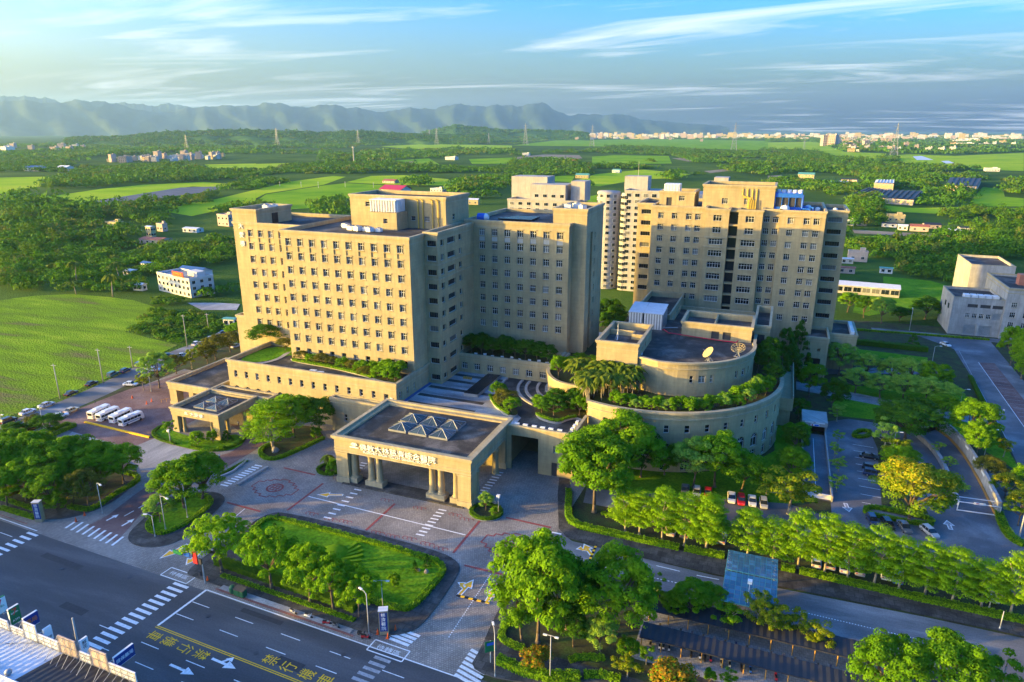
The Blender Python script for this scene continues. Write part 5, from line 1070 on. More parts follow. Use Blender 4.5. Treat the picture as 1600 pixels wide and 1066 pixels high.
c_ = (-44.06, 112.87); crest(c_[0], c_[1], 1.0, R(-4)); c_ = (-104.0, 114.8); crest(c_[0], c_[1], .95, 0)
def scroll(cx, cy, s):
    b = MB(); 
    for k in range(3): ribbon(b, [(cx + (k - 1) * 1.1 * s + s * .6 * math.cos(t), cy + s * .55 * math.sin(t)) for t in np.linspace(0, math.pi * 1.5, 12)], .16, .047 + .0005 * k, 'red_paint')
    b.build('paving_scroll', None, kind='structure')
for p in ((-80.21, 108.43), (-71.44, 107.22), (-67.97, 107.23), (-59.97, 107.30), (-56.73, 106.88), (-76.60, 119.36), (-68.12, 119.01), (-59.51, 119.35), (-88.86, 108.46), (-83.64, 108.05), (-56.47, 118.59), (-64.34, 107.76)): scroll(p[0], p[1], .9)
def arrow(tip, tail, w, mat='white_paint', turn=None, z=.056, border=True):
    a, t_ = Vector(tail[:2]), Vector(tip[:2]); d = (t_ - a); L = d.length; d /= L; n = Vector((-d.y, d.x))
    f = lambda x, y: tuple(a + d * x + n * y)
    hl = min(L * .42, w * 2.6)
    def shape(g):
        P = [[f(-g, -w * .28 - g), f(L - hl, -w * .28 - g), f(L - hl, w * .28 + g), f(-g, w * .28 + g)], [f(L - hl - g, -w - g * 1.5), f(L + 2 * g, 0), f(L - hl - g, w + g * 1.5)]]
        if turn:
            k = 1 if turn == 'L' else -1; x0 = L * .35
            P.append([f(x0, k * (w * .2)), f(x0 + w * .6 + g, k * (w * .2)), f(x0 + w * 1.3 + g, k * (w * 1.2)), f(x0 + w * .7 - g, k * (w * 1.2 + g))]); P.append([f(x0 + w * .3, k * (w * 1.1 - g)), f(x0 + w * 2.1 + g, k * (w * 1.0)), f(x0 + w * 1.5, k * (w * 2.1 + 2 * g))])
        return P
    b = MB()
    if mat != 'white_paint' and border:
        for i, p in enumerate(shape(.22)): b.poly(p, z + .0004 * i, 'white_paint')
    for i, p in enumerate(shape(0)): b.poly(p, z + .004 + .0004 * i, mat)
    b.build('road_arrow', None, kind='structure')
arrow((-127.9, 93.0), (-128.2, 90.2), .75); arrow((-123.2, 92.9), (-123.3, 89.8), .75)
arrow((-106.31, 84.30), (-105.01, 89.47), .9, 'orange_paint'); arrow((-100.02, 84.54), (-100.54, 87.90), .9, 'orange_paint')
arrow((-92.53, 115.87), (-87.38, 117.65), .85, 'orange_paint'); arrow((-46.52, 99.73), (-47.10, 95.13), .85, 'orange_paint', 'L'); arrow((-41.70, 99.48), (-41.73, 94.90), .85, 'orange_paint', 'R'); arrow((-30.24, 118.49), (-28.12, 115.76), .9, 'orange_paint', 'L')
arrow((-71.77, 66.39), (-76.83, 66.75), .8, 'white_paint', 'L'); arrow((-76.86, 63.09), (-82.00, 63.37), .8); arrow((20.4, 152.0), (19.9, 155.2), .8, 'faded_white'); arrow((39.7, 155.1), (39.8, 151.8), .8, 'faded_white')
def bump_strip(a, c):
    o = thing('speed_bump', 'black and yellow speed bump on the ' + ('plaza exit lane' if a[0] < -40 else 'lane right of the plaza'), 'speed bump', (a[0], a[1], .03)); n = 8
    for k in range(n):
        p, q = Vector(a[:2]).lerp(Vector(c[:2]), k / n), Vector(a[:2]).lerp(Vector(c[:2]), (k + 1) / n); b = MB(); b.prism(line(p, q, .45), .03, .11, 'yellow_paint' if k % 2 else 'black'); b.build('segment', o)
bump_strip((-47.49, 94.84), (-41.10, 94.94)); bump_strip((-27.95, 113.44), (-28.01, 118.84))
def dots(a, c, n, mat='white_paint'):
    P = []
    for k in range(n):
        p = Vector(a[:2]).lerp(Vector(c[:2]), k / n); q = Vector(a[:2]).lerp(Vector(c[:2]), (k + .5) / n); P.append(line(p, q, .2))
    paint('dotted_line', P, mat, .05)
dots((-44.21, 102.80), (-44.01, 84.33), 34); dots((-29.06, 112.62), (-9.51, 112.80), 30); dots((7.79, 112.52), (28.65, 112.10), 46)
for a, c in (((-22.11, 116.89), (-18.55, 116.70)), ((-15.53, 116.71), (-11.06, 116.55)), ((-7.94, 116.43), (-3.89, 116.62)), ((-126.1, 96.5), (-126.1, 99.4)), ((-126.2, 92.9), (-126.1, 95.3)), ((-103.50, 100.83), (-103.98, 104.80))): paint('lane_dash', [line(a, c, .2)], 'white_paint', .05)
for c0, txt in (((-98.65, 81.20), '待轉區'), ((-51.73, 78.39), '待轉區')):
    a_ = math.atan2(RD_.y, RD_.x); me = text_mesh(txt, 1.0, 'white_paint'); o = link('road_lettering', me, None, (c0[0], c0[1], .06), a_, (1.5, 1.1, 1), kind='structure')
    P = [Vector(c0) + RD_ * x * 3.3 + RN * y * 1.25 for x, y in ((-1, -1), (1, -1), (1, 1), (-1, 1))]; paint('waiting_box', [line(P[i], P[(i + 1) % 4], .22) for i in range(4)], 'white_paint', .052)
# yellow lane lettering, read by traffic
for base, order in (((5.6, 12.7), [('車', (-89.75, 67.37)), ('機', (-86.40, 67.22)), ('行', (-82.71, 66.89)), ('禁', (-79.22, 66.81))]), ((0, 0), [('禁', (-67.72, 69.87)), ('行', (-64.17, 69.61)), ('機', (-60.54, 69.43)), ('車', (-57.06, 69.48))])):
    for ch, p in order:
        me = text_mesh(ch, 1.0, 'yellow_paint'); link('road_lettering', me, None, (p[0], p[1], .06), math.atan2(RD_.y, RD_.x) + (R(-90) if base[0] else R(90)), (2.0, 3.0, 1), kind='structure')
# car park stall lines
for k in range(9):
    a = Vector((23.8, 189.6)).lerp(Vector((23.4, 157.2)), k / 8); paint('stall_line', [line(a, (a.x + 5.0, a.y - .3), .14)], 'white_paint', .04)
for k in range(6):
    a = Vector((36.5, 187.4)).lerp(Vector((36.5, 173.7)), k / 5); paint('stall_line', [line(a, (a.x - 4, a.y + .2), .14)], 'white_paint', .04)
for k in range(24):
    y = 192 + k * 3.6; paint('stall_line', [line((70.4 + (y - 190) * .012, y), (75.4, y), .14)], 'faded_white', .045)
paint('stall_line', [line((69.0, 190), (71.4, 281), .16)], 'white_paint', .046); paint('road_line', [line((62.5, 200), (67.8, 294), .18)], 'faded_white', .046)

# worn road: repair patches, manhole covers
for s0, s1, t0, t1 in ((-38, -27, 4.2, 5.6), (-20, -14, 12.5, 14), (10, 19, 1.0, 2.0), (24, 29, 7.4, 9.2), (38, 52, 12.2, 13.0), (-60, -52, 9, 10.4)): sheet('road_patch', [rp(s0, t0), rp(s1, t0), rp(s1, t1), rp(s0, t1)], .03, 'patch')
MH = MB(); MH.lathe([(.42, 0), (.42, .02), (.34, .022), (.33, .012)], n=16, mat='metal_dark'); MH = MH.mesh('manhole_cover')
for i, (s_, t_) in enumerate([(-30, 6.5), (-16, 3.0), (6, 5.2), (20, 8.6), (33, 3.2), (12, 15.5), (-44, 12)]): p = rp(s_, t_); link('manhole_cover', MH, None, (p[0], p[1], .045), label='%s iron manhole cover listed along the main road' % ORD[i], category='manhole', group='manhole covers on the main road')

# ---------------------------------------------------------------- trees
def clump_pts(r, centers, radii, per, flat=1.0, hug=.35):
    """leaf points on the shells of many clumps; returns points, normals"""
    P, Nn = [], []
    for c, rad in zip(centers, radii):
        d = r.normal(size=(per, 3)); d /= np.linalg.norm(d, axis=1, keepdims=True); d[:, 2] = np.abs(d[:, 2]) * .95 - .12 * (d[:, 2] < 0)
        s = rad * (1 - hug * r.random((per, 1)) ** 2); q = d * s; q[:, 2] *= flat
        P.append(c + q); Nn.append(d * [1, 1, 1 / max(flat, .3)] + r.normal(0, .22, (per, 3)))
    return np.concatenate(P), np.concatenate(Nn)
def crown_kit(seed, kind):
    """unit tree: crown 1 wide, whole tree 1 high, standing on the origin -> (trunk mesh, crown mesh)"""
    r = np.random.default_rng(seed); tint = None; mat = 'leaf_mid'; bark = 'trunk'
    if kind in ('round', 'dark', 'golden', 'olive', 'pale', 'bush'):
        n, cr, per, base = dict(round=(115, .10, 130, .20), dark=(105, .105, 130, .16), golden=(105, .10, 130, .18), olive=(80, .11, 120, .18), pale=(80, .10, 120, .2), bush=(55, .15, 90, .04))[kind]
        d = r.normal(size=(n, 3)); d /= np.linalg.norm(d, axis=1, keepdims=True); d[:, 2] = np.where(d[:, 2] < -.35, -d[:, 2], d[:, 2])
        rad = r.uniform(.62, 1.0, (n, 1)) ** .6; lob = 1 + .16 * np.sin(3 * np.arctan2(d[:, 1], d[:, 0]) + seed)[:, None]
        C = d * rad * lob * [.42, .42, (1 - base) * .5] + [0, 0, base + (1 - base) * .47]; C[:, 2] = np.minimum(C[:, 2], .95)
        P, Nn = clump_pts(r, C, r.uniform(.7, 1.25, n) * cr, per, .75)
        size = .0165 if kind != 'bush' else .03; mat = dict(round='leaf_mid', dark='leaf_dark', golden='leaf_tint', olive='leaf_olive', pale='leaf_pale', bush='leaf_mid')[kind]; zc = base
        if kind == 'golden':
            up = np.repeat(np.clip((C[:, 2] - .55) * 3.2 + r.normal(0, .25, n), 0, 1), per) * (r.random(len(P)) < .75); t = np.zeros((len(P), 4)); t[:, :3] = np.array([.46, .40, .02]) * r.uniform(.7, 1.1, (len(P), 1)); t[:, 3] = up * .8; tint = np.repeat(t, 4, 0)
    elif kind == 'puff':          # many separate ball-like clumps
        n = 125; per = 105; d = r.normal(size=(n, 3)); d /= np.linalg.norm(d, axis=1, keepdims=True); d[:, 2] = np.where(d[:, 2] < -.3, -d[:, 2], d[:, 2])
        C = d * r.uniform(.6, 1.0, (n, 1)) * [.43, .43, .38] + [0, 0, .58]; P, Nn = clump_pts(r, C, r.uniform(.05, .085, n), per, .95, .12); size = .0145; mat = 'leaf_bright'; zc = .26
    elif kind == 'tier':          # flat layered sprays
        C, rd = [], []
        for k in range(8):
            z = .34 + .62 * k / 7; w = .46 * (1 - .62 * (k / 7) ** 1.4) * (1 if k else .75); m_ = max(5, int(16 * w / .46))
            for j in range(m_):
                a = 2 * math.pi * (j + r.random() * .8) / m_; q = w * r.uniform(.45, 1.0); C.append((q * math.cos(a), q * math.sin(a), z + r.normal(0, .02))); rd.append(r.uniform(.09, .15))
        C = np.array(C); P, Nn = clump_pts(r, C, rd, 130, .2, .75); Nn[:, 2] = np.abs(Nn[:, 2]) + .3; size = .0155; mat = 'leaf_tier'; bark = 'trunk_pale'; zc = .4
    elif kind == 'thin':          # young open crown with gaps
        n = 26; d = r.normal(size=(n, 3)); d /= np.linalg.norm(d, axis=1, keepdims=True); C = d * r.uniform(.35, 1.0, (n, 1)) * [.42, .42, .33] + [0, 0, .64]
        P, Nn = clump_pts(r, C, r.uniform(.08, .13, n), 110, .7, .6); size = .022; mat = 'leaf_mid'; zc = .34; bark = 'trunk_pale'
    elif kind == 'thinpale':
        n = 26; d = r.normal(size=(n, 3)); d /= np.linalg.norm(d, axis=1, keepdims=True); C = d * r.uniform(.35, 1.0, (n, 1)) * [.42, .42, .36] + [0, 0, .60]
        P, Nn = clump_pts(r, C, r.uniform(.08, .13, n), 110, .7, .6); size = .022; mat = 'leaf_pale'; zc = .3; bark = 'trunk_pale'
    elif kind == 'thinyellow':
        n = 30; d = r.normal(size=(n, 3)); d /= np.linalg.norm(d, axis=1, keepdims=True); C = d * r.uniform(.35, 1.0, (n, 1)) * [.42, .42, .36] + [0, 0, .60]
        P, Nn = clump_pts(r, C, r.uniform(.08, .13, n), 110, .7, .6); size = .022; mat = 'leaf_tint'; zc = .3; bark = 'trunk_pale'
        t = np.zeros((len(P), 4)); t[:, :3] = np.array([.24, .27, .012]); t[:, 3] = .85 * (r.random(len(P)) < .8); tint = np.repeat(t, 4, 0)
    elif kind == 'orange':
        n = 50; d = r.normal(size=(n, 3)); d /= np.linalg.norm(d, axis=1, keepdims=True); d[:, 2] = np.abs(d[:, 2]) - .3; C = d * r.uniform(.6, 1.0, (n, 1)) * [.42, .42, .42] + [0, 0, .5]
        P, Nn = clump_pts(r, C, r.uniform(.1, .16, n), 62, .8, .5); size = .032; mat = 'leaf_tint'; zc = .2
        t = np.zeros((len(P), 4)); t[:, :3] = np.array([.40, .20, .02]) * r.uniform(.6, 1.2, (len(P), 1)); t[:, 3] = .8 * (r.random(len(P)) < .7); tint = np.repeat(t, 4, 0)
    elif kind == 'cone':
        n = 60; k = r.random(n) ** 1.3; a = r.uniform(0, 2 * math.pi, n); w = .44 * (1 - k) ** .8 + .03; C = np.stack([w * np.cos(a), w * np.sin(a), .1 + .84 * k], 1)
        P, Nn = clump_pts(r, C, r.uniform(.07, .12, n), 62, .7, .5); size = .028; mat = 'leaf_dark'; zc = .15
    V = leaf_quads(P, Nn, size, r); V[:, 2] = np.clip(V[:, 2], 0.0, 1.02)
    # height is scaled on its own, so sizes are kept in width units and z is squeezed at placing time
    crown = quad_mesh('crown', V, [mat], None, tint)
    b = MB(); lean = r.normal(0, .02, 2); top = Vector((lean[0], lean[1], zc + .12))
    b.path([(0, 0, 0), (lean[0] * .4, lean[1] * .4, zc * .5), tuple(top)], [.026, .020, .016], 7, bark); b.tube((0, 0, 0), (0, 0, .03), .038, .026, 7, bark)
    for k in r.choice(len(C), min(9, len(C)), replace=False):
        c = Vector(C[k]); mid = top.lerp(c, .5) + Vector((0, 0, -.02)); b.path([tuple(top * .92), tuple(mid), tuple(c)], [.016, .011, .005], 5, bark)
    return b.mesh('trunk', True), crown
KITS = {}
def kit(kind, k):
    if (kind, k) not in KITS: KITS[kind, k] = crown_kit(100 * k + sum(map(ord, kind)), kind)
    return KITS[kind, k]
NV = dict(round=4, dark=3, golden=2, olive=2, pale=3, bush=3, puff=4, tier=4, thin=3, thinpale=3, thinyellow=2, orange=2, cone=2)
ntree = [0]
def tree(T, kind, label, z=0.0, group=None, name='tree', cat='tree', hs=1.0, ds=1.0):
    x, y, h, d = T; i = ntree[0]; ntree[0] += 1
    tr, cr = kit(kind, i % NV[kind]); ds *= 1.15 if kind not in ('bush', 'cone') else 1.0
    o = thing(name, label, cat, (x, y, z), (i * 2.399) % 6.283, group, (d * ds, d * ds, h * hs))
    link('trunk', tr, o, local=True); link('crown', cr, o, local=True)

# row on the central lawn
for i, T in enumerate([(-91.8, 85.0, 11.3, 10.6), (-79.5, 84.1, 11.9, 9.8), (-70.7, 83.5, 11.2, 8.1), (-65.7, 83.4, 10.7, 8.4), (-60.6, 83.6, 9.0, 7.3)]):
    tree(T, 'puff', '%s bright puffy tree from the left along the central lawn' % ORD[i], group='trees along the central lawn', hs=1.05, ds=1.08)
# left island
LA = [(-158.9, 90.6, 12.7, 9.5), (-152.2, 89.7, 10.3, 9.4), (-159.3, 96.4, 11.9, 9.9), (-149.4, 95.2, 12.3, 10.8), (-143.6, 89.8, 9.3, 8.0), (-147.7, 99.5, 11.2, 9.8), (-142.0, 100.8, 10.4, 9.7), (-138.6, 103.5, 9.6, 8.1), (-153.2, 86.0, 9.3, 8.0), (-166.7, 95.9, 11.4, 8.7)]
LN = ['big camphor at the far left of the left tree island, behind the sign', 'tall bright tree left of centre in the left tree island', 'tree at the rear left of the left island near the gravel yard', 'large spreading tree in the middle of the left tree island', 'tree in front of the middle of left island beside the blue sign', 'dark branched tree right of the middle in left tree island', 'round dark tree toward the right of the left tree island', 'rightmost tree of the left island beside the plaza', 'lowest left tree of the left island cut by frame edge', 'rear leftmost tree of left island near the parked cars']
for T, l in zip(LA, LN): tree(T, 'round', l, group='trees on the left island', hs=1.05, ds=1.2)
tree((-141.6, 93.0, 7.2, 6.9), 'pale', 'small pale yellowish tree by the front hedge of left island'); tree((-136.9, 92.8, 9.1, 7.6), 'olive', 'olive tinted tree beside the lamp post on left island'); tree((-140.7, 88.5, 4.8, 4.3), 'round', 'small bushy tree right of the blue entrance sign'); tree((-156.1, 89.1, 3.6, 4.5), 'orange', 'small reddish shrub tree low in the left island', ds=.8)
for T, l in (( (-188.2, 111.7, 4.4, 5.4), 'dark round bush at the left street corner by the gravel yard'), ((-189.8, 118.0, 4.0, 4.0), 'small yellowish round tree beside the street lamp'), ((-183.1, 117.4, 5.1, 7.0), 'dense round tree beside the street lamp and hedge corner')): tree(T, 'olive' if 'yellow' in l else 'dark', l, ds=1.1)
# middle island
tree((-116.6, 100.2, 11.9, 10.4), 'round', 'left large tree on the small middle island', ds=1.1); tree((-115.9, 104.7, 11.1, 10.6), 'round', 'right large tree on the small middle island', ds=1.1); tree((-116.8, 93.8, 6.1, 6.1), 'pale', 'small bright tree at the left tip of middle island')
# podium front and side portico gardens
tree((-118.1, 131.4, 13.6, 12.8), 'tier', 'large feathery bright tree before the podium arches', ds=1.1); tree((-117.7, 139.2, 12.2, 11.8), 'round', 'tall round tree behind the feathery tree at podium'); tree((-113.5, 144.9, 9.9, 10.0), 'dark', 'dark round tree right of the feathery tree at podium'); tree((-110.8, 139.9, 4.0, 3.1), 'bush', 'small clipped round bush on the podium island', cat='bush', name='bush')
tree((-147.5, 125.7, 6.5, 4.3), 'thin', 'small open tree left of the side portico columns'); tree((-138.6, 126.2, 3.8, 4.2), 'bush', 'low rounded bush in front of side portico', cat='bush', name='bush'); tree((-135.5, 128.4, 3.8, 3.1), 'bush', 'small leafy plant before the right pier of side portico', cat='bush', name='bush'); tree((-132.6, 130.5, 3.6, 3.1), 'cone', 'small cone shaped pine at the right of side portico garden'); tree((-130.3, 126.2, 1.2, 2.3), 'bush', 'tiny bright bush at the front hedge of side portico', cat='bush', name='bush')
tree((-93.8, 123.5, 5.1, 3.5), 'bush', 'bright bush in the left portico ring island', cat='bush', name='bush'); tree((-54.0, 123.2, 4.5, 3.6), 'pale', 'pruned cloud pine in the right portico ring island'); tree((-51.7, 122.4, 1.8, 2.0), 'bush', 'small round bush in the right portico ring island', cat='bush', name='bush')
# central lawn ornaments
tree((-59.0, 92.7, 2.9, 2.5), 'bush', 'dark spiky round shrub standing on central lawn', cat='bush', name='bush'); tree((-56.3, 100.3, 3.2, 1.5), 'cone', 'small cone conifer on the right of central lawn'); tree((-57.7, 98.2, 2.7, 1.3), 'cone', 'tiny cone conifer left of the right lawn conifer'); tree((-91.3, 99.5, 2.6, 1.4), 'cone', 'small cone conifer at the left corner of central lawn'); tree((-94.1, 104.0, 1.6, 1.3), 'cone', 'tiny dark conifer on the hedge corner of central lawn')
# right island
RI = [((-29.9, 88.7, 18.9, 12.1), 'round', 'tallest broad tree of the right tree island at plaza'), ((-26.4, 93.4, 13.5, 9.4), 'dark', 'dark tree between the two big right island trees'), ((-18.7, 94.7, 15.0, 11.1), 'round', 'second big tree of the right tree island'), ((-32.5, 88.2, 11.6, 7.3), 'round', 'bright left flank tree of the right island'), ((-19.9, 90.4, 6.4, 4.7), 'pale', 'small pale tree under the big right island trees'), ((-28.4, 83.7, 4.0, 4.2), 'orange', 'orange brown shrub at the left of right island'), ((-14.7, 86.6, 4.2, 4.3), 'thinyellow', 'small yellow leaved tree by the curved hedge at right'), ((-12.5, 90.2, 3.7, 2.6), 'thin', 'slim young tree near the scooter shed end'), ((-7.8, 85.7, 6.3, 6.1), 'orange', 'large orange flowered shrub tree at bottom of frame'), ((-15.7, 91.2, 2.8, 3.2), 'round', 'small round tree at the scooter shed corner'), ((-0.2, 90.1, 3.2, 2.7), 'thin', 'small green sapling at the bottom edge under scooter shed'), ((-2.9, 89.9, 2.5, 1.7), 'bush', 'small green bush beside the bottom sapling'), ((-24.2, 89.8, 6.9, 4.3), 'dark', 'dark undergrowth tree in the middle of right island')]
for T, k, l in RI: tree(T, k, l, hs=1.05, ds=1.12)
for i, (T, k) in enumerate([((-13.9, 104.1, 7.1, 3.7), 'thin'), ((-10.2, 102.7, 5.4, 3.8), 'round'), ((-7.6, 103.1, 7.6, 5.7), 'round'), ((-4.6, 105.8, 6.1, 4.6), 'round'), ((-1.5, 102.5, 6.0, 5.2), 'thin'), ((3.5, 104.2, 8.4, 5.2), 'thinyellow'), ((5.8, 103.1, 7.8, 4.8), 'thinyellow'), ((9.1, 104.5, 6.0, 4.3), 'thinyellow'), ((12.4, 103.3, 5.9, 4.8), 'thinyellow')]):
    tree(T, k, '%s tree from the left in the row above the scooter shed roofs' % ORD[i], group='trees above the scooter sheds', ds=1.15)
for T, k, l in (((20.9, 93.7, 12.5, 8.7), 'round', 'bright round tree crown rising at the bottom right edge'), ((28.9, 96.9, 12.0, 9.5), 'round', 'dark round tree crown right of the bright one at bottom edge'), ((36.6, 101.4, 9.0, 7.0), 'thin', 'feathery open tree at the bottom right corner')): tree(T, k, l, ds=1.1)
# layered row along the lane
ROW = [(-23.7, 126.4, 9.4, 7.0), (-20.7, 126.3, 9.9, 7.4), (-15.9, 125.5, 12.0, 7.8), (-11.5, 125.5, 11.6, 7.7), (-7.3, 125.5, 12.3, 8.0), (-7.2, 125.4, 11.6, 7.6), (0.5, 126.3, 10.6, 7.9), (5.3, 125.7, 9.4, 7.7), (9.8, 125.7, 12.1, 8.0), (14.4, 125.5, 12.4, 7.9), (18.3, 125.0, 11.8, 7.4), (22.7, 125.1, 12.1, 7.7), (26.7, 124.9, 10.8, 7.3), (30.9, 125.0, 11.1, 7.5), (35.0, 124.5, 11.2, 7.4), (39.6, 124.9, 9.5, 7.4), (43.9, 124.8, 11.8, 7.6)]
for i, T in enumerate(ROW): tree(T, 'tier', '%s layered tree from the left in the long row beside the lane' % ORD[i], group='layered trees along the lane', hs=1.0, ds=1.06)
# garden right of the portico and round hall
GH = [((-31.7, 131.4, 19.1, 12.1), 'round', 'tall broad tree in the garden right of entrance portico'), ((-28.8, 147.2, 16.3, 12.9), 'round', 'broad bright tree against the round hall wall'), ((-34.4, 143.2, 13.9, 10.6), 'round', 'bright tree at the left of round hall garden'), ((-25.3, 151.0, 11.6, 7.0), 'dark', 'dark upright tree before the round hall left arches'), ((-20.2, 154.4, 7.9, 5.7), 'round', 'small upright tree before the round hall wall'), ((-12.9, 150.6, 12.5, 7.6), 'pale', 'pale yellowish tree before the round hall wall'), ((-8.2, 152.5, 13.4, 8.9), 'round', 'rounded tree in the middle of round hall lawn'), ((-2.2, 153.0, 9.4, 7.5), 'round', 'tree right of the middle of round hall lawn'), ((3.3, 153.3, 7.1, 7.5), 'thin', 'open tree at the right of round hall lawn'), ((8.7, 160.9, 8.4, 5.5), 'round', 'tree beside the ramp wall right of round hall'), ((9.6, 177.5, 7.8, 4.6), 'dark', 'dark slim tree between round hall and ramp'), ((8.1, 146.0, 11.6, 10.0), 'thinyellow', 'bright yellow green tree beside the basement ramp mouth'), ((9.9, 186.5, 5.0, 5.2), 'round', 'small tree left of the basement ramp, upper'), ((9.0, 169.3, 5.0, 5.9), 'round', 'small tree left of the basement ramp, lower'), ((10.3, 203.2, 6.0, 4.6), 'dark', 'dark tree at the top left of basement ramp')]
for T, k, l in GH: tree(T, k, l, ds=1.32)
for i, T in enumerate([(20.7, 204.6, 6.0, 5.2), (20.2, 189.7, 3.8, 3.4), (18.8, 179.1, 4.5, 3.6), (19.4, 171.4, 4.0, 4.5), (18.3, 160.2, 5.0, 4.0)]): tree(T, 'thinpale', '%s small pale tree from the top along the ramp wall' % ORD[i], group='pale trees along the ramp')
CP = [((37.1, 197.1, 10.6, 16.0), 'dark', 'big dark tree at the head of car park island'), ((30.8, 184.4, 11.1, 7.3), 'thinpale', 'pale open tree left of car park lamp'), ((32.1, 179.5, 8.7, 6.8), 'thinyellow', 'yellowish open tree in the car park island'), ((32.6, 173.4, 7.8, 7.2), 'round', 'green tree between parked cars in the island'), ((32.1, 151.4, 13.7, 14.1), 'golden', 'large golden flowering tree in the right car park'), ((42.0, 210.3, 4.2, 8.4), 'thinpale', 'pale tree top beside the curved ramp portal')]
for T, k, l in CP: tree(T, k, l, ds=1.08)
for i, T in enumerate([(43.9, 190.9, 3.9, 3.5), (44.6, 183.0, 3.7, 4.0), (44.4, 170.3, 3.2, 4.7)]): tree(T, 'thinpale', '%s small tree from the top along the curved ramp wall' % ORD[i], group='small trees along curved ramp')
RS = [((52.2, 198.4, 12.9, 13.2), 'round'), ((52.3, 191.4, 9.5, 8.1), 'round'), ((59.2, 195.4, 5.7, 5.6), 'thinyellow'), ((52.3, 179.8, 6.0, 8.2), 'olive'), ((54.0, 171.2, 5.8, 7.8), 'golden'), ((53.4, 158.7, 8.1, 7.2), 'golden'), ((58.0, 175.0, 7.0, 6.3), 'round')]
for i, (T, k) in enumerate(RS): tree(T, k, '%s tree from the top between car park and service road' % ORD[i], group='trees beside the service road', ds=.85)
CL = [((23.6, 248.4, 11.0, 10.9), 'pale'), ((13.7, 221.9, 10.9, 8.9), 'round'), ((32.0, 246.8, 8.9, 10.0), 'pale'), ((27.4, 231.4, 8.1, 10.2), 'pale'), ((39.3, 244.9, 9.1, 9.8), 'pale'), ((34.4, 229.9, 7.6, 10.0), 'pale'), ((44.6, 244.7, 9.4, 10.5), 'pale'), ((40.8, 230.3, 8.3, 10.6), 'pale'), ((50.8, 242.7, 9.3, 10.3), 'round'), ((47.0, 230.8, 7.8, 10.5), 'pale'), ((52.6, 230.9, 6.7, 9.1), 'pale'), ((19.8, 212.4, 10.1, 8.8), 'dark'), ((41.6, 213.6, 7.1, 9.2), 'dark'), ((49.3, 218.4, 7.1, 10.0), 'round')]
for i, (T, k) in enumerate(CL): tree(T, k, '%s tree from the left in the grove before the tower annex' % ORD[i], group='grove before the tower annex', ds=.9)
tree((5.5, 236.5, 19.1, 10.0), 'cone', 'tall dark conifer left between round hall and tower'); tree((9.8, 240.6, 20.0, 10.1), 'cone', 'tall dark conifer right beside the tower foot'); tree((3.7, 220.1, 15.1, 7.2), 'dark', 'dark tree below the tall conifers by round hall'); tree((6.7, 227.8, 14.7, 8.1), 'dark', 'dark dense tree between bridge and conifers')
for i, T in enumerate([(81.0, 281.0, 14.3, 8.9), (80.6, 265.7, 16.0, 10.0), (78.9, 249.3, 18.1, 10.8)]): tree(T, 'round', '%s tree from the left at the right frame edge by service building' % ORD[i], group='trees at the right frame edge')
# behind the tower and around
for i, T in enumerate([(32.4, 343.0, 9.3, 9.1), (38.5, 335.1, 9.9, 7.2), (63.5, 341.5, 10.2, 12.0), (71.4, 351.2, 5.9, 6.5), (52.6, 334.0, 6.5, 8.7)]): tree(T, 'dark' if i != 0 else 'round', '%s dark tree from the left beyond the rear road' % ORD[i], group='trees beyond the rear road')
tree((44.9, 327.9, 11.6, 10.2), 'pale', 'bare greyish airy tree beyond the rear road'); tree((87.3, 399.2, 4.6, 11.8), 'thinyellow', 'yellow tree behind the service building corner'); tree((52.1, 294.1, 5.1, 4.9), 'cone', 'small pine on the traffic island by the rear road')
for i, (x, y, h, d, k) in enumerate([(-50, 232, 13, 9, 'dark'), (-46, 238, 15, 10, 'dark'), (-52, 246, 14, 10, 'dark'), (-57, 256, 15, 11, 'dark'), (-62, 268, 15, 12, 'dark'), (-49, 262, 12, 9, 'thinyellow'), (-47, 226, 10, 8, 'thin'), (-55, 226, 9, 7, 'round'), (-44.5, 231, 9, 7, 'round'), (-70, 262, 14, 11, 'dark')]):
    tree((x, y, h, d), k, ('%s tree from the front in the gap between wing and tower' % ORD[i]), group='trees between wing and tower')
# left car park trees along the street
for i, (T, k) in enumerate([((-185.6, 151.2, 6.5, 4.6), 'thinyellow'), ((-182.7, 154.6, 12.3, 9.4), 'pale'), ((-188.6, 167.2, 6.9, 5.8), 'olive'), ((-187.5, 173.1, 7.9, 5.1), 'thinyellow'), ((-186.3, 179.1, 7.2, 6.0), 'olive'), ((-187.6, 184.4, 9.2, 7.9), 'olive'), ((-188.9, 193.2, 7.6, 8.2), 'olive'), ((-194.6, 184.7, 4.6, 4.4), 'round'), ((-200.8, 208.9, 6.0, 6.8), 'round')]):
    tree(T, k, '%s tree from the front along the street left of hospital' % ORD[i], group='trees along the left street', ds=1.1)

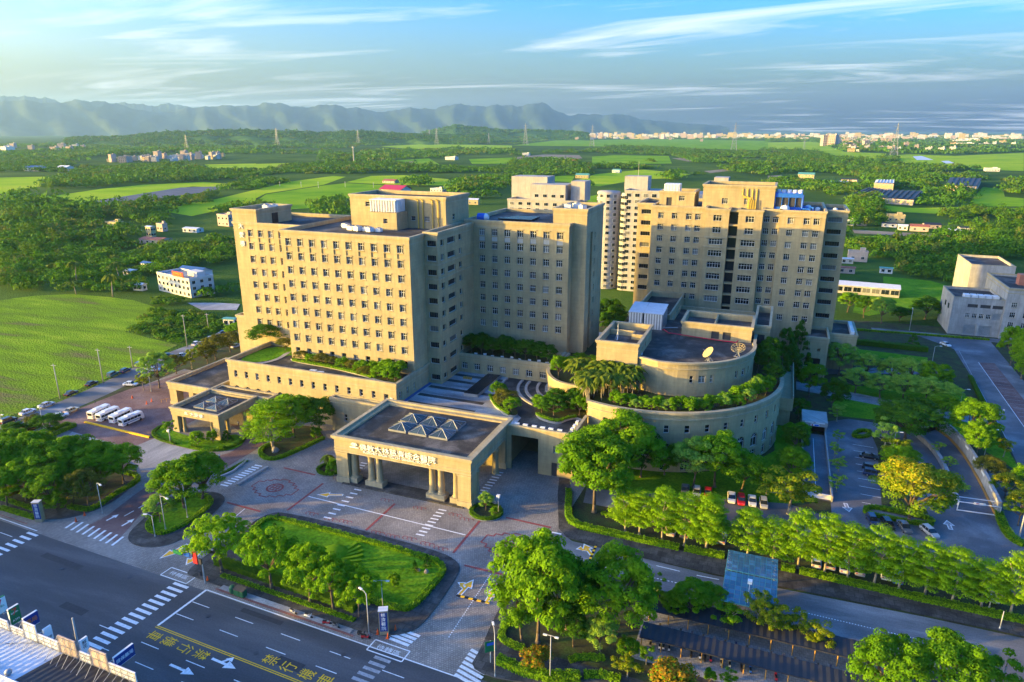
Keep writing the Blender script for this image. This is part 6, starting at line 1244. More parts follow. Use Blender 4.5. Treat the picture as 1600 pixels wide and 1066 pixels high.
# ---- roof garden planting
Z0 = 14.75
tree((-149.8, 171.3, 6.7, 12.6), 'dark', 'broad dark tree in the left of podium roof garden', z=14.3, ds=1.1); tree((-140.3, 166.1, 4.0, 5.2), 'olive', 'small olive bush under the broad roof garden tree', z=14.3, cat='bush', name='bush'); tree((-133.4, 161.8, 2.1, 2.7), 'bush', 'small round bush at the left bed of roof garden', z=14.4, cat='bush', name='bush')
for i, (x, y, h, d) in enumerate([(-128.5, 158.6, 3.0, 4.2), (-124.8, 158.4, 2.6, 4.0), (-121.0, 158.2, 3.2, 4.4), (-117.2, 158.0, 2.8, 4.2), (-113.6, 157.8, 3.0, 4.2), (-110.0, 157.4, 2.8, 4.4), (-106.4, 156.8, 3.2, 4.6), (-103.0, 157.4, 3.2, 4.6), (-103.5, 154.4, 2.6, 5.0), (-99.8, 154.6, 3.0, 5.2), (-96.2, 153.6, 3.6, 5.4), (-95.0, 157.2, 4.4, 6.0), (-98.8, 157.6, 4.0, 5.4), (-93.6, 153.2, 3.0, 3.6)]):
    tree((x, y, h, d), 'olive' if i in (0, 2, 3, 5, 8) else 'bush', '%s bush from the left in the planting bed of podium roof' % ORD[i], z=14.7, group='bushes on the podium roof', name='bush', cat='bush', hs=1.0)
hedge([(-131, 157.9), (-118, 156.9), (-108, 155.4), (-101, 153.6)], .9, .6, 'low bright hedge edging the podium roof planting bed', z=14.75)
for i, (x, y) in enumerate([(-85.3, 185.2), (-81.6, 184.4), (-78.2, 185.6), (-74.4, 184.6), (-71.0, 185.2), (-67.3, 184.4), (-63.6, 185.0), (-60.4, 184.6), (-83.5, 188.6), (-76.0, 188.8)]):
    tree((x, y, rng.uniform(5.4, 6.6), rng.uniform(5.0, 6.0)), 'dark', '%s tree from the left in the row on the wing terrace' % ORD[i] if i < 8 else ('left rear dark tree of the wing terrace' if i == 8 else 'right rear dark tree of the wing terrace'), z=14.2, group='trees on the wing terrace', ds=1.1)
CG = [((-67.6, 163.6, 4.5, 4.2), 'round', 'small bright tree at the tip of courtyard planting bed'), ((-63.2, 158.0, 4.8, 6.0), 'olive', 'sunlit olive bush tree in the courtyard bed behind portico'), ((-60.4, 155.2, 4.0, 4.5), 'round', 'bush tree at the portico end of courtyard bed'), ((-53.0, 158.0, 4.6, 5.0), 'round', 'left dark tree of the garden deck bed'), ((-49.4, 157.0, 5.4, 6.5), 'dark', 'front round tree of the garden deck bed'), ((-50.0, 161.8, 5.4, 6.5), 'dark', 'rear dark tree of the garden deck bed'), ((-45.4, 162.6, 5.6, 6.2), 'dark', 'dark tree near the curved terrace wall'), ((-43.2, 159.2, 5.4, 4.6), 'round', 'bright tree against the round hall corner'), ((-53.2, 172.6, 6.5, 4.6), 'round', 'single bright tree on the curved palm terrace')]
for T, k, l in CG: tree(T, k, l, z=14.4 if 'palm terrace' in l else 9.9, ds=1.05)
hedge(smooth_path([(-53.9, 156.4), (-51.4, 154.5), (-47.2, 153.4), (-45.9, 156.4), (-43.9, 158.4)], False, 1), .6, .5, 'wavy low hedge along the garden deck bed edge', z=9.95)
hedge(smooth_path([(-70.2, 164.2), (-68, 160.6), (-65.0, 156.9), (-60.2, 153.4)], False, 1), .6, .5, 'low hedge along the courtyard bed behind portico', z=9.95)
for i, a in enumerate(np.linspace(-99, -10, 27)):
    rr = 30.2 + 1.2 * math.sin(i * 2.7); x, y = CX + rr * math.cos(R(a)), CY + rr * math.sin(R(a))
    tree((x, y, rng.uniform(2.6, 4.0) + (.8 if i > 17 else 0), rng.uniform(3.2, 4.4)), ('bush', 'round', 'bush', 'pale')[i % 4], '%s shrub from the left on the round hall terrace' % (ORD[i] if i < 20 else 'twenty-' + ORD[i - 20]), z=14.4, group='shrubs on the round hall terrace', name='shrub', cat='shrub', hs=1.05)
for i, (x, y, h) in enumerate([(1.2, 196, 7.5), (-.6, 201, 8), (2.0, 189, 6), (.8, 204, 9), (-2.2, 197.5, 7)]): tree((x, y, h, 5.5), 'dark', '%s dark tree from the front at the right end of round hall terrace' % ORD[i], z=14.4, group='dark trees at the round hall terrace end')
for i, (x, y) in enumerate([(-53.5, 184), (-50.0, 182.5), (-46.5, 184.5), (-44.0, 181), (-47.5, 187.5), (-51.5, 188.5)]): tree((x, y, 2.6, 4.5), 'bush', '%s low dark shrub from the left beside the wing end tower' % ORD[i], z=14.4, group='shrubs beside the wing tower', name='shrub', cat='shrub')

# ---- palms
def palm_kit(seed, stems=1, royal=False):
    r = np.random.default_rng(seed); b = MB(); f = MB()
    for s_ in range(stems):
        x, y = (r.normal(0, .12, 2) if stems > 1 else (0, 0)); lx, ly = r.normal(0, .05, 2); h = r.uniform(.55, .72) if stems > 1 else .72
        top = (x + lx, y + ly, h); b.path([(x, y, 0), (x + lx * .4, y + ly * .4, h * .5), top], [.022, .018, .014] if stems == 1 else [.014, .012, .010], 6, 'trunk_pale')
        for k in range(9 if stems > 1 else 14):
            a = 2 * math.pi * (k + r.random()) / (9 if stems > 1 else 14); L = r.uniform(.24, .36); el = r.uniform(.3, 1.1)
            pts = []; 
            for j in range(7):
                u = j / 6; pts.append(Vector((top[0] + L * u * math.cos(a) * math.cos(el * (1 - u)) , top[1] + L * u * math.sin(a) * math.cos(el * (1 - u)), top[2] + L * (math.sin(el) * u * 1.1 - .95 * u * u))))
            for j in range(6):
                p, q = pts[j], pts[j + 1]; d = (q - p); n = Vector((-math.sin(a), math.cos(a), 0)); w = .075 * (1 - .8 * abs(j / 6 - .35))
                for sg in (-1, 1): f.add([p, q, q + n * sg * w * .9 + d * .7 - Vector((0, 0, w * .6)), p + n * sg * w + d * .7 - Vector((0, 0, w * .6))], [(0, 1, 2, 3)], 'leaf_palm')
    return b.mesh('stem', True), f.mesh('fronds')
leaf_mat('leaf_palm', (0.06, 0.12, 0.010), (0.16, 0.20, 0.02), 0.35)
PALM = [palm_kit(s_, 4) for s_ in (3, 5, 8)]; PALM1 = [palm_kit(s_, 1) for s_ in (21, 22)]
def palm(x, y, z, h, d, label, k, kits=PALM, group=None):
    st, fr = kits[k % len(kits)]; o = thing('palm_tree', label, 'palm', (x, y, z), k * 1.3, group, (d, d, h)); link('stem', st, o, local=True); link('fronds', fr, o, local=True)
for i, (x, y) in enumerate([(-43.6, 163.6), (-42.2, 160.6), (-41.2, 166.0), (-39.0, 161.6), (-38.6, 165.4), (-36.4, 162.6), (-36.0, 167.2), (-33.6, 164.2), (-45.6, 168.6), (-33.0, 168.6), (-40.4, 169.2), (-37.2, 169.6), (-31.2, 166.4), (-46.6, 171.6)]):
    palm(x, y, 14.4, rng.uniform(8.5, 10.5), 9.0, '%s clump palm from the left in the palm group before round hall' % ORD[i], i, group='palms before the round hall')
p = (-97.2, 125.8); palm(p[0], p[1], .1, 5.5, 6, 'small single palm left of the entrance portico', 0, PALM1)
for i, (px, py, hh) in enumerate([(-309.7, 243.4, 10.4, 4.8)[:2] + (15,), (-331.7, 240.6, 5.6, 3.7)[:2] + (9,), (-339.0, 272.5, 7.4, 4.0)[:2] + (14,), (-352.7, 257.1, 11.8, 3.9)[:2] + (16,)]): palm(px, py, 0, hh, 14, '%s slender palm from the left at the far edge of mown field' % ORD[(2, 0, 3, 1)[i]], i, PALM1, 'palms at the field edge')

# ---------------------------------------------------------------- woods behind: reads as one mass
def inside(poly, P):
    x, y = P[:, 0], P[:, 1]; c = np.zeros(len(P), bool); n = len(poly)
    for i in range(n):
        (x0, y0), (x1, y1) = poly[i][:2], poly[(i + 1) % n][:2]
        if y0 == y1: continue
        t = ((y0 > y) != (y1 > y)) & (x < (x1 - x0) * (y - y0) / (y1 - y0) + x0); c ^= t
    return c
def wood(polys, spacing, h, leaves, seed, size, name='woodland', holes=(), gap=-1.15, zf=None):
    r = np.random.default_rng(seed); C = []
    for poly in polys:
        A = np.array([p[:2] for p in poly]); lo, hi = A.min(0), A.max(0); n = int(np.prod((hi - lo) / spacing) * 1.15); n = min(n, 60000)
        P = r.uniform(lo, hi, (n, 2)); P = P[inside(poly, P)]
        for q in holes: P = P[~inside(q, P)]
        g = np.sin(P[:, 0] / (spacing * 5.3) + 1.3 * np.sin(P[:, 1] / (spacing * 7.1))) + np.sin(P[:, 1] / (spacing * 4.1) + 1.7 * np.sin(P[:, 0] / (spacing * 9.7))); P = P[g > gap]
        C.append(P)
    C = np.concatenate(C); n = len(C)
    hh = h * r.uniform(.45, 1.0, n) * np.where(r.random(n) < .14, 1.6, 1.0) * (1 + .3 * np.sin(C[:, 0] * .013 + C[:, 1] * .009)); w = spacing * r.uniform(.4, 1.0, n)
    d = r.normal(size=(n, leaves, 3)); d /= np.linalg.norm(d, axis=2, keepdims=True); d[..., 2] = np.abs(d[..., 2]) * 1.0 - .15
    lob = 1 + .25 * np.sin(4 * np.arctan2(d[..., 1], d[..., 0]) + r.uniform(0, 6, (n, 1))) * (1 - d[..., 2] ** 2)
    P = d * lob[..., None] * r.uniform(.72, 1.0, (n, leaves, 1)); P[..., 0] *= w[:, None]; P[..., 1] *= w[:, None]; P[..., 2] = hh[:, None] * (.42 + .55 * P[..., 2])
    P[..., 0] += C[:, None, 0]; P[..., 1] += C[:, None, 1]; P[..., 2] = np.maximum(P[..., 2], .2)
    Nn = (d + r.normal(0, .35, d.shape)).reshape(-1, 3)
    if zf is not None: P[..., 2] += zf(C)[:, None]
    V = leaf_quads(P.reshape(-1, 3), Nn, size, r)
    t = np.zeros((n, 4)); k = r.random(n); t[:, :3] = np.where(k[:, None] < .25, [.10, .17, .012], np.where(k[:, None] < .33, [.14, .15, .03], [.03, .08, .015])); t[:, 3] = np.where(k < .33, .7, .35 * r.random(n))
    me = quad_mesh(name, V, ['leaf_wood'], None, np.repeat(np.repeat(t, leaves, 0), 4, 0)); link(name, me, None, kind='stuff')
    return n
W1 = [[(-368.1, 226.5), (-474, 297), (-483, 324), (-452, 336), (-404, 324), (-392, 329), (-413, 351), (-413, 373), (-351, 375), (-248.0, 261.8), (-262.2, 253.6), (-286.2, 276.4), (-304.1, 257.2), (-306.4, 250.4), (-339.9, 244.5)]]
keep = [[(-341.7, 289.2), (-322.3, 296.8), (-296.7, 292.3), (-263.0, 256.0), (-273.2, 249.3), (-305.3, 256.8)]]
wood(W1, 7.5, 9, 110, 11, .75, holes=keep)
wood([[(-248.4, 197.9), (-270.4, 232.4), (-250.8, 230.5), (-236.5, 236.1), (-224.2, 231.8), (-213.2, 211.5), (-217.3, 195.4), (-238.0, 198.1)]], 3.2, 2.6, 70, 12, .42, 'bamboo_scrub')
wood([[(-278.1, 239.5), (-277.6, 247.6), (-252.2, 249.6), (-239.6, 234.9), (-260.5, 231.5)]], 6, 7, 110, 13, .6, 'roadside_wood')
W2 = [[(-474, 297), (-607, 385), (-708, 465), (-583, 394), (-516, 405), (-491, 415), (-416, 349), (-452, 336)], [(-630, 400), (-918, 590), (-941, 637), (-779, 535), (-735, 539), (-666, 527), (-653, 557), (-568, 519), (-495, 452), (-534, 463), (-600, 476), (-535, 420), (-594, 406)], [(-473, 437), (-473, 469), (-422, 456), (-349, 375), (-387, 372), (-425, 386)], [(-603, 552), (-615, 628), (-704, 729), (-684, 631), (-704, 564)]]
wood(W2, 11, 10, 60, 21, 1.3)
WR = [[(45, 546), (62, 579), (89, 599), (121, 622), (142, 650), (198, 731), (134, 476), (102.3, 418.2), (87.8, 429.2), (77.0, 437.7), (70, 451), (70, 501), (56, 510)], [(53, 716), (82, 981), (107, 991), (99, 832), (83, 686), (57, 657)], [(133, 747), (159, 837), (187, 866), (223, 827), (198, 731), (150, 676), (130, 711)], [(45, 671), (54, 675), (51, 615), (43, 545), (40, 571)]]
wood(WR, 8, 10, 110, 31, .8)
WF = [[(63, 827), (84, 962), (103, 1017), (97, 848), (79, 749), (59, 741)], [(137, 882), (173, 1069), (217, 1141), (233, 1106), (193, 922), (145, 867)], [(-23, 1048), (-29, 1253), (-4, 1305), (33, 1256), (71, 1214), (110, 1194), (92, 1064), (63, 977), (18, 959)], [(94, 1093), (125, 1312), (222, 1538), (363, 1649), (306, 1383), (224, 1238), (182, 1127), (148, 1144)], [(-34, 1439), (-87, 3207), (56, 3136), (142, 2426), (199, 2253), (211, 1905), (255, 1881), (376, 1780), (353, 1617), (222, 1538), (132, 1336), (79, 1483), (23, 1517)], [(291, 1300), (380, 1454), (328, 1245), (293, 1201)], [(274, 1135), (337, 1282), (282, 1062), (263, 1054)], [(246, 2397), (307, 2448), (275, 2169), (220, 2095)]]
wood(WF, 14, 11, 44, 41, 1.8, gap=-.7)
WM = [[(-472, 1217), (-677, 1747), (-649, 1924), (-500, 1766), (-408, 1547), (-335, 1270), (-376, 1254), (-410, 1217)], [(-408, 1547), (-370, 1816), (-342, 1929), (-265, 1602), (-289, 1522), (-359, 1495)], [(-738, 2602), (-855, 3537), (-630, 3625), (-254, 2898), (-87, 3207), (-33, 1387), (-86, 1475), (-183, 1711), (-372, 2460), (-593, 2557)], [(-908, 2340), (-808, 2801), (-712, 2511), (-803, 2381), (-850, 2192)], [(-225, 1313), (-177, 1384), (-42, 1335), (-38, 1229), (-131, 1193), (-178, 1195)], [(-279, 949), (-288, 1075), (-233, 938), (-214, 846), (-240, 836)],
      [(-709, 812), (-981, 1128), (-1106, 1353), (-1112, 1528), (-988, 1529), (-906, 1561), (-775, 1523), (-629, 1623), (-490, 1262), (-562, 1134), (-672, 1192), (-732, 1142), (-788, 1120), (-757, 950)], [(-428, 863), (-504, 1029), (-509, 1311), (-388, 1001), (-337, 798), (-356, 769)], [(-456, 601), (-494, 655), (-505, 734), (-390, 567), (-424, 554)], [(-1213, 1647), (-1536, 2097), (-1389, 2154), (-1089, 1695)], [(-688, 977), (-732, 1068), (-719, 1121), (-685, 1063)], [(-602, 1073), (-581, 1103), (-478, 901), (-542, 941)], [(-543, 618), (-593, 699), (-551, 652), (-510, 580)],
      [(-981, 706), (-1055, 742), (-1388, 1030), (-1471, 1212), (-1376, 1333), (-1196, 1170), (-1040, 1105), (-1041, 1197), (-823, 945), (-896, 896), (-931, 818), (-936, 739)], [(-1304, 846), (-2210, 1445), (-1984, 1406), (-1631, 1234), (-1335, 990), (-1282, 903)], [(-658, 573), (-715, 630), (-733, 745), (-823, 945), (-709, 812), (-680, 701), (-647, 596)], [(-525, 515), (-550, 564), (-593, 677), (-531, 605), (-530, 556)], [(-757, 484), (-935, 614), (-908, 624), (-783, 543), (-676, 549), (-641, 580), (-562, 514), (-701, 447)]]
wood(WM, 17, 11, 36, 51, 2.2, gap=-.75)
WFar = [[(-1304, 1504), (-13745, 15963), (-7846, 10899), (-4796, 7320), (-3892, 6731), (-4033, 8796), (-4008, 10334), (-1617, 4169), (-2081, 3989), (-2124, 3459), (-2054, 3072), (-1486, 2028), (-1752, 2107)], [(-1093, 1693), (-1534, 2402), (-1673, 3041), (-1189, 3066), (-824, 2124), (-1030, 1971), (-1044, 1712)], [(-2210, 1445), (-4098, 2694), (-4216, 3161), (-3601, 2887), (-2990, 2531), (-2729, 2810), (-2771, 3208), (-1338, 1543), (-1427, 1509), (-2232, 2131), (-2076, 1716), (-1800, 1364)], [(-1526, 3934), (-9747, 25128), (-4717, 19465), (-294, 10247), (-182, 6437), (-1118, 7330), (-2012, 6427)], [(-155, 5540), (-294, 10247), (3903, 15456), (852, 3327), (547, 2905), (414, 2948), (207, 3194), (176, 5913)]]
holes_far = [[(147, 4853), (228, 3329), (505, 2888), (999, 3915), (1773, 6991), (1089, 7898)]]
wood(WFar, 42, 13, 22, 61, 5.5, gap=-.35)

# ---------------------------------------------------------------- vehicles
def loft(b, secs, mat, cap=True):
    """skin over closed cross-sections (lists of equal length)"""
    n = len(secs[0]); V = [p for s_ in secs for p in s_]; F = []
    for i in range(len(secs) - 1):
        for j in range(n): F.append((i * n + j, i * n + (j + 1) % n, (i + 1) * n + (j + 1) % n, (i + 1) * n + j))
    if cap: F += [tuple(range(n - 1, -1, -1)), tuple((len(secs) - 1) * n + j for j in range(n))]
    b.add(V, F, mat)
def car_kit(kind, paint_):
    L, Wd = (4.5, 1.76) if kind == 'sedan' else (4.3, 1.75) if kind == 'hatch' else (4.7, 1.85); w = Wd / 2
    zb = .28; belt_ = .88 if kind != 'suv' else 1.02; top = 1.44 if kind != 'suv' else 1.72
    xs = dict(sedan=[(-L / 2, .62, .84), (-L / 2 + .1, .60, 1.0), (-1.35, .60, 1.0), (1.0, .58, 1.0), (1.9, .52, .94), (L / 2, .40, .78)], hatch=[(-L / 2, .60, .9), (-L / 2 + .1, .62, 1), (-1.3, .62, 1), (1.0, .60, 1.0), (1.85, .52, .93), (L / 2, .38, .78)], suv=[(-L / 2, .72, .92), (-L / 2 + .1, .74, 1), (-1.4, .74, 1), (1.1, .72, 1), (2.0, .64, .94), (L / 2, .46, .82)])[kind]
    body = MB(); secs = []
    for x, hgt, ws in xs:
        z1 = zb + hgt; secs.append([(x, -w * ws * .94, zb), (x, w * ws * .94, zb), (x, w * ws, zb + .2), (x, w * ws, z1 - .1), (x, w * ws * .90, z1), (x, -w * ws * .90, z1), (x, -w * ws, z1 - .1), (x, -w * ws, zb + .2)])
    loft(body, secs, paint_)
    x0, x1, x2, x3 = dict(sedan=(-1.75, -1.0, .35, 1.15), hatch=(-2.0, -1.6, .35, 1.15), suv=(-2.2, -1.95, .45, 1.2))[kind]
    cab = MB(); zz = zb + xs[2][1]
    loft(cab, [[(x0, -w * .86, zz), (x0, w * .86, zz), (x0 + .02, w * .84, zz + .04), (x0 + .02, -w * .84, zz + .04)], [(x1, -w * .88, zz), (x1, w * .88, zz), (x1, w * .70, top - .03), (x1, -w * .70, top - .03)], [(x2, -w * .88, zz), (x2, w * .88, zz), (x2, w * .70, top - .03), (x2, -w * .70, top - .03)], [(x3, -w * .86, zz - .02), (x3, w * .86, zz - .02), (x3 - .02, w * .84, zz + .03), (x3 - .02, -w * .84, zz + .03)]], 'glass_car')
    rf = MB(); rf.box(x1 - .02, x2 + .02, -w * .71, w * .71, top - .029, top + .03, paint_)
    for sx in (-1, 1):
        for x in (x1 + .02, (x1 + x2) / 2 + .1, x2 - .02): rf.add([(x - .05, sx * w * .885, zz), (x + .05, sx * w * .885, zz), (x + .05, sx * w * .712, top - .02), (x - .05, sx * w * .712, top - .02)], [(0, 1, 2, 3)], paint_)
    wh = MB(); wh.tube((0, -.1, 0), (0, .1, 0), .33, n=16, mat='tyre'); ri = MB(); ri.tube((0, -.105, 0), (0, .105, 0), .20, n=10, mat='rim')
    hl = MB(); hl.box(-.04, .05, -.2, .2, -.07, .07, 'lamp_clear'); tl = MB(); tl.box(-.05, .03, -.2, .2, -.08, .08, 'lamp_red')
    return dict(body=body.mesh('body'), cabin=cab.mesh('windows'), roof=rf.mesh('roof'), wheel=wh.mesh('wheel'), rim=ri.mesh('rim'), head=hl.mesh('headlight'), tail=tl.mesh('taillight'), L=L, w=w)
CARS = {}
def car(x, y, rz, kind, paint_, label, z=.03, group='parked cars', s_=1.0):
    k = (kind, paint_)
    if k not in CARS: CARS[k] = car_kit(*k)
    c = CARS[k]; o = thing('car', label, 'car', (x, y, z), rz, group, (s_, s_, s_))
    for n_, m_ in (('body', 'body'), ('windows', 'cabin'), ('roof', 'roof')): link(n_, c[m_], o, local=True)
    for sx in (-1.35, 1.38):
        for sy in (-1, 1):
            q = link('wheel', c['wheel'], o, (sx, sy * (c['w'] - .09), .33), local=True); link('rim', c['rim'], q, local=True)
    for sy in (-1, 1): link('headlight', c['head'], o, (c['L'] / 2 - .06, sy * .5, .6), local=True); link('taillight', c['tail'], o, (-c['L'] / 2 + .03, sy * .58, .78), local=True)
sd = R(98)   # along the left street
def heading(a, c): return math.atan2(c[1] - a[1], c[0] - a[0])
for i, (p, kind, col, lab) in enumerate([((-200.4, 118.1), 'suv', 'car_black', 'black van nearest the frame edge on the field side of left street'), ((-201.7, 124.6), 'sedan', 'car_white', 'white sedan on the field side of left street behind the black van'), ((-201.7, 130.5), 'sedan', 'car_silver', 'pale silver sedan on the field side of left street, third from frame edge'), ((-203.8, 140.0), 'sedan', 'car_black', 'dark sedan on the field side of left street beyond the silver one'), ((-205.6, 148.6), 'sedan', 'car_black', 'dark sedan beside the second utility pole on left street'), ((-206.8, 157.6), 'suv', 'car_green', 'dark green wagon on the field side of left street'), ((-206.5, 162.2), 'hatch', 'car_navy', 'dark blue hatchback beyond the green wagon on left street'), ((-207.2, 169.0), 'suv', 'car_grey', 'grey van farther up the left street'), ((-207.9, 195.6), 'sedan', 'car_white', 'white sedan far up the left street by the scrub')]):
    rz = R(92) if i < 3 else R(98) if i < 5 else R(103); car(p[0], p[1], rz, kind, col, lab)
p = (-190.8, 130.2); car(p[0], p[1], R(95), 'sedan', 'car_gold', 'champagne gold sedan parked beside the brick forecourt', group=None)
p = (-190.2, 126.1); car(p[0], p[1], R(60), 'sedan', 'car_white', 'white sedan partly behind the hedge corner at left street', group=None)
p = (-190.2, 117.3); car(p[0], p[1], R(80), 'suv', 'car_black', 'black van parked behind the round bushes at left street', group=None)
lotc = ['car_white', 'car_silver', 'car_black', 'car_silver', 'car_white', 'car_grey', 'car_white', 'car_navy', 'car_silver']
for i, (px_, py_) in enumerate([(545,860), (640,800), (700,735), (760,735), (830,720), (880,665), (905,660), (930,645), (985,690)]):
    p = [(-193.3, 152.9), (-198.0, 166.3), (-206.2, 180.2), (-201.2, 182.2), (-199.0, 189.2), (-207.8, 203.3), (-207.6, 206.2), (-209.1, 211.2), (-191.1, 198.8)][i]; car(p[0], p[1], R(20 + 8 * i), 'sedan', lotc[i], '%s car from the front in the tree shaded lot beside left street' % ORD[i], group='cars in the left lot')
for i, (p, col) in enumerate([((-4.04, 147.81), 'car_white'), ((-1.94, 147.56), 'car_red'), ((0.39, 147.94), 'car_white'), ((2.81, 147.84), 'car_silver'), ((-14.32, 147.63), 'car_grey'), ((-11.69, 147.54), 'car_silver'), ((-9.25, 148.16), 'car_red')]):
    car(p[0], p[1], R(-85), 'hatch' if i % 2 else 'sedan', col, '%s car %s, upper row behind the lane trees' % (col[4:], ('left of the red one', 'second from right gap', 'right of the red one', 'at the right end', 'at the far left', 'second from the left', 'under the trees')[i]), group='upper row behind lane trees')
for i, (p, col) in enumerate([((-14.52, 129.55), 'car_silver'), ((-11.80, 129.71), 'car_grey'), ((-4.61, 130.31), 'car_silver'), ((-6.84, 129.35), 'car_black'), ((13.09, 128.68), 'car_white'), ((15.58, 128.96), 'car_silver'), ((18.02, 128.74), 'car_white'), ((20.62, 128.88), 'car_silver'), ((25.07, 129.29), 'car_white'), ((26.93, 128.90), 'car_blue'), ((42.01, 128.99), 'car_silver')]):
    car(p[0], p[1], R(88), 'hatch' if i % 3 else 'sedan', col, '%s car from the left among those half hidden behind the lane trunks' % ORD[i], group='lower row behind lane trees')
for p, rz, kind, col, lab in (((24.7, 149.0), R(-80), 'hatch', 'car_navy', 'dark blue car at the hedge end of golden tree island'), ((27.6, 148.3), R(-75), 'hatch', 'car_black', 'black car right of the blue one below golden tree'), ((30.7, 148.3), R(-75), 'sedan', 'car_grey', 'grey sedan below the golden tree'), ((35.3, 148.2), R(-62), 'hatch', 'car_silver', 'silver hatchback right of golden tree in the aisle'), ((27.0, 182.1), R(-5), 'sedan', 'car_black', 'black sedan in the upper stall left of island trees'), ((27.0, 175.6), R(-5), 'hatch', 'car_black', 'black hatchback in the middle stall left of island trees'), ((27.1, 172.0), R(-5), 'suv', 'car_navy', 'dark van in the lower stall left of island trees'), ((35.4, 178.8), R(175), 'sedan', 'car_silver', 'silver sedan in the stall right of island trees'), ((64.3, 300.0), R(-60), 'sedan', 'car_white', 'white sedan driving on the rear service road')):
    car(p[0], p[1], rz, kind, col, lab, group=None)
# minibuses
def bus_kit():
    L, w, h = 7.0, 1.02, 2.55; b = MB(); secs = []
    for x, f, g in ((-L / 2, .96, .97), (-L / 2 + .15, 1, 1), (L / 2 - 1.1, 1, 1), (L / 2 - .35, .97, .97), (L / 2, .9, .55)):
        zt = .35 + (h - .35) * g; secs.append([(x, -w * f, .35), (x, w * f, .35), (x, w * f, zt - .35), (x, w * f * .86, zt), (x, -w * f * .86, zt), (x, -w * f, zt - .35)])
    loft(b, secs, 'car_white')
    win = MB()
    for sy in (-1, 1):
        for k in range(5): win.box(-L / 2 + .35 + k * 1.12, -L / 2 + 1.38 + k * 1.12, *sorted((sy * (w + .002), sy * (w + .02))), 1.35, 2.0, 'glass_car')
    win.box(-L / 2 - .03, -L / 2 - .002, -.75, .75, 1.35, 2.05, 'glass_car')
    win.add([(L / 2 - .34, -.82, 1.42), (L / 2 - .34, .82, 1.42), (L / 2 - .42, .78, 2.3), (L / 2 - .42, -.78, 2.3)], [(0, 1, 2, 3)], 'glass_car')
    st = MB()
    for sy in (-1, 1): st.box(-L / 2 + .3, L / 2 - 1.2, *sorted((sy * (w + .002), sy * (w + .012))), .8, .98, 'roof_blue')
    ac = MB(); ac.box(-1.6, .4, -.6, .6, h + .002, h + .2, 'car_white')
    wh = MB(); wh.tube((0, -.12, 0), (0, .12, 0), .38, n=14, mat='tyre'); tl = MB(); tl.box(-.03, .03, -.1, .1, -.15, .15, 'lamp_red')
    return b.mesh('body'), win.mesh('windows'), st.mesh('stripe'), ac.mesh('roof_unit'), wh.mesh('wheel'), tl.mesh('taillight')
BK = bus_kit()
for i, (a, c) in enumerate([((-180.0, 127.3), (-180.9, 135.1)), ((-176.3, 126.9), (-176.9, 134.9)), ((-171.7, 127.3), (-172.5, 135.4)), ((-167.5, 127.0), (-167.3, 134.5))]):
    o = thing('minibus', '%s white minibus from the left in the parked row of four' % ORD[i], 'minibus', ((a[0] + c[0]) / 2, (a[1] + c[1]) / 2, .04), heading(a, c), 'parked minibuses')
    for n_, m_ in zip(('body', 'windows', 'stripe', 'roof_unit'), BK): link(n_, m_, o, local=True)
    for sx in (-2.2, 2.2):
        for sy in (-1, 1): link('wheel', BK[4], o, (sx, sy * .92, .38), local=True)
    for sy in (-1, 1): link('taillight', BK[5], o, (-3.5, sy * .8, .9), local=True)
# scooters
def scooter_kit(col):
    b = MB(); b.box(-.75, -.1, -.17, .17, .35, .72, col); b.box(-.1, .35, -.15, .15, .28, .38, col); b.add([(.3, -.17, .3), (.3, .17, .3), (.55, .17, .95), (.55, -.17, .95), (.42, -.17, .3), (.42, .17, .3), (.62, .15, .9), (.62, -.15, .9)], [(0, 3, 2, 1), (4, 5, 6, 7), (0, 1, 5, 4), (1, 2, 6, 5), (2, 3, 7, 6), (3, 0, 4, 7)], col)
    s_ = MB(); s_.box(-.7, .0, -.15, .15, .721, .82, 'seat_black'); h = MB(); h.tube((.55, -.35, 1.0), (.55, .35, 1.0), .025, n=5, mat='metal_dark'); h.tube((.55, -.3, 1.0), (.5, -.32, 1.2), .015, n=4, mat='metal_dark'); h.tube((.55, .3, 1.0), (.5, .32, 1.2), .015, n=4, mat='metal_dark')
    w = MB(); w.tube((0, -.06, 0), (0, .06, 0), .23, n=12, mat='tyre')
    return b.mesh('body'), s_.mesh('seat'), h.mesh('handlebar'), w.mesh('wheel')
SC = {}
def scooter(x, y, rz, col, label, group):
    if col not in SC: SC[col] = scooter_kit(col)
    k = SC[col]; o = thing('scooter', label, 'scooter', (x, y, .03), rz, group)
    for n_, m_ in zip(('body', 'seat', 'handlebar'), k): link(n_, m_, o, local=True)
    for sx in (-.6, .62): link('wheel', k[3], o, (sx, 0, .23), local=True)
for i, (p, col) in enumerate([((-12.65, 94.80), 'car_grey'), ((-11.19, 94.85), 'car_white'), ((-10.57, 94.92), 'car_silver'), ((-9.69, 94.99), 'car_silver'), ((-6.21, 94.94), 'car_black'), ((-4.87, 94.97), 'car_white'), ((-4.07, 94.79), 'car_black'), ((-3.23, 94.96), 'car_red'), ((-1.62, 94.62), 'car_gold'), ((-0.37, 94.78), 'car_gold'), ((1.41, 94.69), 'car_black'), ((2.71, 94.73), 'car_blue'), ((6.43, 94.55), 'car_red')]):
    scooter(p[0], p[1], R(95), col, '%s scooter from the left before the lower shed' % ORD[i] if i not in (11, 12) else ('light blue scooter before the lower shed' if i == 11 else 'dark red scooter at the right before the lower shed'), 'scooters before the shed')
for i in range(16): scooter(-12 + i * 1.75, 98.9 + .3 * math.sin(i * 3.1), R(80 + 12 * math.sin(i)), ('car_black', 'car_grey', 'car_black', 'car_navy')[i % 4], '%s dark scooter from the left between the two shed roofs' % ORD[i], 'scooters between the sheds')
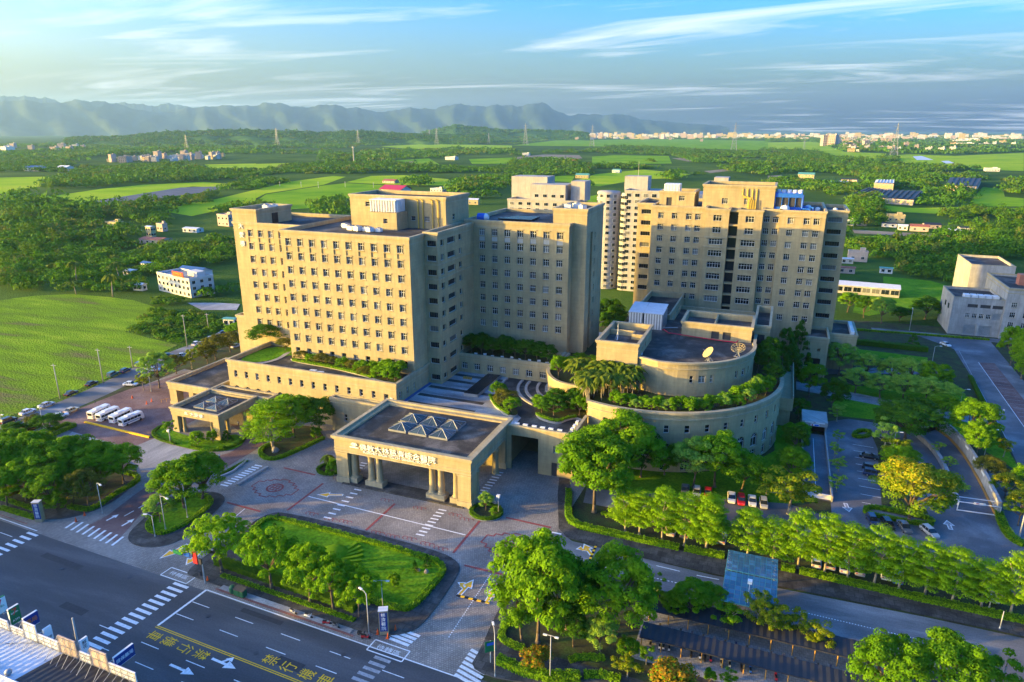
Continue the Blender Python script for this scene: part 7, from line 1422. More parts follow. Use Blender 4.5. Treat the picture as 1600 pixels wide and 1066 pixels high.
for i, (p, col) in enumerate([((-71.64, 80.19), 'car_silver'), ((-68.55, 80.24), 'car_white'), ((-64.58, 80.00), 'car_red'), ((-62.73, 79.93), 'car_grey'), ((-57.60, 79.80), 'car_black'), ((-56.60, 79.43), 'car_red')]):
    scooter(p[0], p[1], R(-10 + 14 * (i % 3)), col, '%s scooter from the left along the main road kerb' % ORD[i], 'scooters along the kerb')

# ---------------------------------------------------------------- scooter sheds
def shed(name, label, x0, x1, y0, y1, z0, z1, mat):
    o = thing(name, label, 'shelter', ((x0 + x1) / 2, (y0 + y1) / 2, 0), group='scooter sheds'); n = int((x1 - x0) / .55)
    b = MB(); V, F = [], []
    for k in range(n + 1):
        x = x0 + (x1 - x0) * k / n; dz = .07 * (k % 2); V += [(x, y0, z0 + dz), (x, y1, z1 + dz)]
    F = [(2 * k, 2 * k + 2, 2 * k + 3, 2 * k + 1) for k in range(n)]; b.add(V, F, mat); b.box(x0, x1, y0 - .05, y0, z0 - .12, z0 + .1, mat); b.build('roof_sheet', o)
    q = MB(); q.box(x0, x1, y0 + .3, y0 + .4, z0 - .25, z0 - .12, 'metal_dark'); q.box(x0, x1, y1 - .4, y1 - .3, z1 - .25, z1 - .12, 'metal_dark'); q.build('beam', o)
    m = int((x1 - x0) / 3.1)
    for k in range(m + 1):
        x = x0 + .3 + (x1 - x0 - .6) * k / m; q = MB(); q.tube((x, y0 + .35, 0), (x, y0 + .35, z0 - .12), .09, n=8, mat='steel_yellow'); q.build('post', o); q = MB(); q.tube((x, y1 - .35, 0), (x, y1 - .35, z1 - .12), .09, n=8, mat='steel_yellow'); q.build('post', o)
shed('scooter_shed', 'lower dark corrugated scooter shed roof near the bottom of frame', -14.3, 21, 93.4, 97.0, 2.3, 2.5, 'shed_black'); shed('scooter_shed', 'upper dark corrugated scooter shed roof behind the lower one', -14.3, 22, 100.2, 104.4, 2.5, 2.8, 'shed_black')
sheet('scooter_paving', [(-15, 90.8), (22, 90.2), (22, 105), (-15, 105)], .165, 'sidewalk_light')
# lane canopy
o = thing('lane_canopy', 'teal glazed canopy with grid roof spanning the lane', 'canopy', (1.5, 111, 0))
for (y0, y1, z0, z1) in ((104.4, 111.6, 4.6, 5.6), (112.2, 119.6, 5.6, 4.8)):
    for r_ in range(7):
        for c_ in range(9):
            ya, yb = y0 + (y1 - y0) * r_ / 7, y0 + (y1 - y0) * (r_ + 1) / 7; za, zb = z0 + (z1 - z0) * r_ / 7, z0 + (z1 - z0) * (r_ + 1) / 7; xa, xb = -2.8 + 8.6 * c_ / 9, -2.8 + 8.6 * (c_ + 1) / 9; g = .04
            b = MB(); b.add([(xa + g, ya + g, za), (xb - g, ya + g, za), (xb - g, yb - g, zb), (xa + g, yb - g, zb)], [(0, 1, 2, 3)], 'glass_blue'); b.build('pane', o)
b = MB()
for c_ in range(10):
    x = -2.8 + 8.6 * c_ / 9; b.path([(x, 104.3, 4.52), (x, 111.6, 5.53), (x, 112.2, 5.53), (x, 119.7, 4.73)], .06, 4, 'roof_green')
for y, z in ((104.4, 4.5), (108, 5.0), (111.6, 5.5), (112.2, 5.5), (116, 5.1), (119.6, 4.7)): b.tube((-2.9, y, z), (5.9, y, z), .10, n=5, mat='roof_green')
b.build('frame', o)
for x in (-2.6, 5.6):
    for y in (104.8, 111.9, 119.2): b = MB(); b.tube((x, y, 0), (x, y, 4.6 if y != 111.9 else 5.45), .14, n=8, mat='metal_grey'); b.build('post', o)
# basement ramps
def wall_path(name, label, pts, h0, h1, w, mat='concrete', caps=None):
    o = thing(name, label, 'ramp wall', (pts[0][0], pts[0][1], 0)); b = MB(); b.prism(strip(pts, w), h0, h1, mat); b.build('wall', o)
    if caps:
        c = MB(); c.prism(strip(pts, w + .12), h1 + .002, h1 + .12, 'kerb'); c.build('coping', o)
    return o
rA = thing('basement_ramp', 'straight basement ramp with dark portal and grey side walls', 'ramp', (14, 174, 0))
b = MB(); b.add([(11.4, 155, .045), (16.9, 155, .045), (16.9, 193, .05), (11.4, 193, .05)], [(0, 1, 2, 3)], 'lot_asphalt'); b.build('ramp_floor', rA)
for x in (11.0, 16.9):
    b = MB(); b.box(x, x + .35, 155, 196, 0, 1.35, 'concrete'); b.build('side_wall', rA)
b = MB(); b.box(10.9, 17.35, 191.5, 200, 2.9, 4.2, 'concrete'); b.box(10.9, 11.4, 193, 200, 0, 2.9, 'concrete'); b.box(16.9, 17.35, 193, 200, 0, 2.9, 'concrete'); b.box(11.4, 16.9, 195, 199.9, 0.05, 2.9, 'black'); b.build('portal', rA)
for x in (11.6, 14.4): b = MB(); b.box(x, x + 2.2, 191.42, 191.49, 3.8, 4.12, 'metal_white'); b.build('light_panel', rA)
b = MB(); b.box(13.1, 15.3, 191.3, 191.41, 3.0, 3.6, 'letter_white'); b.box(14.1, 15.2, 191.28, 191.299, 3.08, 3.52, 'blue_steel'); b.tube((13.55, 191.29, 3.3), (13.55, 191.2, 3.3), .2, n=12, mat='sign_red'); b.build('height_sign', rA)
b = MB(); b.box(11.3, 17.0, 156.2, 156.5, 0, .9, 'metal_white'); b.box(11.3, 17, 155.6, 156.8, .05, .12, 'metal_white'); b.build('flood_gate', rA); paint('ramp_line', [line((13.9, 157), (14.1, 190), .14)], 'white_paint', .06)
cr_ = smooth_path([(46.5, 208.7), (48.9, 203.2), (50.4, 192.0), (50.7, 176.8), (50.3, 161.4)], False, 2); cl_ = smooth_path([(40.4, 201.5), (43.0, 193.4), (43.8, 182.7), (43.3, 171.5), (43.2, 163.8)], False, 2)
o = wall_path('curved_ramp_wall', 'tall curved concrete outer wall of the exit ramp with pale panels', cr_, 0, 3.4, .5, caps=True)
n = len(cr_)
for k in range(1, n - 2, 2):
    a, c = Vector(cr_[k]), Vector(cr_[k + 1]); b = MB(); d = (c - a).normalized(); nn = Vector((-d.y, d.x)); q = [a.lerp(c, .12), a.lerp(c, .88)]; sg = -1 if (nn.x > 0) else 1
    b.add([(q[0].x + sg * nn.x * .28, q[0].y + sg * nn.y * .28, 2.5), (q[1].x + sg * nn.x * .28, q[1].y + sg * nn.y * .28, 2.5), (q[1].x + sg * nn.x * .28, q[1].y + sg * nn.y * .28, 3.1), (q[0].x + sg * nn.x * .28, q[0].y + sg * nn.y * .28, 3.1)], [(0, 1, 2, 3)], 'metal_white'); b.build('wall_panel', o)
b = MB(); b.prism(strip([(p_[0] - .5, p_[1]) for p_ in cr_], .15), .05, .75, 'steel_yellow'); b.build('guard_rail', o)
wall_path('ramp_parapet', 'low curved concrete inner wall of the exit ramp', cl_, 0, 1.3, .7, caps=True)
sheet('curved_ramp', cl_ + cr_[::-1], .05, 'lot_asphalt')
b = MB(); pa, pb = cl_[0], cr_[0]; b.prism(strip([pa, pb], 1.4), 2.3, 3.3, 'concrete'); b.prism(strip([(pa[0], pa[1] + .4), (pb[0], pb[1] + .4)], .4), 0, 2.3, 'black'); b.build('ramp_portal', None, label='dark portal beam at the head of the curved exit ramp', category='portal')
o = thing('height_gate', 'white tubular height gate with red sign at exit ramp mouth', 'gate', (46.7, 163.5) + (0,)); ga, gb = (42.6, 161.0), (50.6, 161.5)
b = MB(); b.path([(ga[0], ga[1], 0), (ga[0], ga[1], 2.2), (gb[0], gb[1], 2.2), (gb[0], gb[1], 0)], .12, 6, 'metal_white'); gd = Vector((gb[0] - ga[0], gb[1] - ga[1])).normalized(); gp = Vector((gd.y, -gd.x)) * -2.4
b.path([(ga[0], ga[1], 2.2), (ga[0] + gp.x, ga[1] + gp.y, 2.2), (gb[0] + gp.x, gb[1] + gp.y, 2.2), (gb[0], gb[1], 2.2)], .1, 6, 'metal_white'); b.path([(ga[0], ga[1], .15), (gb[0], gb[1], .15)], .14, 6, 'metal_white'); b.build('frame', o)
mm = ((ga[0] + gb[0]) / 2, (ga[1] + gb[1]) / 2); b = MB(); b.obox(mm, gd, 1.1, .05, 2.0, 2.5, 'letter_white'); b.obox((mm[0] - gd.x * .4, mm[1] - gd.y * .4), gd, .3, .07, 2.08, 2.42, 'sign_red'); b.build('sign', o)

# ---------------------------------------------------------------- lamps, poles, signs
def street_lamp(p, h, label, rz=0, arm=1.8, kind='arm', group='street lamps'):
    o = thing('street_lamp', label, 'street lamp', (p[0], p[1], 0), rz, group)
    b = MB(); b.tube((0, 0, 0), (0, 0, h), .10, .06, 8, 'pole_white'); b.tube((0, 0, 0), (0, 0, .5), .16, .14, 8, 'pole_white'); link('post', b.mesh('post', True), o, local=True)
    if kind == 'arm':
        b = MB(); b.path([(0, 0, h - .1), (arm * .5, 0, h + .25), (arm, 0, h + .3)], .05, 6, 'pole_white'); link('arm', b.mesh('arm'), o, local=True)
        b = MB(); b.box(arm - .1, arm + .7, -.16, .16, h + .2, h + .36, 'metal_white'); link('lamp_head', b.mesh('lamp_head'), o, local=True)
    elif kind == 'box':
        b = MB(); b.box(-.35, .35, -.35, .35, h, h + .6, 'metal_white'); link('lamp_head', b.mesh('lamp_head'), o, local=True)
    elif kind == 'twin':
        b = MB(); b.path([(-arm, 0, h - .1), (0, 0, h), (arm, 0, h - .1)], .05, 6, 'pole_white'); link('arm', b.mesh('arm'), o, local=True)
        b = MB(); b.box(arm - .2, arm + .4, -.14, .14, h - .2, h - .05, 'metal_white'); b.box(-arm - .4, -arm + .2, -.14, .14, h - .2, h - .05, 'metal_white'); link('lamp_head', b.mesh('lamp_head'), o, local=True)
street_lamp((-131.5, 92.0), 7.5, 'lamp post with side arm at the plaza entry beside left island', R(-20)); street_lamp((-112.79, 97.31), 8.2, 'lamp post with small head on the middle island right side', R(180), .6); street_lamp((-113.52, 92.13), 8.0, 'lamp post with long arm on the middle island', R(-15), 2.4); street_lamp((-113.35, 89.32), 5.0, 'short pole at the front tip of middle island', R(200), 1.0)
street_lamp((-184.1, 117.0), 7.5, 'box headed lamp post beside the gravel yard hedge', 0, kind='box'); street_lamp((-57.36, 86.10), 6.5, 'twin arm lamp post at the right corner of central lawn', R(20), 1.0, 'twin'); street_lamp((-56.60, 80.42), 8.0, 'slim traffic camera pole by the scooters at main road', R(160), 1.2); street_lamp((-33.61, 79.48), 8.0, 'pole with arm beside the right zebra crossing', R(120), 1.5)
street_lamp((-25.44, 81.49), 8.5, 'thin pole at the bottom edge below right island', 0, .8, 'twin'); street_lamp((1.35, 105.10), 8.5, 'tall box headed lamp post above the scooter sheds', 0, kind='box'); street_lamp((32.4, 184.3), 7.0, 'orange tinged lamp post in the car park island', R(10), 1.0); street_lamp((54.2, 192.1), 8.0, 'lamp post beside the curved ramp lawn', R(10), 1.2); street_lamp((52.5, 154.2), 7.5, 'lamp post at the right frame edge by car park exit', R(20), .8)
street_lamp((57.2, 234.7), 4.0, 'short lamp post by the service road trees', R(10), 1.2); street_lamp((54.5, 319.4), 9.0, 'tall lamp post on the far side of rear road', R(90), .8); street_lamp((56.2, 276.8), 5.5, 'white lamp post at the lawn corner by service road', R(10), 1.6); street_lamp((40.91, 125.37), 3.5, 'low lamp post among the lane tree trunks', 0, kind='box'); street_lamp((41.22, 119.78), 3.6, 'thin white pole on the lane pavement', 0, .3, 'bare'); street_lamp((9.83, 125.71), 5.0, 'pale lamp post in the lane tree row', 0, kind='box'); street_lamp((52.5, 153.9), 6.0, 'lamp post with red sign box at right edge', R(20), .8); street_lamp((-182.5, 151.2), 8.5, 'lamp post in the bed at the left lot entrance', R(150), 1.0); street_lamp((-29.65, 145.98), 7.0, 'lamp post among the round hall garden trees', 0, kind='box'); street_lamp((-192.4, 111.7), 6.0, 'thin dark pole at the left frame edge by the street', 0, .5)
street_lamp((-146.1, 124.3), 3.4, 'small globe lamp before the side portico', 0, kind='box'); street_lamp((-51.22, 123.86), 3.6, 'small globe lamp in the right portico ring', 0, kind='box')
for i, (p, h) in enumerate([((-203.9, 136.3), 11.5), ((-203.7, 151.3), 12), ((-208.0, 166.5), 8), ((-208.8, 191.9), 13), ((-220.2, 214.6), 7)]):
    o = thing('utility_pole', '%s utility pole from the left along the mown field edge' % ORD[i], 'utility pole', (p[0], p[1], 0), R(10), 'utility poles along the field'); b = MB(); b.tube((0, 0, 0), (0, 0, h), .17, .11, 8, 'pole'); link('post', b.mesh('post', True), o, local=True); b = MB(); b.box(-.9, .9, -.05, .05, h - .6, h - .45, 'pole'); link('crossarm', b.mesh('crossarm'), o, local=True)
def totem(p, rz, label, h=4.6):
    o = thing('entrance_sign', label, 'sign', (p[0], p[1], .15), rz, 'entrance signs'); b = MB(); b.box(-.75, .75, -.55, .55, 0, h, 'stone'); link('pillar', b.mesh('pillar'), o, local=True)
    b = MB(); b.box(-.62, .62, -.60, -.552, .7, h - .25, 'sign_blue'); link('face', b.mesh('face'), o, local=True)
    for k, ch in enumerate('慈濟醫院'):
        q = link('letter', text_mesh(ch, .8, 'letter_white', .01), o, (0, -.62, h - .8 - .85 * k), local=True); q.rotation_euler = (R(90), 0, 0)
    b = MB(); b.box(-.8, .8, -.62, .6, h + .002, h + .1, 'metal_white'); link('cap', b.mesh('cap'), o, local=True)
totem((-141.2, 85.0), R(25), 'blue and stone entrance sign pillar at the left main road corner'); totem((-54.42, 81.67), R(28), 'blue and stone entrance sign pillar at the central lawn corner')
# traffic signal cluster at the crossing
p = (-92.23, 81.15); o = thing('traffic_signal', 'traffic signal pole with blue and green signs at the zebra corner', 'traffic signal', (p[0], p[1], .05))
b = MB(); b.tube((0, 0, 0), (0, 0, 6.6), .14, .1, 8, 'pole_white'); b.path([(0, 0, 6.4), (-2.2, -.6, 6.6), (-4.4, -1.2, 6.4)], .08, 6, 'pole_white'); link('post', b.mesh('post'), o, local=True)
b = MB(); b.box(-3.2, -1.9, -.85, -.72, 5.6, 6.5, 'blue_steel'); link('blue_sign', b.mesh('blue_sign'), o, local=True); b = MB(); b.box(-5.3, -3.3, -1.25, -.95, 5.9, 6.6, 'sign_green'); link('street_sign', b.mesh('street_sign'), o, local=True)
b = MB(); b.box(-1.6, -.6, -.5, -.25, 4.2, 7.0, 'sign_red'); link('banner', b.mesh('banner'), o, local=True); b = MB(); b.box(-.3, .3, -.45, -.15, 4.3, 5.4, 'metal_dark'); b.box(-.9, -.35, -.4, -.12, 1.6, 2.7, 'metal_dark'); link('signal_head', b.mesh('signal_head'), o, local=True)
p = (-35.34, 81.80); o = thing('direction_sign', 'green direction sign post beside the right zebra crossing', 'sign', (p[0], p[1], .1), R(40)); b = MB(); b.tube((0, 0, 0), (0, 0, 4.2), .07, n=6, mat='pole_white'); link('post', b.mesh('post'), o, local=True); b = MB(); b.box(-.9, .9, -.12, -.07, 2.2, 4.2, 'sign_green'); link('board', b.mesh('board'), o, local=True); b = MB(); b.box(-.6, .6, -.14, -.121, 3.4, 3.9, 'blue_steel'); link('panel', b.mesh('panel'), o, local=True)
CONE = MB(); CONE.box(-.2, .2, -.2, .2, 0, .05, 'cone_orange'); CONE.lathe([(.16, .05), (.1, .4), (.09, .42), (.05, .75), (.02, .8)], n=12, mat='cone_orange'); CONE = CONE.mesh('traffic_cone')
for p, l in (((-55.33, 81.06), 'orange cone left of the lawn corner sign pillar'), ((-53.26, 80.85), 'orange cone before the lawn corner sign pillar'), ((-53.09, 82.96), 'orange cone right of the lawn corner sign pillar'), ((-133.9, 87.6), 'orange cone at the left island front corner'), ((-134.4, 90.0), 'orange cone beside the left island hedge end'), ((-175.1, 142.8), 'orange cone left of two on brick forecourt'), ((-175.4, 144.9), 'orange cone right of two on brick forecourt'), ((-183.3, 144.8), 'orange barrier cone near the forecourt tree bed'), ((-92.36, 81.93), 'red cone at the foot of traffic signal')): link('traffic_cone', CONE, None, (p[0], p[1], .06), 0, (1.3, 1.3, 1.3), label=l, category='cone', group='traffic cones')
BIN = MB(); BIN.box(-.55, .55, -.45, .45, .15, 1.25, 'bin_green'); BIN.add([(-.6, -.5, 1.251), (.6, -.5, 1.251), (.6, .5, 1.45), (-.6, .5, 1.45), (-.6, -.5, 1.32), (.6, -.5, 1.32), (.6, .5, 1.55), (-.6, .5, 1.55)], [(0, 3, 2, 1), (4, 5, 6, 7), (0, 1, 5, 4), (1, 2, 6, 5), (2, 3, 7, 6), (3, 0, 4, 7)], 'metal_dark')
for sx in (-.4, .4): BIN.tube((sx - .05, 0, .12), (sx + .05, 0, .12), .12, n=8, mat='tyre')
BIN = BIN.mesh('recycling_bin')
for i, p in enumerate([(-83.92, 80.51), (-82.94, 80.50)]): link('recycling_bin', BIN, None, (p[0], p[1], .17), R(-5), (1.1, 1.1, 1.1), label=('left', 'right')[i] + ' square green recycling bin on the main road kerb', category='bin', group='recycling bins')
p = (-85.34, 80.76); b = MB(); b.lathe([(.55, .1), (.62, .5), (.62, 1.1), (.45, 1.45), (.1, 1.6)], n=14, mat='bin_green'); b.box(-.4, .4, -.3, .3, 0, .12, 'metal_dark'); b.build('bell_bin', None, True, loc=(p[0], p[1], .17), label='rounded bright green bell shaped bin left of the square bins', category='bin')
b = MB()
for k in range(4): b.tube((-2.2 + 1.4 * k, 0, 0), (-2.2 + 1.4 * k, 0, 1.0), .06, n=6, mat='steel_yellow')
b.tube((-2.2, 0, .9), (2.0, 0, .9), .05, n=5, mat='steel_yellow'); p = (-170.7, 147.2); b.build('yellow_railing', None, loc=(p[0], p[1], .03), rz=R(60), label='yellow post railing left of the side portico', category='railing')
# lawn emblem: raised turf ribs
o = thing('topiary_emblem', 'fan shaped clipped turf emblem on the central lawn', 'topiary', (-74.65, 98.70) + (.17,)); c0 = Vector((-76.01, 96.15))
for k in range(7):
    t0 = R(-28 + k * 13); pts = [(c0.x + (1.0 + 1.1 * u) * math.cos(t0 + .1 * u) * 1.6, c0.y + (1.0 + 1.1 * u) * math.sin(t0 + .1 * u) * 1.6 - .8) for u in np.linspace(0, 3.2, 8)]
    b = MB(); b.prism(strip(pts, .65), .165, .6, 'leaf_hedge'); b.build('turf_rib', o)
b = MB(); b.lathe([(3.0, 0), (2.7, .5), (1.8, .85), (.2, 1.0)], (c0.x + .6, c0.y + 1.2, .165), 20, 'leaf_hedge'); b.build('turf_mound', o, True)
# rocks in the ring islands and lawn
for i, (p, s_) in enumerate([((-52.82, 126.15), .9), ((-57.29, 98.63), .5), ((-55.65, 98.67), .6), ((-116.4, 130.2), 1.2)]):
    r = np.random.default_rng(i); b = MB(); prof = [(.1, 1.0), (.55, .8), (.8, .35), (.75, 0)]; b.lathe(prof[::-1], n=9, mat='rock'); b.v = [(x * r.uniform(.8, 1.2), y * r.uniform(.8, 1.2), z * r.uniform(.85, 1.15)) for x, y, z in b.v]
    b.build('rock', None, loc=(p[0], p[1], .14), scale=(s_, s_, s_ * 1.1), label=('grey rock in the right portico ring island', 'left small rock under the lawn conifer', 'right small rock under the lawn conifer', 'standing rock in the hedge island before podium')[i], category='rock')

# ---------------------------------------------------------------- people
def person_mesh(cols, stride=.12):
    """one skinned figure, 1.68 m: connected joints with radii, grown into a continuous body"""
    V = [(0, 0, .92), (0, 0, 1.12), (0, 0, 1.36), (0, 0, 1.46), (.01, 0, 1.52), (.01, 0, 1.60), (0, .10, .88), (stride, .10, .48), (stride * .6, .10, .08), (stride * .6 + .13, .10, .05), (0, -.10, .88), (-stride * .3, -.10, .48), (-stride, -.10, .09), (-stride + .13, -.10, .05), (0, .19, 1.36), (-.03, .24, 1.10), (.08, .24, .88), (.11, .23, .80), (0, -.19, 1.36), (.03, -.24, 1.10), (.12, -.24, .90), (.15, -.23, .82)]
    Ed = [(0, 1), (1, 2), (2, 3), (3, 4), (4, 5), (0, 6), (6, 7), (7, 8), (8, 9), (0, 10), (10, 11), (11, 12), (12, 13), (2, 14), (14, 15), (15, 16), (16, 17), (2, 18), (18, 19), (19, 20), (20, 21)]
    rad = [.14, .135, .15, .06, .09, .10, .095, .065, .045, .04, .095, .065, .045, .04, .065, .045, .036, .035, .065, .045, .036, .035]
    me = bpy.data.meshes.new('person'); me.from_pydata(V, Ed, []); ob = bpy.data.objects.new('person', me); COL.objects.link(ob)
    md = ob.modifiers.new('skin', 'SKIN'); md.use_smooth_shade = True
    for i, rr in enumerate(rad): me.skin_vertices[0].data[i].radius = (rr, rr)
    me.skin_vertices[0].data[0].use_root = True; sb = ob.modifiers.new('sub', 'SUBSURF'); sb.levels = sb.render_levels = 1
    out = bpy.data.meshes.new_from_object(ob.evaluated_get(bpy.context.evaluated_depsgraph_get())); bpy.data.objects.remove(ob); out.materials.clear()
    for c in cols: out.materials.append(M[c])
    for p_ in out.polygons:
        z = p_.center.z; p_.material_index = 0 if z < .93 else (1 if z < 1.43 and abs(p_.center.y) < .225 else (1 if 1.0 < z < 1.43 else 2)); 
        if z > 1.57 or (z > 1.5 and p_.center.x < -.02): p_.material_index = 3
    return out
PM = [person_mesh(('cloth_dark', 'cloth_white', 'skin', 'black')), person_mesh(('cloth_dark', 'cloth_dark', 'skin', 'black'), .2), person_mesh(('cloth_blue', 'cloth_white', 'skin', 'black'), .16)]
for i, (p, rz, l) in enumerate([((-126.9, 121.7), R(200), 'person in light top walking on the brick path by side portico'), ((-123.7, 131.1), R(30), 'person in dark clothes walking near the big tree island'), ((-137.2, 139.8), R(90), 'person in light top standing under the side portico'), ((66.8, 228.4), R(-90), 'person in white top and blue trousers on the service road'), ((-189.7, 137.1), R(45), 'person in dark clothes by the forecourt edge near street'), ((-130.7, 136.6), R(-60), 'person in dark clothes at the side portico path')]):
    link('person', PM[(0, 1, 0, 2, 1, 1)[i]], None, (p[0], p[1], .05), rz, label=l, category='person')
# ---------------------------------------------------------------- shops at the bottom left: sheet roofs, sign boards on struts, projecting signs
sd_ = (Vector((-79.27, 53.83)) - Vector((-105.79, 54.55))).normalized(); sn = Vector((sd_.y, -sd_.x)); SB_ = Vector((-105.79, 54.55))
def sp3(u, back, z): q = SB_ + sd_ * u + sn * back; return (q.x, q.y, z)
def shop_block(label, u0, u1, mat):
    o = thing('shop', label, 'shop', sp3((u0 + u1) / 2, 6, 0), group='roadside shops'); b = MB(); c4 = [sp3(u0, .3, 0)[:2], sp3(u1, .3, 0)[:2], sp3(u1, 14, 0)[:2], sp3(u0, 14, 0)[:2]]; b.prism(c4, 0, 6.4, 'house_white'); b.build('wall', o)
    n = int((u1 - u0) / .5); q = MB(); V, F = [], []
    for k in range(n + 1):
        u = u0 + (u1 - u0) * k / n; dz = .05 * (k % 2); V += [sp3(u, 0, 6.6 + dz), sp3(u, 7, 7.6 + dz), sp3(u, 14.3, 6.6 + dz)]
    F = [(3 * k + j, 3 * k + 3 + j, 3 * k + 4 + j, 3 * k + 1 + j) for k in range(n) for j in (0, 1)]; q.add(V, F, mat); q.build('roof', o)
    q = MB(); q.tube(sp3(u0, 7, 7.7), sp3(u1, 7, 7.7), .18, n=6, mat='roof_sheet'); q.build('ridge', o); return o
shop_block('pale corrugated shop roof at the bottom left corner', -14, 14.0, 'roof_sheet'); shop_block('dark corrugated shop roof at the bottom edge right of pale one', 14.05, 30, 'shed_black'); shop_block('roadside shop beyond the left frame edge', -34, -14.05, 'roof_sheet')
for i, (u, bk) in enumerate([(7.2, 6.0), (9.4, 6.2), (12.4, 6.4)]):
    o = thing('roof_ventilator', '%s round turbine ventilator from the left on the shop roofs' % ORD[i], 'ventilator', sp3(u, bk, 7.4), 0, 'turbine ventilators'); b = MB(); b.lathe([(.25, .0), (.25, .3), (.42, .45), (.48, .7), (.38, .95), (.1, 1.05)], n=14, mat='metal_grey'); link('turbine', b.mesh('turbine', True), o, local=True); b = MB(); b.box(-.5, .5, -.4, .4, -.25, .02, 'roof_green'); link('base', b.mesh('base'), o, local=True)
def board(u0, u1, z0, z1, mat, label, fw=-.15):
    o = thing('sign_board', label, 'sign board', sp3((u0 + u1) / 2, fw, z0), group='shop sign boards'); q = MB(); a, c = sp3(u0, fw, 0), sp3(u1, fw, 0)
    q.prism(line(a, c, .18), z0, z1, mat); q.build('panel', o)
    f = MB()
    n = max(2, int((u1 - u0) / 1.2))
    for k in range(n + 1):
        u = u0 + (u1 - u0) * k / n; f.tube(sp3(u, fw + .2, z0), sp3(u, fw + .2, z1), .04, n=4, mat='metal_grey')
    for z in (z0 + .2, (z0 + z1) / 2, z1 - .15): f.tube(sp3(u0, fw + .2, z), sp3(u1, fw + .2, z), .04, n=4, mat='metal_grey')
    f.build('frame', o)
    for k in range(n + 1):
        u = u0 + (u1 - u0) * k / n; s_ = MB(); s_.tube(sp3(u, fw + .22, z1 - .3), sp3(u + .1, fw + 2.6, 6.9), .035, n=4, mat='metal_grey'); s_.build('strut', o)
board(-8, 1.9, 6.6, 8.3, 'metal_white', 'long white back of sign board at the left frame edge'); board(2.5, 5.6, 6.4, 7.8, 'metal_white', 'low weathered sign board under the convenience store sign'); board(5.8, 8.6, 6.6, 9.6, 'metal_white', 'tall white sign board left of the small hanging sign'); board(8.8, 13.4, 6.6, 8.3, 'metal_white', 'long white sign board below the utility pole'); board(13.6, 17.2, 6.6, 9.6, 'house_pink', 'large pinkish sign board right of the utility pole'); board(17.8, 20.2, 6.6, 8.2, 'metal_white', 'short white sign board between the two pink boards'); board(20.3, 23.6, 6.6, 9.6, 'house_pink', 'large pinkish sign board beside the blue hanging sign'); board(23.8, 29, 6.6, 8.3, 'metal_white', 'white sign board at the bottom edge right of pink board')
def blade(u, z0, z1, w, mat, txt, label, tmat='letter_white', tsize=.7, rim='metal_white', extra=None):
    """sign hung out over the pavement, square to the shop front"""
    o = thing('hanging_sign', label, 'sign', sp3(u, -1, z0), group='hanging shop signs'); q = MB(); a, c = sp3(u, -.6, 0), sp3(u, -.6 - w, 0); q.prism(line(a, c, .3), z0, z1, rim); q.build('box', o)
    f = MB(); off = sd_ * .165
    for sg in (-1, 1): f.add([(a[0] + sg * off.x, a[1] + sg * off.y, z0 + .08), (c[0] + sg * off.x, c[1] + sg * off.y, z0 + .08), (c[0] + sg * off.x, c[1] + sg * off.y, z1 - .08), (a[0] + sg * off.x, a[1] + sg * off.y, z1 - .08)], [(0, 1, 2, 3)], mat)
    f.build('face', o)
    q = MB(); q.tube(sp3(u, 0, z0 + .5), sp3(u, -.6, z0 + .5), .06, n=5, mat='metal_grey'); q.tube(sp3(u, 0, z1 - .3), sp3(u, -.6, z1 - .3), .06, n=5, mat='metal_grey'); q.build('bracket', o)
    ang = math.atan2(-sn.y, -sn.x)
    def put(body, sz, du, dz, m_, sc=1.0):
        t_ = text_mesh(body, sz, m_, .01); p_ = sp3(u + .19, -.6 - w / 2 + du, 0); q = link('lettering', t_, o, (p_[0], p_[1], (z0 + z1) / 2 + dz)); q.rotation_euler = (R(90), 0, ang); q.scale = (sc, 1, 1)
    if txt: put(txt, tsize, 0, 0, tmat)
    for e in extra or []: put(*e)
    return o
blade(-3.0, 6.8, 9.6, 2.4, 'letter_white', None, 'green edged white seven sign cut by the left frame edge', rim='sign_green', extra=[('7', 2.6, 0, .1, 'sign_red'), ('ELEVEn', .55, 0, -.1, 'sign_green')]); blade(1.7, 7.0, 10.0, 1.6, 'sign_green', None, 'dark green convenience store sign with a red seven', extra=[('7', 1.6, 0, .6, 'sign_red'), ('ELEVEn', .34, 0, .5, 'letter_white'), ('ATM', .5, 0, -.8, 'letter_white')])
blade(5.0, 7.2, 9.4, 2.2, 'sign_blue', '藥局', 'small blue hanging sign with orange writing', 'sign_orange', .9); blade(9.4, 6.4, 8.8, 1.2, 'letter_white', None, 'plain pale hanging sign with faint writing', extra=[('餐廳', .45, 0, -.5, 'metal_grey')]); blade(17.4, 6.6, 9.4, 1.2, 'letter_white', None, 'tall cream hanging sign between the pink boards', extra=[('鮮\n花', .7, 0, .4, 'metal_dark')]); blade(24.2, 6.8, 8.8, 3.2, 'sign_blue', '健保藥局', 'black and blue hanging sign with white letters at bottom edge', 'letter_white', .7)
p = sp3(14.4, -2.0, 0); o = thing('concrete_pole', 'tall concrete utility pole with transformer brackets over the shops', 'utility pole', p); b = MB(); b.tube((p[0], p[1], 0), (p[0] + .3, p[1], 11.5), .2, .13, 10, 'pole'); b.build('post', o, True); b = MB()
for z in (6.5, 7.2, 7.9): b.tube((p[0] - 1.2, p[1] + .4, z), (p[0] + .3, p[1], z), .05, n=4, mat='metal_dark')
b.box(p[0] - 1.9, p[0] - 1.2, p[1] + .1, p[1] + .6, 6.3, 6.8, 'metal_dark'); b.build('brackets', o)
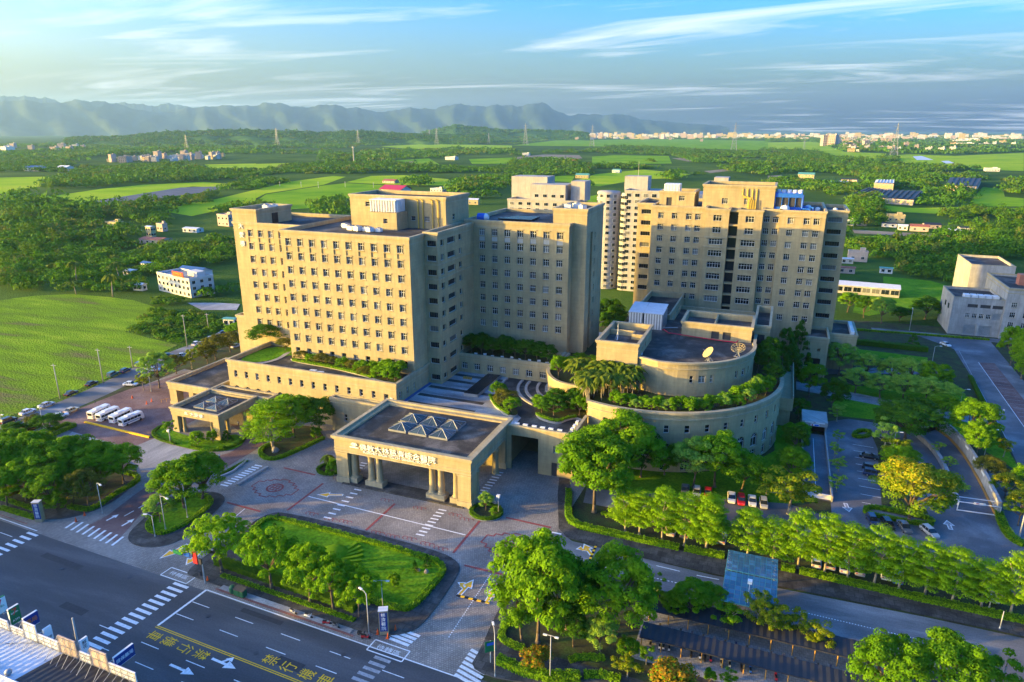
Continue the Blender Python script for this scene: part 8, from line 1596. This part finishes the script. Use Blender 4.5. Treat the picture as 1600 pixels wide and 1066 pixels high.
# overhead wires from the shops
b = MB()
for k in range(4):
    a = Vector(sp3(14.4, -2.0, 7.0 + .3 * k)); c = Vector(sp3(-20, 11 + k, 8.2 + .2 * k)); pts = [tuple(a.lerp(c, u) - Vector((0, 0, 1.2 * 4 * u * (1 - u)))) for u in np.linspace(0, 1, 9)]; b.path(pts, .02, 4, 'black')
b.build('overhead_wire', None, label='bundle of black overhead wires crossing the shop roofs', category='wire')

# ---------------------------------------------------------------- neighbouring buildings
def rot(p, c, a): return (c[0] + p[0] * math.cos(a) - p[1] * math.sin(a), c[1] + p[0] * math.sin(a) + p[1] * math.cos(a))
PANE = {}
def pane_kit(w, h):
    if (w, h) not in PANE:
        f = MB(); f.box(-w / 2 - .08, w / 2 + .08, -.10, .05, -.08, h + .08, 'frame_white'); g = MB(); g.box(-w / 2, -.03, -.13, -.101, 0, h, 'glass'); g.box(.03, w / 2, -.13, -.101, 0, h, 'glass'); PANE[w, h] = (f.mesh('window'), g.mesh('pane'))
    return PANE[w, h]
def pane(o, c, a, x, y, z, w, h, da=0):
    m = pane_kit(w, h); q = rot((x, y), c, a); e = link('window', m[0], o, (q[0], q[1], z), a + da); link('pane', m[1], e, local=True)
def building(label, c, a, w, d, h, mat='house_white', roof='flat', rmat='roof_grey', floors=2, nx=3, ny=0, cat='house', name='house', group=None, ww=1.6, wh=1.5, eave=.4):
    """house: walls, roof (flat with parapet, gable or shed), windows on the camera side and right side"""
    o = thing(name, label, cat, (c[0], c[1], 0), group=group); b = MB(); P = [rot(p, c, a) for p in ((-w / 2, -d / 2), (w / 2, -d / 2), (w / 2, d / 2), (-w / 2, d / 2))]
    b.prism(P, 0, h, mat); b.build('wall', o)
    r = MB()
    if roof == 'flat':
        r.prism([rot(p, c, a) for p in ((-w / 2 + .3, -d / 2 + .3), (w / 2 - .3, -d / 2 + .3), (w / 2 - .3, d / 2 - .3), (-w / 2 + .3, d / 2 - .3))], h + .002, h + .05, rmat)
        for x0, x1, y0, y1 in ((-w / 2 - .1, w / 2 + .1, -d / 2 - .1, -d / 2 + .3), (-w / 2 - .1, w / 2 + .1, d / 2 - .3, d / 2 + .1), (-w / 2 - .1, -w / 2 + .3, -d / 2 + .3, d / 2 - .3), (w / 2 - .3, w / 2 + .1, -d / 2 + .3, d / 2 - .3)): r.prism([rot(p, c, a) for p in ((x0, y0), (x1, y0), (x1, y1), (x0, y1))], h, h + .9, mat)
        r.prism([rot(p, c, a) for p in ((w * .1, 0), (w * .38, 0), (w * .38, d * .35), (w * .1, d * .35))], h + .05, h + 2.6, mat)
    else:
        zr = h + (.22 * d if roof == 'gable' else .1 * d); e = eave; A = [rot((x, y), c, a) + (z,) for x, y, z in ((-w / 2 - e, -d / 2 - e, h), (w / 2 + e, -d / 2 - e, h), (w / 2 + e, 0, zr), (-w / 2 - e, 0, zr), (w / 2 + e, d / 2 + e, h), (-w / 2 - e, d / 2 + e, h))]
        r.add(A + [(x, y, z + .15) for x, y, z in A], [(6, 7, 8, 9), (9, 8, 10, 11), (3, 2, 1, 0), (5, 4, 2, 3), (0, 1, 7, 6), (4, 5, 11, 10), (1, 2, 8, 7), (2, 4, 10, 8), (3, 0, 6, 9), (5, 3, 9, 11)], rmat)
        G_ = [rot((x, y), c, a) + (z,) for x, y, z in ((-w / 2, -d / 2, h), (-w / 2, d / 2, h), (-w / 2, 0, zr - .05), (w / 2, -d / 2, h), (w / 2, d / 2, h), (w / 2, 0, zr - .05))]; r.add(G_, [(0, 2, 1), (3, 4, 5)], mat)
    r.build('roof', o)
    fh = h / floors
    for k in range(floors):
        for i in range(nx): pane(o, c, a, -w / 2 + w * (i + .5) / nx, -d / 2, k * fh + fh * .3, ww, min(wh, fh * .55))
        for i in range(ny): pane(o, c, a, w / 2, -d / 2 + d * (i + .5) / ny, k * fh + fh * .3, ww, min(wh, fh * .55), R(90))
    return o
for i, (u0, u1, hh) in enumerate(((-56, -34.5, 9.5), (-84, -56.5, 11), (-115, -84.5, 10), (-150, -115.5, 11))): c4 = sp3((u0 + u1) / 2, 7, 0); building('%s shophouse building added unseen beyond the left frame edge to shade the road' % ORD[i], c4[:2], math.atan2(sd_.y, sd_.x), u1 - u0, 13, hh, 'house_white', 'flat', 'roof_grey', 4, 0, 0, cat='shop', name='blocker', group='roadside shops')  # unseen blocks added out of frame to keep sun off the main road
# service building at right
sb = thing('service_building', 'grey stone service building with shutter doors at the right frame edge', 'building', (85, 330, 0))
blockwork(sb, 68.3, 86, 319.8, 342, 0, 15.6, [(73.6, 77.9, .4, 4.4), (78.9, 83.2, .4, 4.4), *[rect(x, 8.2, 1.6, 1.9) for x in (74.2, 76.6, 79, 81.4)], (82.8, 85.6, 7, 9.8), *[(x, x + 3.6, 11.6, 13.0) for x in (73.6, 78, 82.2)]], [], corn=False, depth=.5, mat='concrete')
for x in (75.75, 81.05):
    for k in range(6): b = MB(); b.box(x - 2.14, x + 2.14, 320.1, 320.22, .4 + k * .66, 1.02 + k * .66, 'metal_grey'); b.build('shutter_slat', sb)
for x in (74.2, 76.6, 79, 81.4): put_window(sb, x, 319.8, 7.25, 1.6, 1.9, 'cross', hood=False)
for x in (73.6, 78, 82.2): b = MB(); b.box(x, x + 3.6, 320.15, 320.25, 11.6, 13.0, 'metal_dark'); b.build('louvre', sb)
b = MB(); b.box(82.8, 85.6, 320.1, 320.22, 7, 9.8, 'metal_grey'); b.build('shutter', sb)
for y in (325, 331): b = MB(); b.box(68.1, 68.29, y, y + 1.6, 9.5, 11.5, 'glass'); b.build('side_window', sb)
blockwork(sb, 86.01, 128, 318.5, 352, 0, 20.8, [rect(x, z, 1.9, 2.1) for x in (89, 93.5, 98, 102.5) for z in (6, 10, 14)], corn=True, out=.2, name='main_wall', mat='concrete')
for x in (89, 93.5, 98, 102.5):
    for z in (6, 10, 14): put_window(sb, x, 318.5, z - 1.05, 1.9, 2.1, 'cross', hood=False)
blockwork(sb, 79.5, 96, 352.1, 380, 0, 24, [], corn=False, name='rear_wall', mat='concrete'); b = MB(); b.box(92.5, 97, 332, 336, 19.7, 24, 'house_brick'); b.lathe([(1.3, 0), (1.3, 1.8), (.9, 2.1), (.9, 2.5)], (95, 327, 19.7), 14, 'metal_white'); b.build('roof_unit', sb)
for k in range(5): b = MB(); b.box(72.5 + k * 2.5, 74.6 + k * 2.5, 322.5, 326, 14.55, 16.1, 'metal_white'); b.build('roof_cooler', sb)
# apartments behind
def apartment(label, x0, x1, y0, y1, h, floors, nx, ny, steps=()):
    o = thing('apartment_block', label, 'apartment block', ((x0 + x1) / 2, (y0 + y1) / 2, 0), group='apartment blocks behind hospital'); b = MB(); b.box(x0, x1, y0, y1, 0, h, 'apartment_wall'); b.build('wall', o)
    for (a, c, d, e, z0, z1) in steps: q = MB(); q.box(a, c, d, e, z0, z1, 'apartment_wall'); q.build('upper_wall', o)
    q = MB(); q.box(x0 - .2, x1 + .2, y0 - .2, y0 + .3, h, h + 1, 'apartment_wall'); q.box(x1 - .3, x1 + .2, y0 + .3, y1, h, h + 1, 'apartment_wall'); q.box(x0 - .2, x0 + .3, y0 + .3, y1, h, h + 1, 'apartment_wall'); q.build('parapet', o)
    fh = h / floors
    for k in range(floors):
        for i in range(nx): pane(o, (0, 0), 0, x0 + (x1 - x0) * (i + .5) / nx, y0, k * fh + fh * .3, 2.2, 1.6)
        for i in range(ny): pane(o, (0, 0), 0, x1, y0 + (y1 - y0) * (i + .5) / ny, k * fh + fh * .3, 2.2, 1.6, R(90))
    return o
def roundbay(o, cx, cy, r_, h, floors):
    b = MB(); b.lathe([(r_, 0), (r_, h), (r_ - .3, h + .6)], (cx, cy, 0), 24, 'apartment_wall'); b.build('round_bay', o, True)
    for k in range(floors):
        for a in (-150, -115, -80, -45): pane(o, (0, 0), 0, cx + r_ * math.cos(R(a)), cy + r_ * math.sin(R(a)), (k + .3) * h / floors, 1.6, 1.5, R(a + 90))
    for k in range(floors): q = MB(); q.lathe([(r_ + .15, 0), (r_ + .15, .35)], (cx, cy, (k + .08) * h / floors), 24, 'panel_white'); q.build('floor_band', o)
x0_, z0_ = (-122.87, 54.54); x1_, z1_ = (-105.75, 54.99)
ap = apartment('stepped cream apartment block seen above the wing roof', -147, -106, 372, 392, 42, 13, 8, 4, [(-135, -114, 376, 392, 42, 51), (-150, -128, 386, 400, 42, 54.5), (-112, -104, 380, 392, 42, 53)])
for i in range(4): pane(ap, (0, 0), 0, -131 + 5 * i, 376, 44, 2.2, 1.6)
ap2 = apartment('tall white apartment tower with round balcony bay behind the hospital', -75, -54, 350, 376, 50.5, 16, 5, 7, [(-78, -66, 362, 372, 50.5, 57.5), (-54, -36, 372, 394, 0, 48.5)])
roundbay(ap2, -84.5, 356, 6.0, 49.6, 16); roundbay(ap2, -74.5, 352.5, 2.6, 49.2, 16)
b = MB(); b.tube((-72, 367, 57.5), (-72, 367, 65), .15, .06, 6, 'metal_grey'); b.build('antenna', ap2)
ap3 = apartment('cream apartment block mostly hidden behind the hospital tower', -44, -20, 362, 385, 48, 14, 5, 4, [(-38, -24, 366, 380, 48, 54), (-34, -27, 368, 378, 54, 57.5)])
building('small white rear building in the gap between wing and tower', (-47, 283), 0, 18, 10, 6, 'house_white', 'flat', 'roof_dark', 1, 4, cat='building', name='outbuilding')
building('long low shed roof in the gap beside wing tower', (-62, 240), 0, 8, 22, 4, 'concrete', 'flat', 'roof_green', 1, 2, cat='building', name='outbuilding')
# left side
c_ = (-285.5, 257.4); wb = building('white three storey building with red rooftop sign left of ward', (c_[0] + 2, c_[1] + 8), R(-14), 30, 13, 9, 'house_white', 'flat', 'roof_grey', 3, 8, 3, cat='building', name='office_building')
q = rot((6, -6.9), (c_[0] + 2, c_[1] + 8), R(-14)); b = MB(); b.obox(q, (math.cos(R(-14)), math.sin(R(-14))), 5.0, .15, 9.9, 12.4, 'sign_red'); b.build('sign_board', wb)
e = link('lettering', text_mesh('大林慈濟', 1.9, 'sign_orange', .02), wb, (q[0] - .05, q[1] - .22, 11.15)); e.rotation_euler = (R(90), 0, R(-14))
HB = [((-295.6, 279.2, 9.9, 18.2), 'house_white', 'gable', 'roof_blue', 'blue roofed house behind the red sign building'), ((-289.0, 281.8, 5.3, 7.8), 'house_pink', 'gable', 'roof_rust', 'small rust roofed shed right of the red sign building'), ((-309.5, 258.1, 4.5, 6.5), 'house_white', 'gable', 'roof_sheet', 'small white gabled house left of the red sign building'), ((-352.6, 302.0, 5.2, 8.6), 'house_white', 'gable', 'roof_blue', 'small blue roofed house behind the white building'), ((-348.1, 285.3, 2.4, 7.6), 'house_white', 'shed', 'roof_sheet', 'low tin roof house among trees left of white building'), ((-526.8, 423.7, 8.0, 14.2), 'house_yellow', 'flat', 'roof_grey', 'cream two storey house in the woods at left'), ((-462.8, 404.2, 10.9, 7.9), 'house_yellow', 'shed', 'roof_sheet', 'tall cream house with red sheds at left middle distance'), ((-479.0, 429.8, 8.1, 9.1), 'house_pink', 'flat', 'roof_grey', 'pink grey house right of the tall cream house'), ((-432.4, 377.3, 4.4, 22.1), 'house_pink', 'shed', 'roof_rust', 'long red roofed shed below the tall cream house'), ((-454.1, 474.9, 13.1, 15.7), 'house_pink', 'flat', 'roof_grey', 'pale block of flats left of the ward tower'), ((-452.0, 434.3, 3.3, 15.8), 'house_white', 'shed', 'roof_sheet', 'low white sheds left of the flats'), ((-215.9, 221.5, 3.9, 5.6), 'house_white', 'shed', 'roof_green', 'small green roofed hut by the left street'),
      ((96.0, 715.2, 8.7, 15.5), 'house_yellow', 'flat', 'roof_grey', 'yellow three storey house beyond the tower at right'), ((95.1, 660.2, 5.3, 7.9), 'house_white', 'gable', 'roof_sheet', 'white village house right of the yellow house'), ((106.9, 656.7, 5.5, 14.6), 'house_pink', 'gable', 'roof_rust', 'rust roofed long village house at right'), ((120.0, 681.8, 4.1, 13.8), 'house_pink', 'gable', 'shed_black', 'dark roofed village house at right'), ((126.3, 633.7, 6.4, 11.9), 'house_yellow', 'gable', 'roof_sheet', 'yellow gabled village house at right end'), ((143.0, 670.7, 3.6, 11.6), 'house_white', 'shed', 'shed_black', 'low dark shed at the right end of village'), ((87.3, 677.7, 3.4, 12.5), 'house_white', 'shed', 'shed_black', 'dark low shed left of the yellow house'), ((47.4, 485.8, 8.1, 12.2), 'house_pink', 'flat', 'roof_dark', 'dark grey house beside the tower right edge'), ((38.0, 441.7, 4.6, 10.0), 'house_pink', 'shed', 'roof_rust', 'rust red roof just right of tower'), ((40.6, 476.5, 2.7, 7.7), 'house_white', 'shed', 'roof_sheet', 'bright tin roof right of tower'), ((59.9, 450.2, 4.2, 7.2), 'house_white', 'shed', 'roof_green', 'small green roofed hut by the lane bend'), ((65.6, 679.5, 3.8, 7.9), 'house_pink', 'gable', 'roof_rust', 'small orange roofed house behind tower right'), ((56.3, 675.9, 6.0, 5.4), 'house_white', 'flat', 'roof_grey', 'small white house just right of tower top'),
      ((30.8, 1309.6, 11.2, 28.4), 'house_yellow', 'gable', 'roof_green', 'yellow warehouse with green roof behind the tower'), ((72.6, 1193.5, 5.3, 33.9), 'house_yellow', 'shed', 'roof_sheet', 'long yellow roofed sheds right of the warehouse'), ((93.5, 1237.7, 7.9, 24.8), 'house_pink', 'shed', 'shed_black', 'dark grey barn behind the yellow sheds'), ((172.8, 1261.0, 5.9, 29.7), 'house_brick', 'shed', 'roof_rust', 'rust brown barn among trees at right'), ((389.6, 1707.4, 7.9, 27.4), 'house_white', 'flat', 'roof_blue', 'blue and white hall beside the far right fields'),
      ((-334.5, 1198.9, 7.4, 25.2), 'house_yellow', 'gable', 'roof_green', 'pale green roofed farmhouse behind the hospital'), ((-316.0, 1385.7, 7.1, 17.4), 'house_white', 'gable', 'roof_green', 'green roofed barn in the field behind apartments'), ((-818.9, 2236.4, 10.8, 25.6), 'house_white', 'flat', 'roof_blue', 'blue and white hall in the far field'), ((-510.8, 1761.4, 10.7, 18.9), 'house_brick', 'flat', 'roof_rust', 'red temple like building in the far trees'), ((-327.5, 719.8, 7.4, 14.1), 'house_yellow', 'gable', 'roof_sheet', 'yellow farmhouse right of the plant house'), ((-896.6, 1827.7, 10.5, 36.4), 'house_white', 'flat', 'roof_sheet', 'white farm buildings beyond the middle fields'), ((-442.7, 857.1, 5.5, 20.7), 'house_white', 'flat', 'roof_grey', 'white row houses beyond the plant house'), ((-588.8, 976.7, 4.5, 25.4), 'house_pink', 'gable', 'roof_rust', 'small houses in the middle field'), ((-1402.6, 1037.3, 9.7, 32.5), 'house_white', 'gable', 'roof_sheet', 'white factory hall in the left woods'), ((-1451.3, 1005.8, 8.0, 42.8), 'house_white', 'gable', 'roof_blue', 'blue white sheds in the left woods')]
for T, m_, rf, rm, lab in HB:
    x, y, h_, w_ = T; h_ = max(3.0, h_ * .72); building(lab, (x, y + w_ * .25), R(-14 + (len(lab) * 7) % 24), w_ * .92, w_ * .5, h_, m_, rf, rm, max(1, int(h_ / 3.6)), max(2, int(w_ / 5)), 2 if h_ > 7 else 1)
rh = building('red roofed hall standing in the fields behind the plant house', (-475, 805), R(-8), 32, 22, 7, 'house_white', 'gable', 'roof_red', 1, 4, 2, eave=2)
def hall(label, pts, h, rm):
    o = thing('farm_shed', label, 'farm shed', (pts[0][0], pts[0][1], 0), group='large dark farm sheds'); b = MB(); b.prism(pts, 0, h, 'house_pink', top=False); b.build('wall', o); a, b_, c, d = [Vector(p) for p in pts]; n = 6
    for k in range(n):
        q = [a.lerp(b_, k / n), a.lerp(b_, (k + .97) / n), d.lerp(c, (k + .97) / n), d.lerp(c, k / n)]; r = MB(); z = h; r.add([(q[0].x, q[0].y, z), (q[1].x, q[1].y, z + 1.2), (q[2].x, q[2].y, z + 1.2), (q[3].x, q[3].y, z)], [(0, 1, 2, 3)], rm); r.build('roof_bay', o)
    for k in range(10):
        p_ = a.lerp(b_, (k + .5) / 10); dd = (b_ - a).normalized(); q = MB(); q.obox((p_.x + dd.y * .15, p_.y - dd.x * .15), dd, (b_ - a).length / 10 * .35, .1, h * .25, h * .75, 'house_yellow'); q.build('opening', o)
hall('large black roofed farm shed beyond the tower at right', [(101, 905), (134, 890), (163, 1027), (122, 1024)], 6, 'roof_black'); hall('large grey black farm shed joined behind the black one', [(73, 936), (102, 910), (123, 1029), (104, 1069)], 6, 'shed_black'); hall('dark long farm shed near the far right field', [(207, 1137), (242, 1123), (288, 1317), (246, 1327)], 7, 'shed_black'); hall('white block topped farm shed behind the black ones', [(116, 1117), (140, 1111), (150, 1193), (125, 1190)], 9, 'roof_sheet')
# long open shed with pale roof beside the tower
o = building('long white roofed open shed right of the tower on the lawn', (41.8, 390.3), R(-4), 34, 12, 4.2, 'concrete', 'shed', 'roof_sheet', 1, 8, 2, cat='shed', name='shed', ww=3.5, wh=2.4)
# ---------------------------------------------------------------- towns in the distance
TOWN = []
for i, (w_, d_, h_, m_, rm) in enumerate([(14, 12, 11, 'house_white', 'roof_grey'), (18, 12, 14, 'house_pink', 'roof_grey'), (12, 12, 8, 'house_white', 'roof_sheet'), (22, 14, 10, 'house_yellow', 'roof_rust'), (16, 16, 22, 'house_pink', 'roof_grey'), (60, 24, 9, 'house_white', 'roof_sheet'), (70, 22, 24, 'house_brick', 'roof_rust'), (34, 24, 38, 'house_pink', 'roof_grey')]):
    b = MB(); b.box(-w_ / 2, w_ / 2, -d_ / 2, d_ / 2, 0, h_, m_); r = MB(); r.box(-w_ / 2 - .4, w_ / 2 + .4, -d_ / 2 - .4, d_ / 2 + .4, h_ + .005, h_ + .8, rm); r.box(w_ * .1, w_ * .35, 0, d_ * .35, h_ + .8, h_ + 3.4, m_)
    g = MB(); nf = max(1, int(h_ / 3.4)); nw = max(2, int(w_ / 4))
    for k in range(nf):
        for j in range(nw): x = -w_ / 2 + w_ * (j + .5) / nw; g.box(x - .9, x + .9, -d_ / 2 - .12, -d_ / 2 - .003, k * h_ / nf + 1, k * h_ / nf + 2.5, 'glass')
    TOWN.append([('wall', b.mesh('wall'), []), ('roof', r.mesh('roof'), []), ('window_rows', g.mesh('window_rows'), [])])
r_ = random.Random(5)
KN = ['small white', 'pinkish mid height', 'low white tin roofed', 'cream rust roofed', 'taller pink', 'long low white', 'long red brick', 'high pale']
def town(label, group, a, c, d, n, kinds, s0=1, s1=1.5):
    """scatter n houses over the triangle-ish patch a,c,d on the plain; alike specks share one label"""
    for _ in range(n):
        u, v = r_.random(), r_.random(); p = Vector(a) + (Vector(c) - Vector(a)) * u + (Vector(d) - Vector(a)) * v; s_ = r_.uniform(s0, s1)
        k = r_.choice(kinds); place(TOWN[k], 'town_house', KN[k] + ' ' + label, 'house', (p.x, p.y, 0), r_.uniform(-.5, .5), group, (s_, s_, s_))
town('house in the bright village beyond the left woods', 'village beyond the left woods', (-1623, 1311), (-1530, 1606), (-1787, 1507), 60, (0, 0, 2, 3, 1, 4), .6, 1.1)
town('building in the misty plain at far left', 'buildings in the left plain', (-2861, 1887), (-2326, 1885), (-3659, 2450), 10, (0, 1, 5), 1, 1.6)
town('campus block on the wooded rise', 'red brick campus', (-4640, 6441), (-3667, 6342), (-16207, 22622), 16, (6, 6, 4), .9, 1.3); town('block beyond the campus woods', 'tower blocks beyond campus', (-6314, 11493), (-3693, 8928), (-45636, 83545), 14, (7, 4, 1), .8, 1.3)
town('house in the farm belt behind the hospital', 'houses in the farm belt', (-2095, 6027), (-199, 5523), (-5162, 14850), 46, (0, 1, 2, 3, 5), 1, 1.7)
town('house in the town on the right plain', 'town on the right plain', (200, 3074), (552, 3102), (396, 7629), 90, (0, 0, 1, 2, 3, 4), .9, 1.5); town('house at the far right edge of town', 'houses at far right', (572, 3219), (1045, 4096), (1450, 8038), 26, (0, 1, 3, 5), 1, 1.7); town('apartment block standing before the right town', 'pink blocks before right town', (155, 3855), (221, 3881), (177, 4352), 4, (4,), 2.0, 2.6); town('house left of the right town', 'houses left of right town', (-155, 5540), (245, 6935), (-294, 10247), 20, (0, 1, 2, 3), 1, 1.7)
b = MB(); m_ = 0
for k in range(1500):        # the city on the horizon reads as one mass
    az = R(r_.uniform(-28, 40)); D_ = r_.uniform(7200, 11500); x, y = D_ * math.sin(az), D_ * math.cos(az); h_ = r_.choice([10, 14, 18, 26, 40]) * r_.uniform(.8, 1.5); w_ = r_.uniform(12, 30)
    b.box(x - w_, x + w_, y - w_ / 2, y + w_ / 2, 0, h_, r_.choice(['house_white', 'house_white', 'house_pink', 'house_yellow']))
b.build('distant_city', None, kind='stuff')
# pylons
def pylon(p, h, label, s_=1.0):
    o = thing('power_pylon', label, 'pylon', (p[0], p[1], 0), group='power pylons'); b = MB(); wz = lambda z: (h * .10) * (1 - z / h) ** 1.3 + .6; r = max(.22, h * .006) * s_; zs = [h * k / 8 for k in range(9)]
    for i in range(8):
        a, c = wz(zs[i]), wz(zs[i + 1]); A = [(p[0] + x * a, p[1] + y * a, zs[i]) for x, y in ((-1, -1), (1, -1), (1, 1), (-1, 1))]; C = [(p[0] + x * c, p[1] + y * c, zs[i + 1]) for x, y in ((-1, -1), (1, -1), (1, 1), (-1, 1))]
        for k in range(4): b.tube(A[k], C[k], r, n=4, mat='metal_grey', caps=False); b.tube(A[k], C[(k + 1) % 4], r * .7, n=3, mat='metal_grey', caps=False); b.tube(C[k], C[(k + 1) % 4], r * .6, n=3, mat='metal_grey', caps=False)
    b.build('lattice', o); q = MB()
    for z in (.66, .78, .9): q.tube((p[0] - h * .11, p[1], h * z), (p[0] + h * .11, p[1], h * z), r, n=4, mat='metal_grey')
    q.build('crossarm', o)
for T, lab in (((-1451.3, 3962.5, 120.0, 9.4), 'pylon left above the apartment roofs'), ((-976.9, 3686.7, 108.8, 8.4), 'pylon above the tall apartment tower'), ((-221.7, 3154.7, 110.6, 6.7), 'tall pylon above the tower left roof'), ((319.4, 2645.5, 103.8, 5.3), 'tallest nearest pylon on the right plain'), ((-1937.5, 3773.9, 94.3, 9.4), 'pylon before the pale tower blocks'), ((-2366.8, 3607.4, 85.4, 9.4), 'pylon before the red campus'), ((-2402.7, 2937.0, 92.2, 8.0), 'faint pylon on the left wooded rise'), ((-2379.4, 4525.1, 86.5, 11.3), 'slim pylon left of the tower block pylon'), ((-1751.7, 4116.9, 66.7, 10.0), 'small pylon right of the tower blocks'), ((49.8, 3016.2, 50.9, 6.2), 'small pylon behind the tower roof at right'), ((-2369.0, 2321.8, 61.4, 6.7), 'pylon in the mist beyond the left village'), ((-3455.7, 5499.3, 74.6, 14.2), 'small pylon among the campus blocks')): pylon(T[:2], T[2], lab)
T = (-1064.2, 1596.7, 36.4, 2.5); b = MB(); b.tube((T[0], T[1], 0), (T[0], T[1], T[2]), 2.0, 1.3, 10, 'pole'); b.box(T[0] - 2.5, T[0] + 2.5, T[1] - 2.5, T[1] + 2.5, T[2], T[2] + 3, 'metal_grey'); b.build('telecom_mast', None, label='solitary pale telecom mast rising from the middle woods', category='mast')
for i, T in enumerate([(-706.5, 860.5, 7.0, 1.0), (-667.1, 859.4, 8.1, 0.9), (-634.4, 856.2, 9.1, 0.9), (-606.5, 882.9, 8.1, 0.9), (-559.5, 885.2, 8.0, 0.9)]): b = MB(); b.tube((T[0], T[1], 0), (T[0], T[1], T[2]), .3, .22, 6, 'pole_white'); b.box(T[0] - 1.2, T[0] + 1.2, T[1] - .1, T[1] + .1, T[2] - 1.2, T[2] - .9, 'pole_white'); b.build('field_pole', None, label='%s white pole from the left in the fields behind ward roof' % ORD[i], category='utility pole', group='poles in the fields')
# ---------------------------------------------------------------- hills
def ridge(name, prof, D_, seed, depth=2600, mat='hill', rough=1.0):
    """mountain range: crest heights sampled against bearing, real slopes falling both ways, roughened"""
    r = np.random.default_rng(seed); az = np.array([p[0] for p in prof]); hh = np.array([p[1] for p in prof]); n = 260; a = np.linspace(az[0], az[-1], n); h = np.interp(a, az, hh)
    h *= 1 + rough * (.04 * np.sin(a * 1.9) + .02 * np.sin(a * 4.7 + 1) + .012 * np.sin(a * 11 + 2) + .006 * np.sin(a * 23))
    V, F, m = [], [], 11
    for j in range(m):
        u = (j / (m - 1)) * 2 - 1; prof_ = (1 - abs(u)) ** 1.15
        for i in range(n):
            d = D_ + u * depth * (1 + .2 * math.sin(a[i] * 2 + j)); z = h[i] * prof_ * (1 + .3 * rough * math.sin(a[i] * (1.7 + .6 * j) + j * 1.7) * (1 - prof_)); V.append((d * math.sin(R(a[i])), d * math.cos(R(a[i])), z - 4))
    F = [(j * n + i, j * n + i + 1, (j + 1) * n + i + 1, (j + 1) * n + i) for j in range(m - 1) for i in range(n - 1)]
    b = MB(); b.add(V, F, mat); b.build(name, None, True, kind='structure')
    if mat == 'hill_green':
        zf = lambda C: np.interp(np.degrees(np.arctan2(C[:, 0], C[:, 1])), a, h) * np.clip(1 - np.abs(np.hypot(C[:, 0], C[:, 1]) - D_) / depth, 0, 1) ** 1.15 - 6
        sec = [(d * math.sin(R(q)), d * math.cos(R(q))) for d, qs in ((D_ - depth * .95, np.linspace(az[0], az[-1], 9)), (D_ + depth * .1, np.linspace(az[-1], az[0], 9))) for q in qs]
        wood([sec], 30, 15, 16, seed + 90, 6.0, 'hill_wood', gap=-.9, zf=zf)
ground_mat('hill_green', [(0.03, 0.08, 0.015), (0.05, 0.12, 0.018), (0.09, 0.17, 0.025)], 0.012, 0.95, .3, turf=.8)
ground_mat('hill', [(0.02, 0.045, 0.03), (0.03, 0.06, 0.035), (0.05, 0.08, 0.04)], 0.002, 0.95, .2)

ridge('mountain_range', [(-61.0, 482), (-56.22, 563), (-54.48, 606), (-52.71, 583), (-51.59, 611), (-50.25, 642), (-48.6, 462), (-46.18, 434), (-44.89, 523), (-43.59, 576), (-41.87, 545), (-39.83, 639), (-38.26, 581), (-36.41, 572), (-34.75, 602), (-33.09, 553), (-31.91, 450), (-30.18, 531), (-28.21, 533), (-26.21, 601), (-24.46, 629), (-22.71, 590), (-21.2, 617), (-18.69, 643), (-17.68, 509), (-16.67, 403), (-14.43, 428), (-12.69, 413), (-11.2, 333), (-9.24, 265), (-7.31, 225), (-4.46, 158)], 16000, 1)
ridge('mountain_range', [(-60.89, 740), (-56.16, 757), (-54.79, 768), (-53.72, 816), (-52.89, 676), (-51.02, 729), (-50.09, 693), (-48.74, 659), (-47.75, 650), (-46.43, 699), (-45.31, 604), (-44.06, 551)], 19000, 2)
ridge('wooded_rise', [(-53.08, 35), (-49.24, 49), (-46.77, 72), (-43.8, 84), (-39.8, 84), (-36.09, 71), (-33.2, 76), (-29.27, 67), (-26.27, 58), (-23.23, 62)], 5200, 3, 900, 'hill_green', .25)
ridge('wooded_rise', [(-28.27, 69), (-26.76, 103), (-25.65, 137), (-24.24, 114), (-21.2, 86), (-18.16, 86), (-15.13, 63)], 6800, 4, 700, 'hill_green', .25)
# ---------------------------------------------------------------- air
hz = bpy.data.materials.new('haze'); hz.use_nodes = True; nt = hz.node_tree
for n_ in list(nt.nodes):
    if n_.type == 'BSDF_PRINCIPLED': nt.nodes.remove(n_)
pv = nt.nodes.new('ShaderNodeVolumePrincipled'); pv.inputs['Color'].default_value = (0.42, 0.70, 1.0, 1); pv.inputs['Density'].default_value = 3.4e-5; pv.inputs['Anisotropy'].default_value = 0.35
nt.links.new(pv.outputs[0], [n_ for n_ in nt.nodes if n_.type == 'OUTPUT_MATERIAL'][0].inputs['Volume'])
M['haze'] = hz; b = MB(); b.box(-45000, 45000, -900, 24000, -2, 1180, 'haze'); b.build('haze', None, kind='stuff')
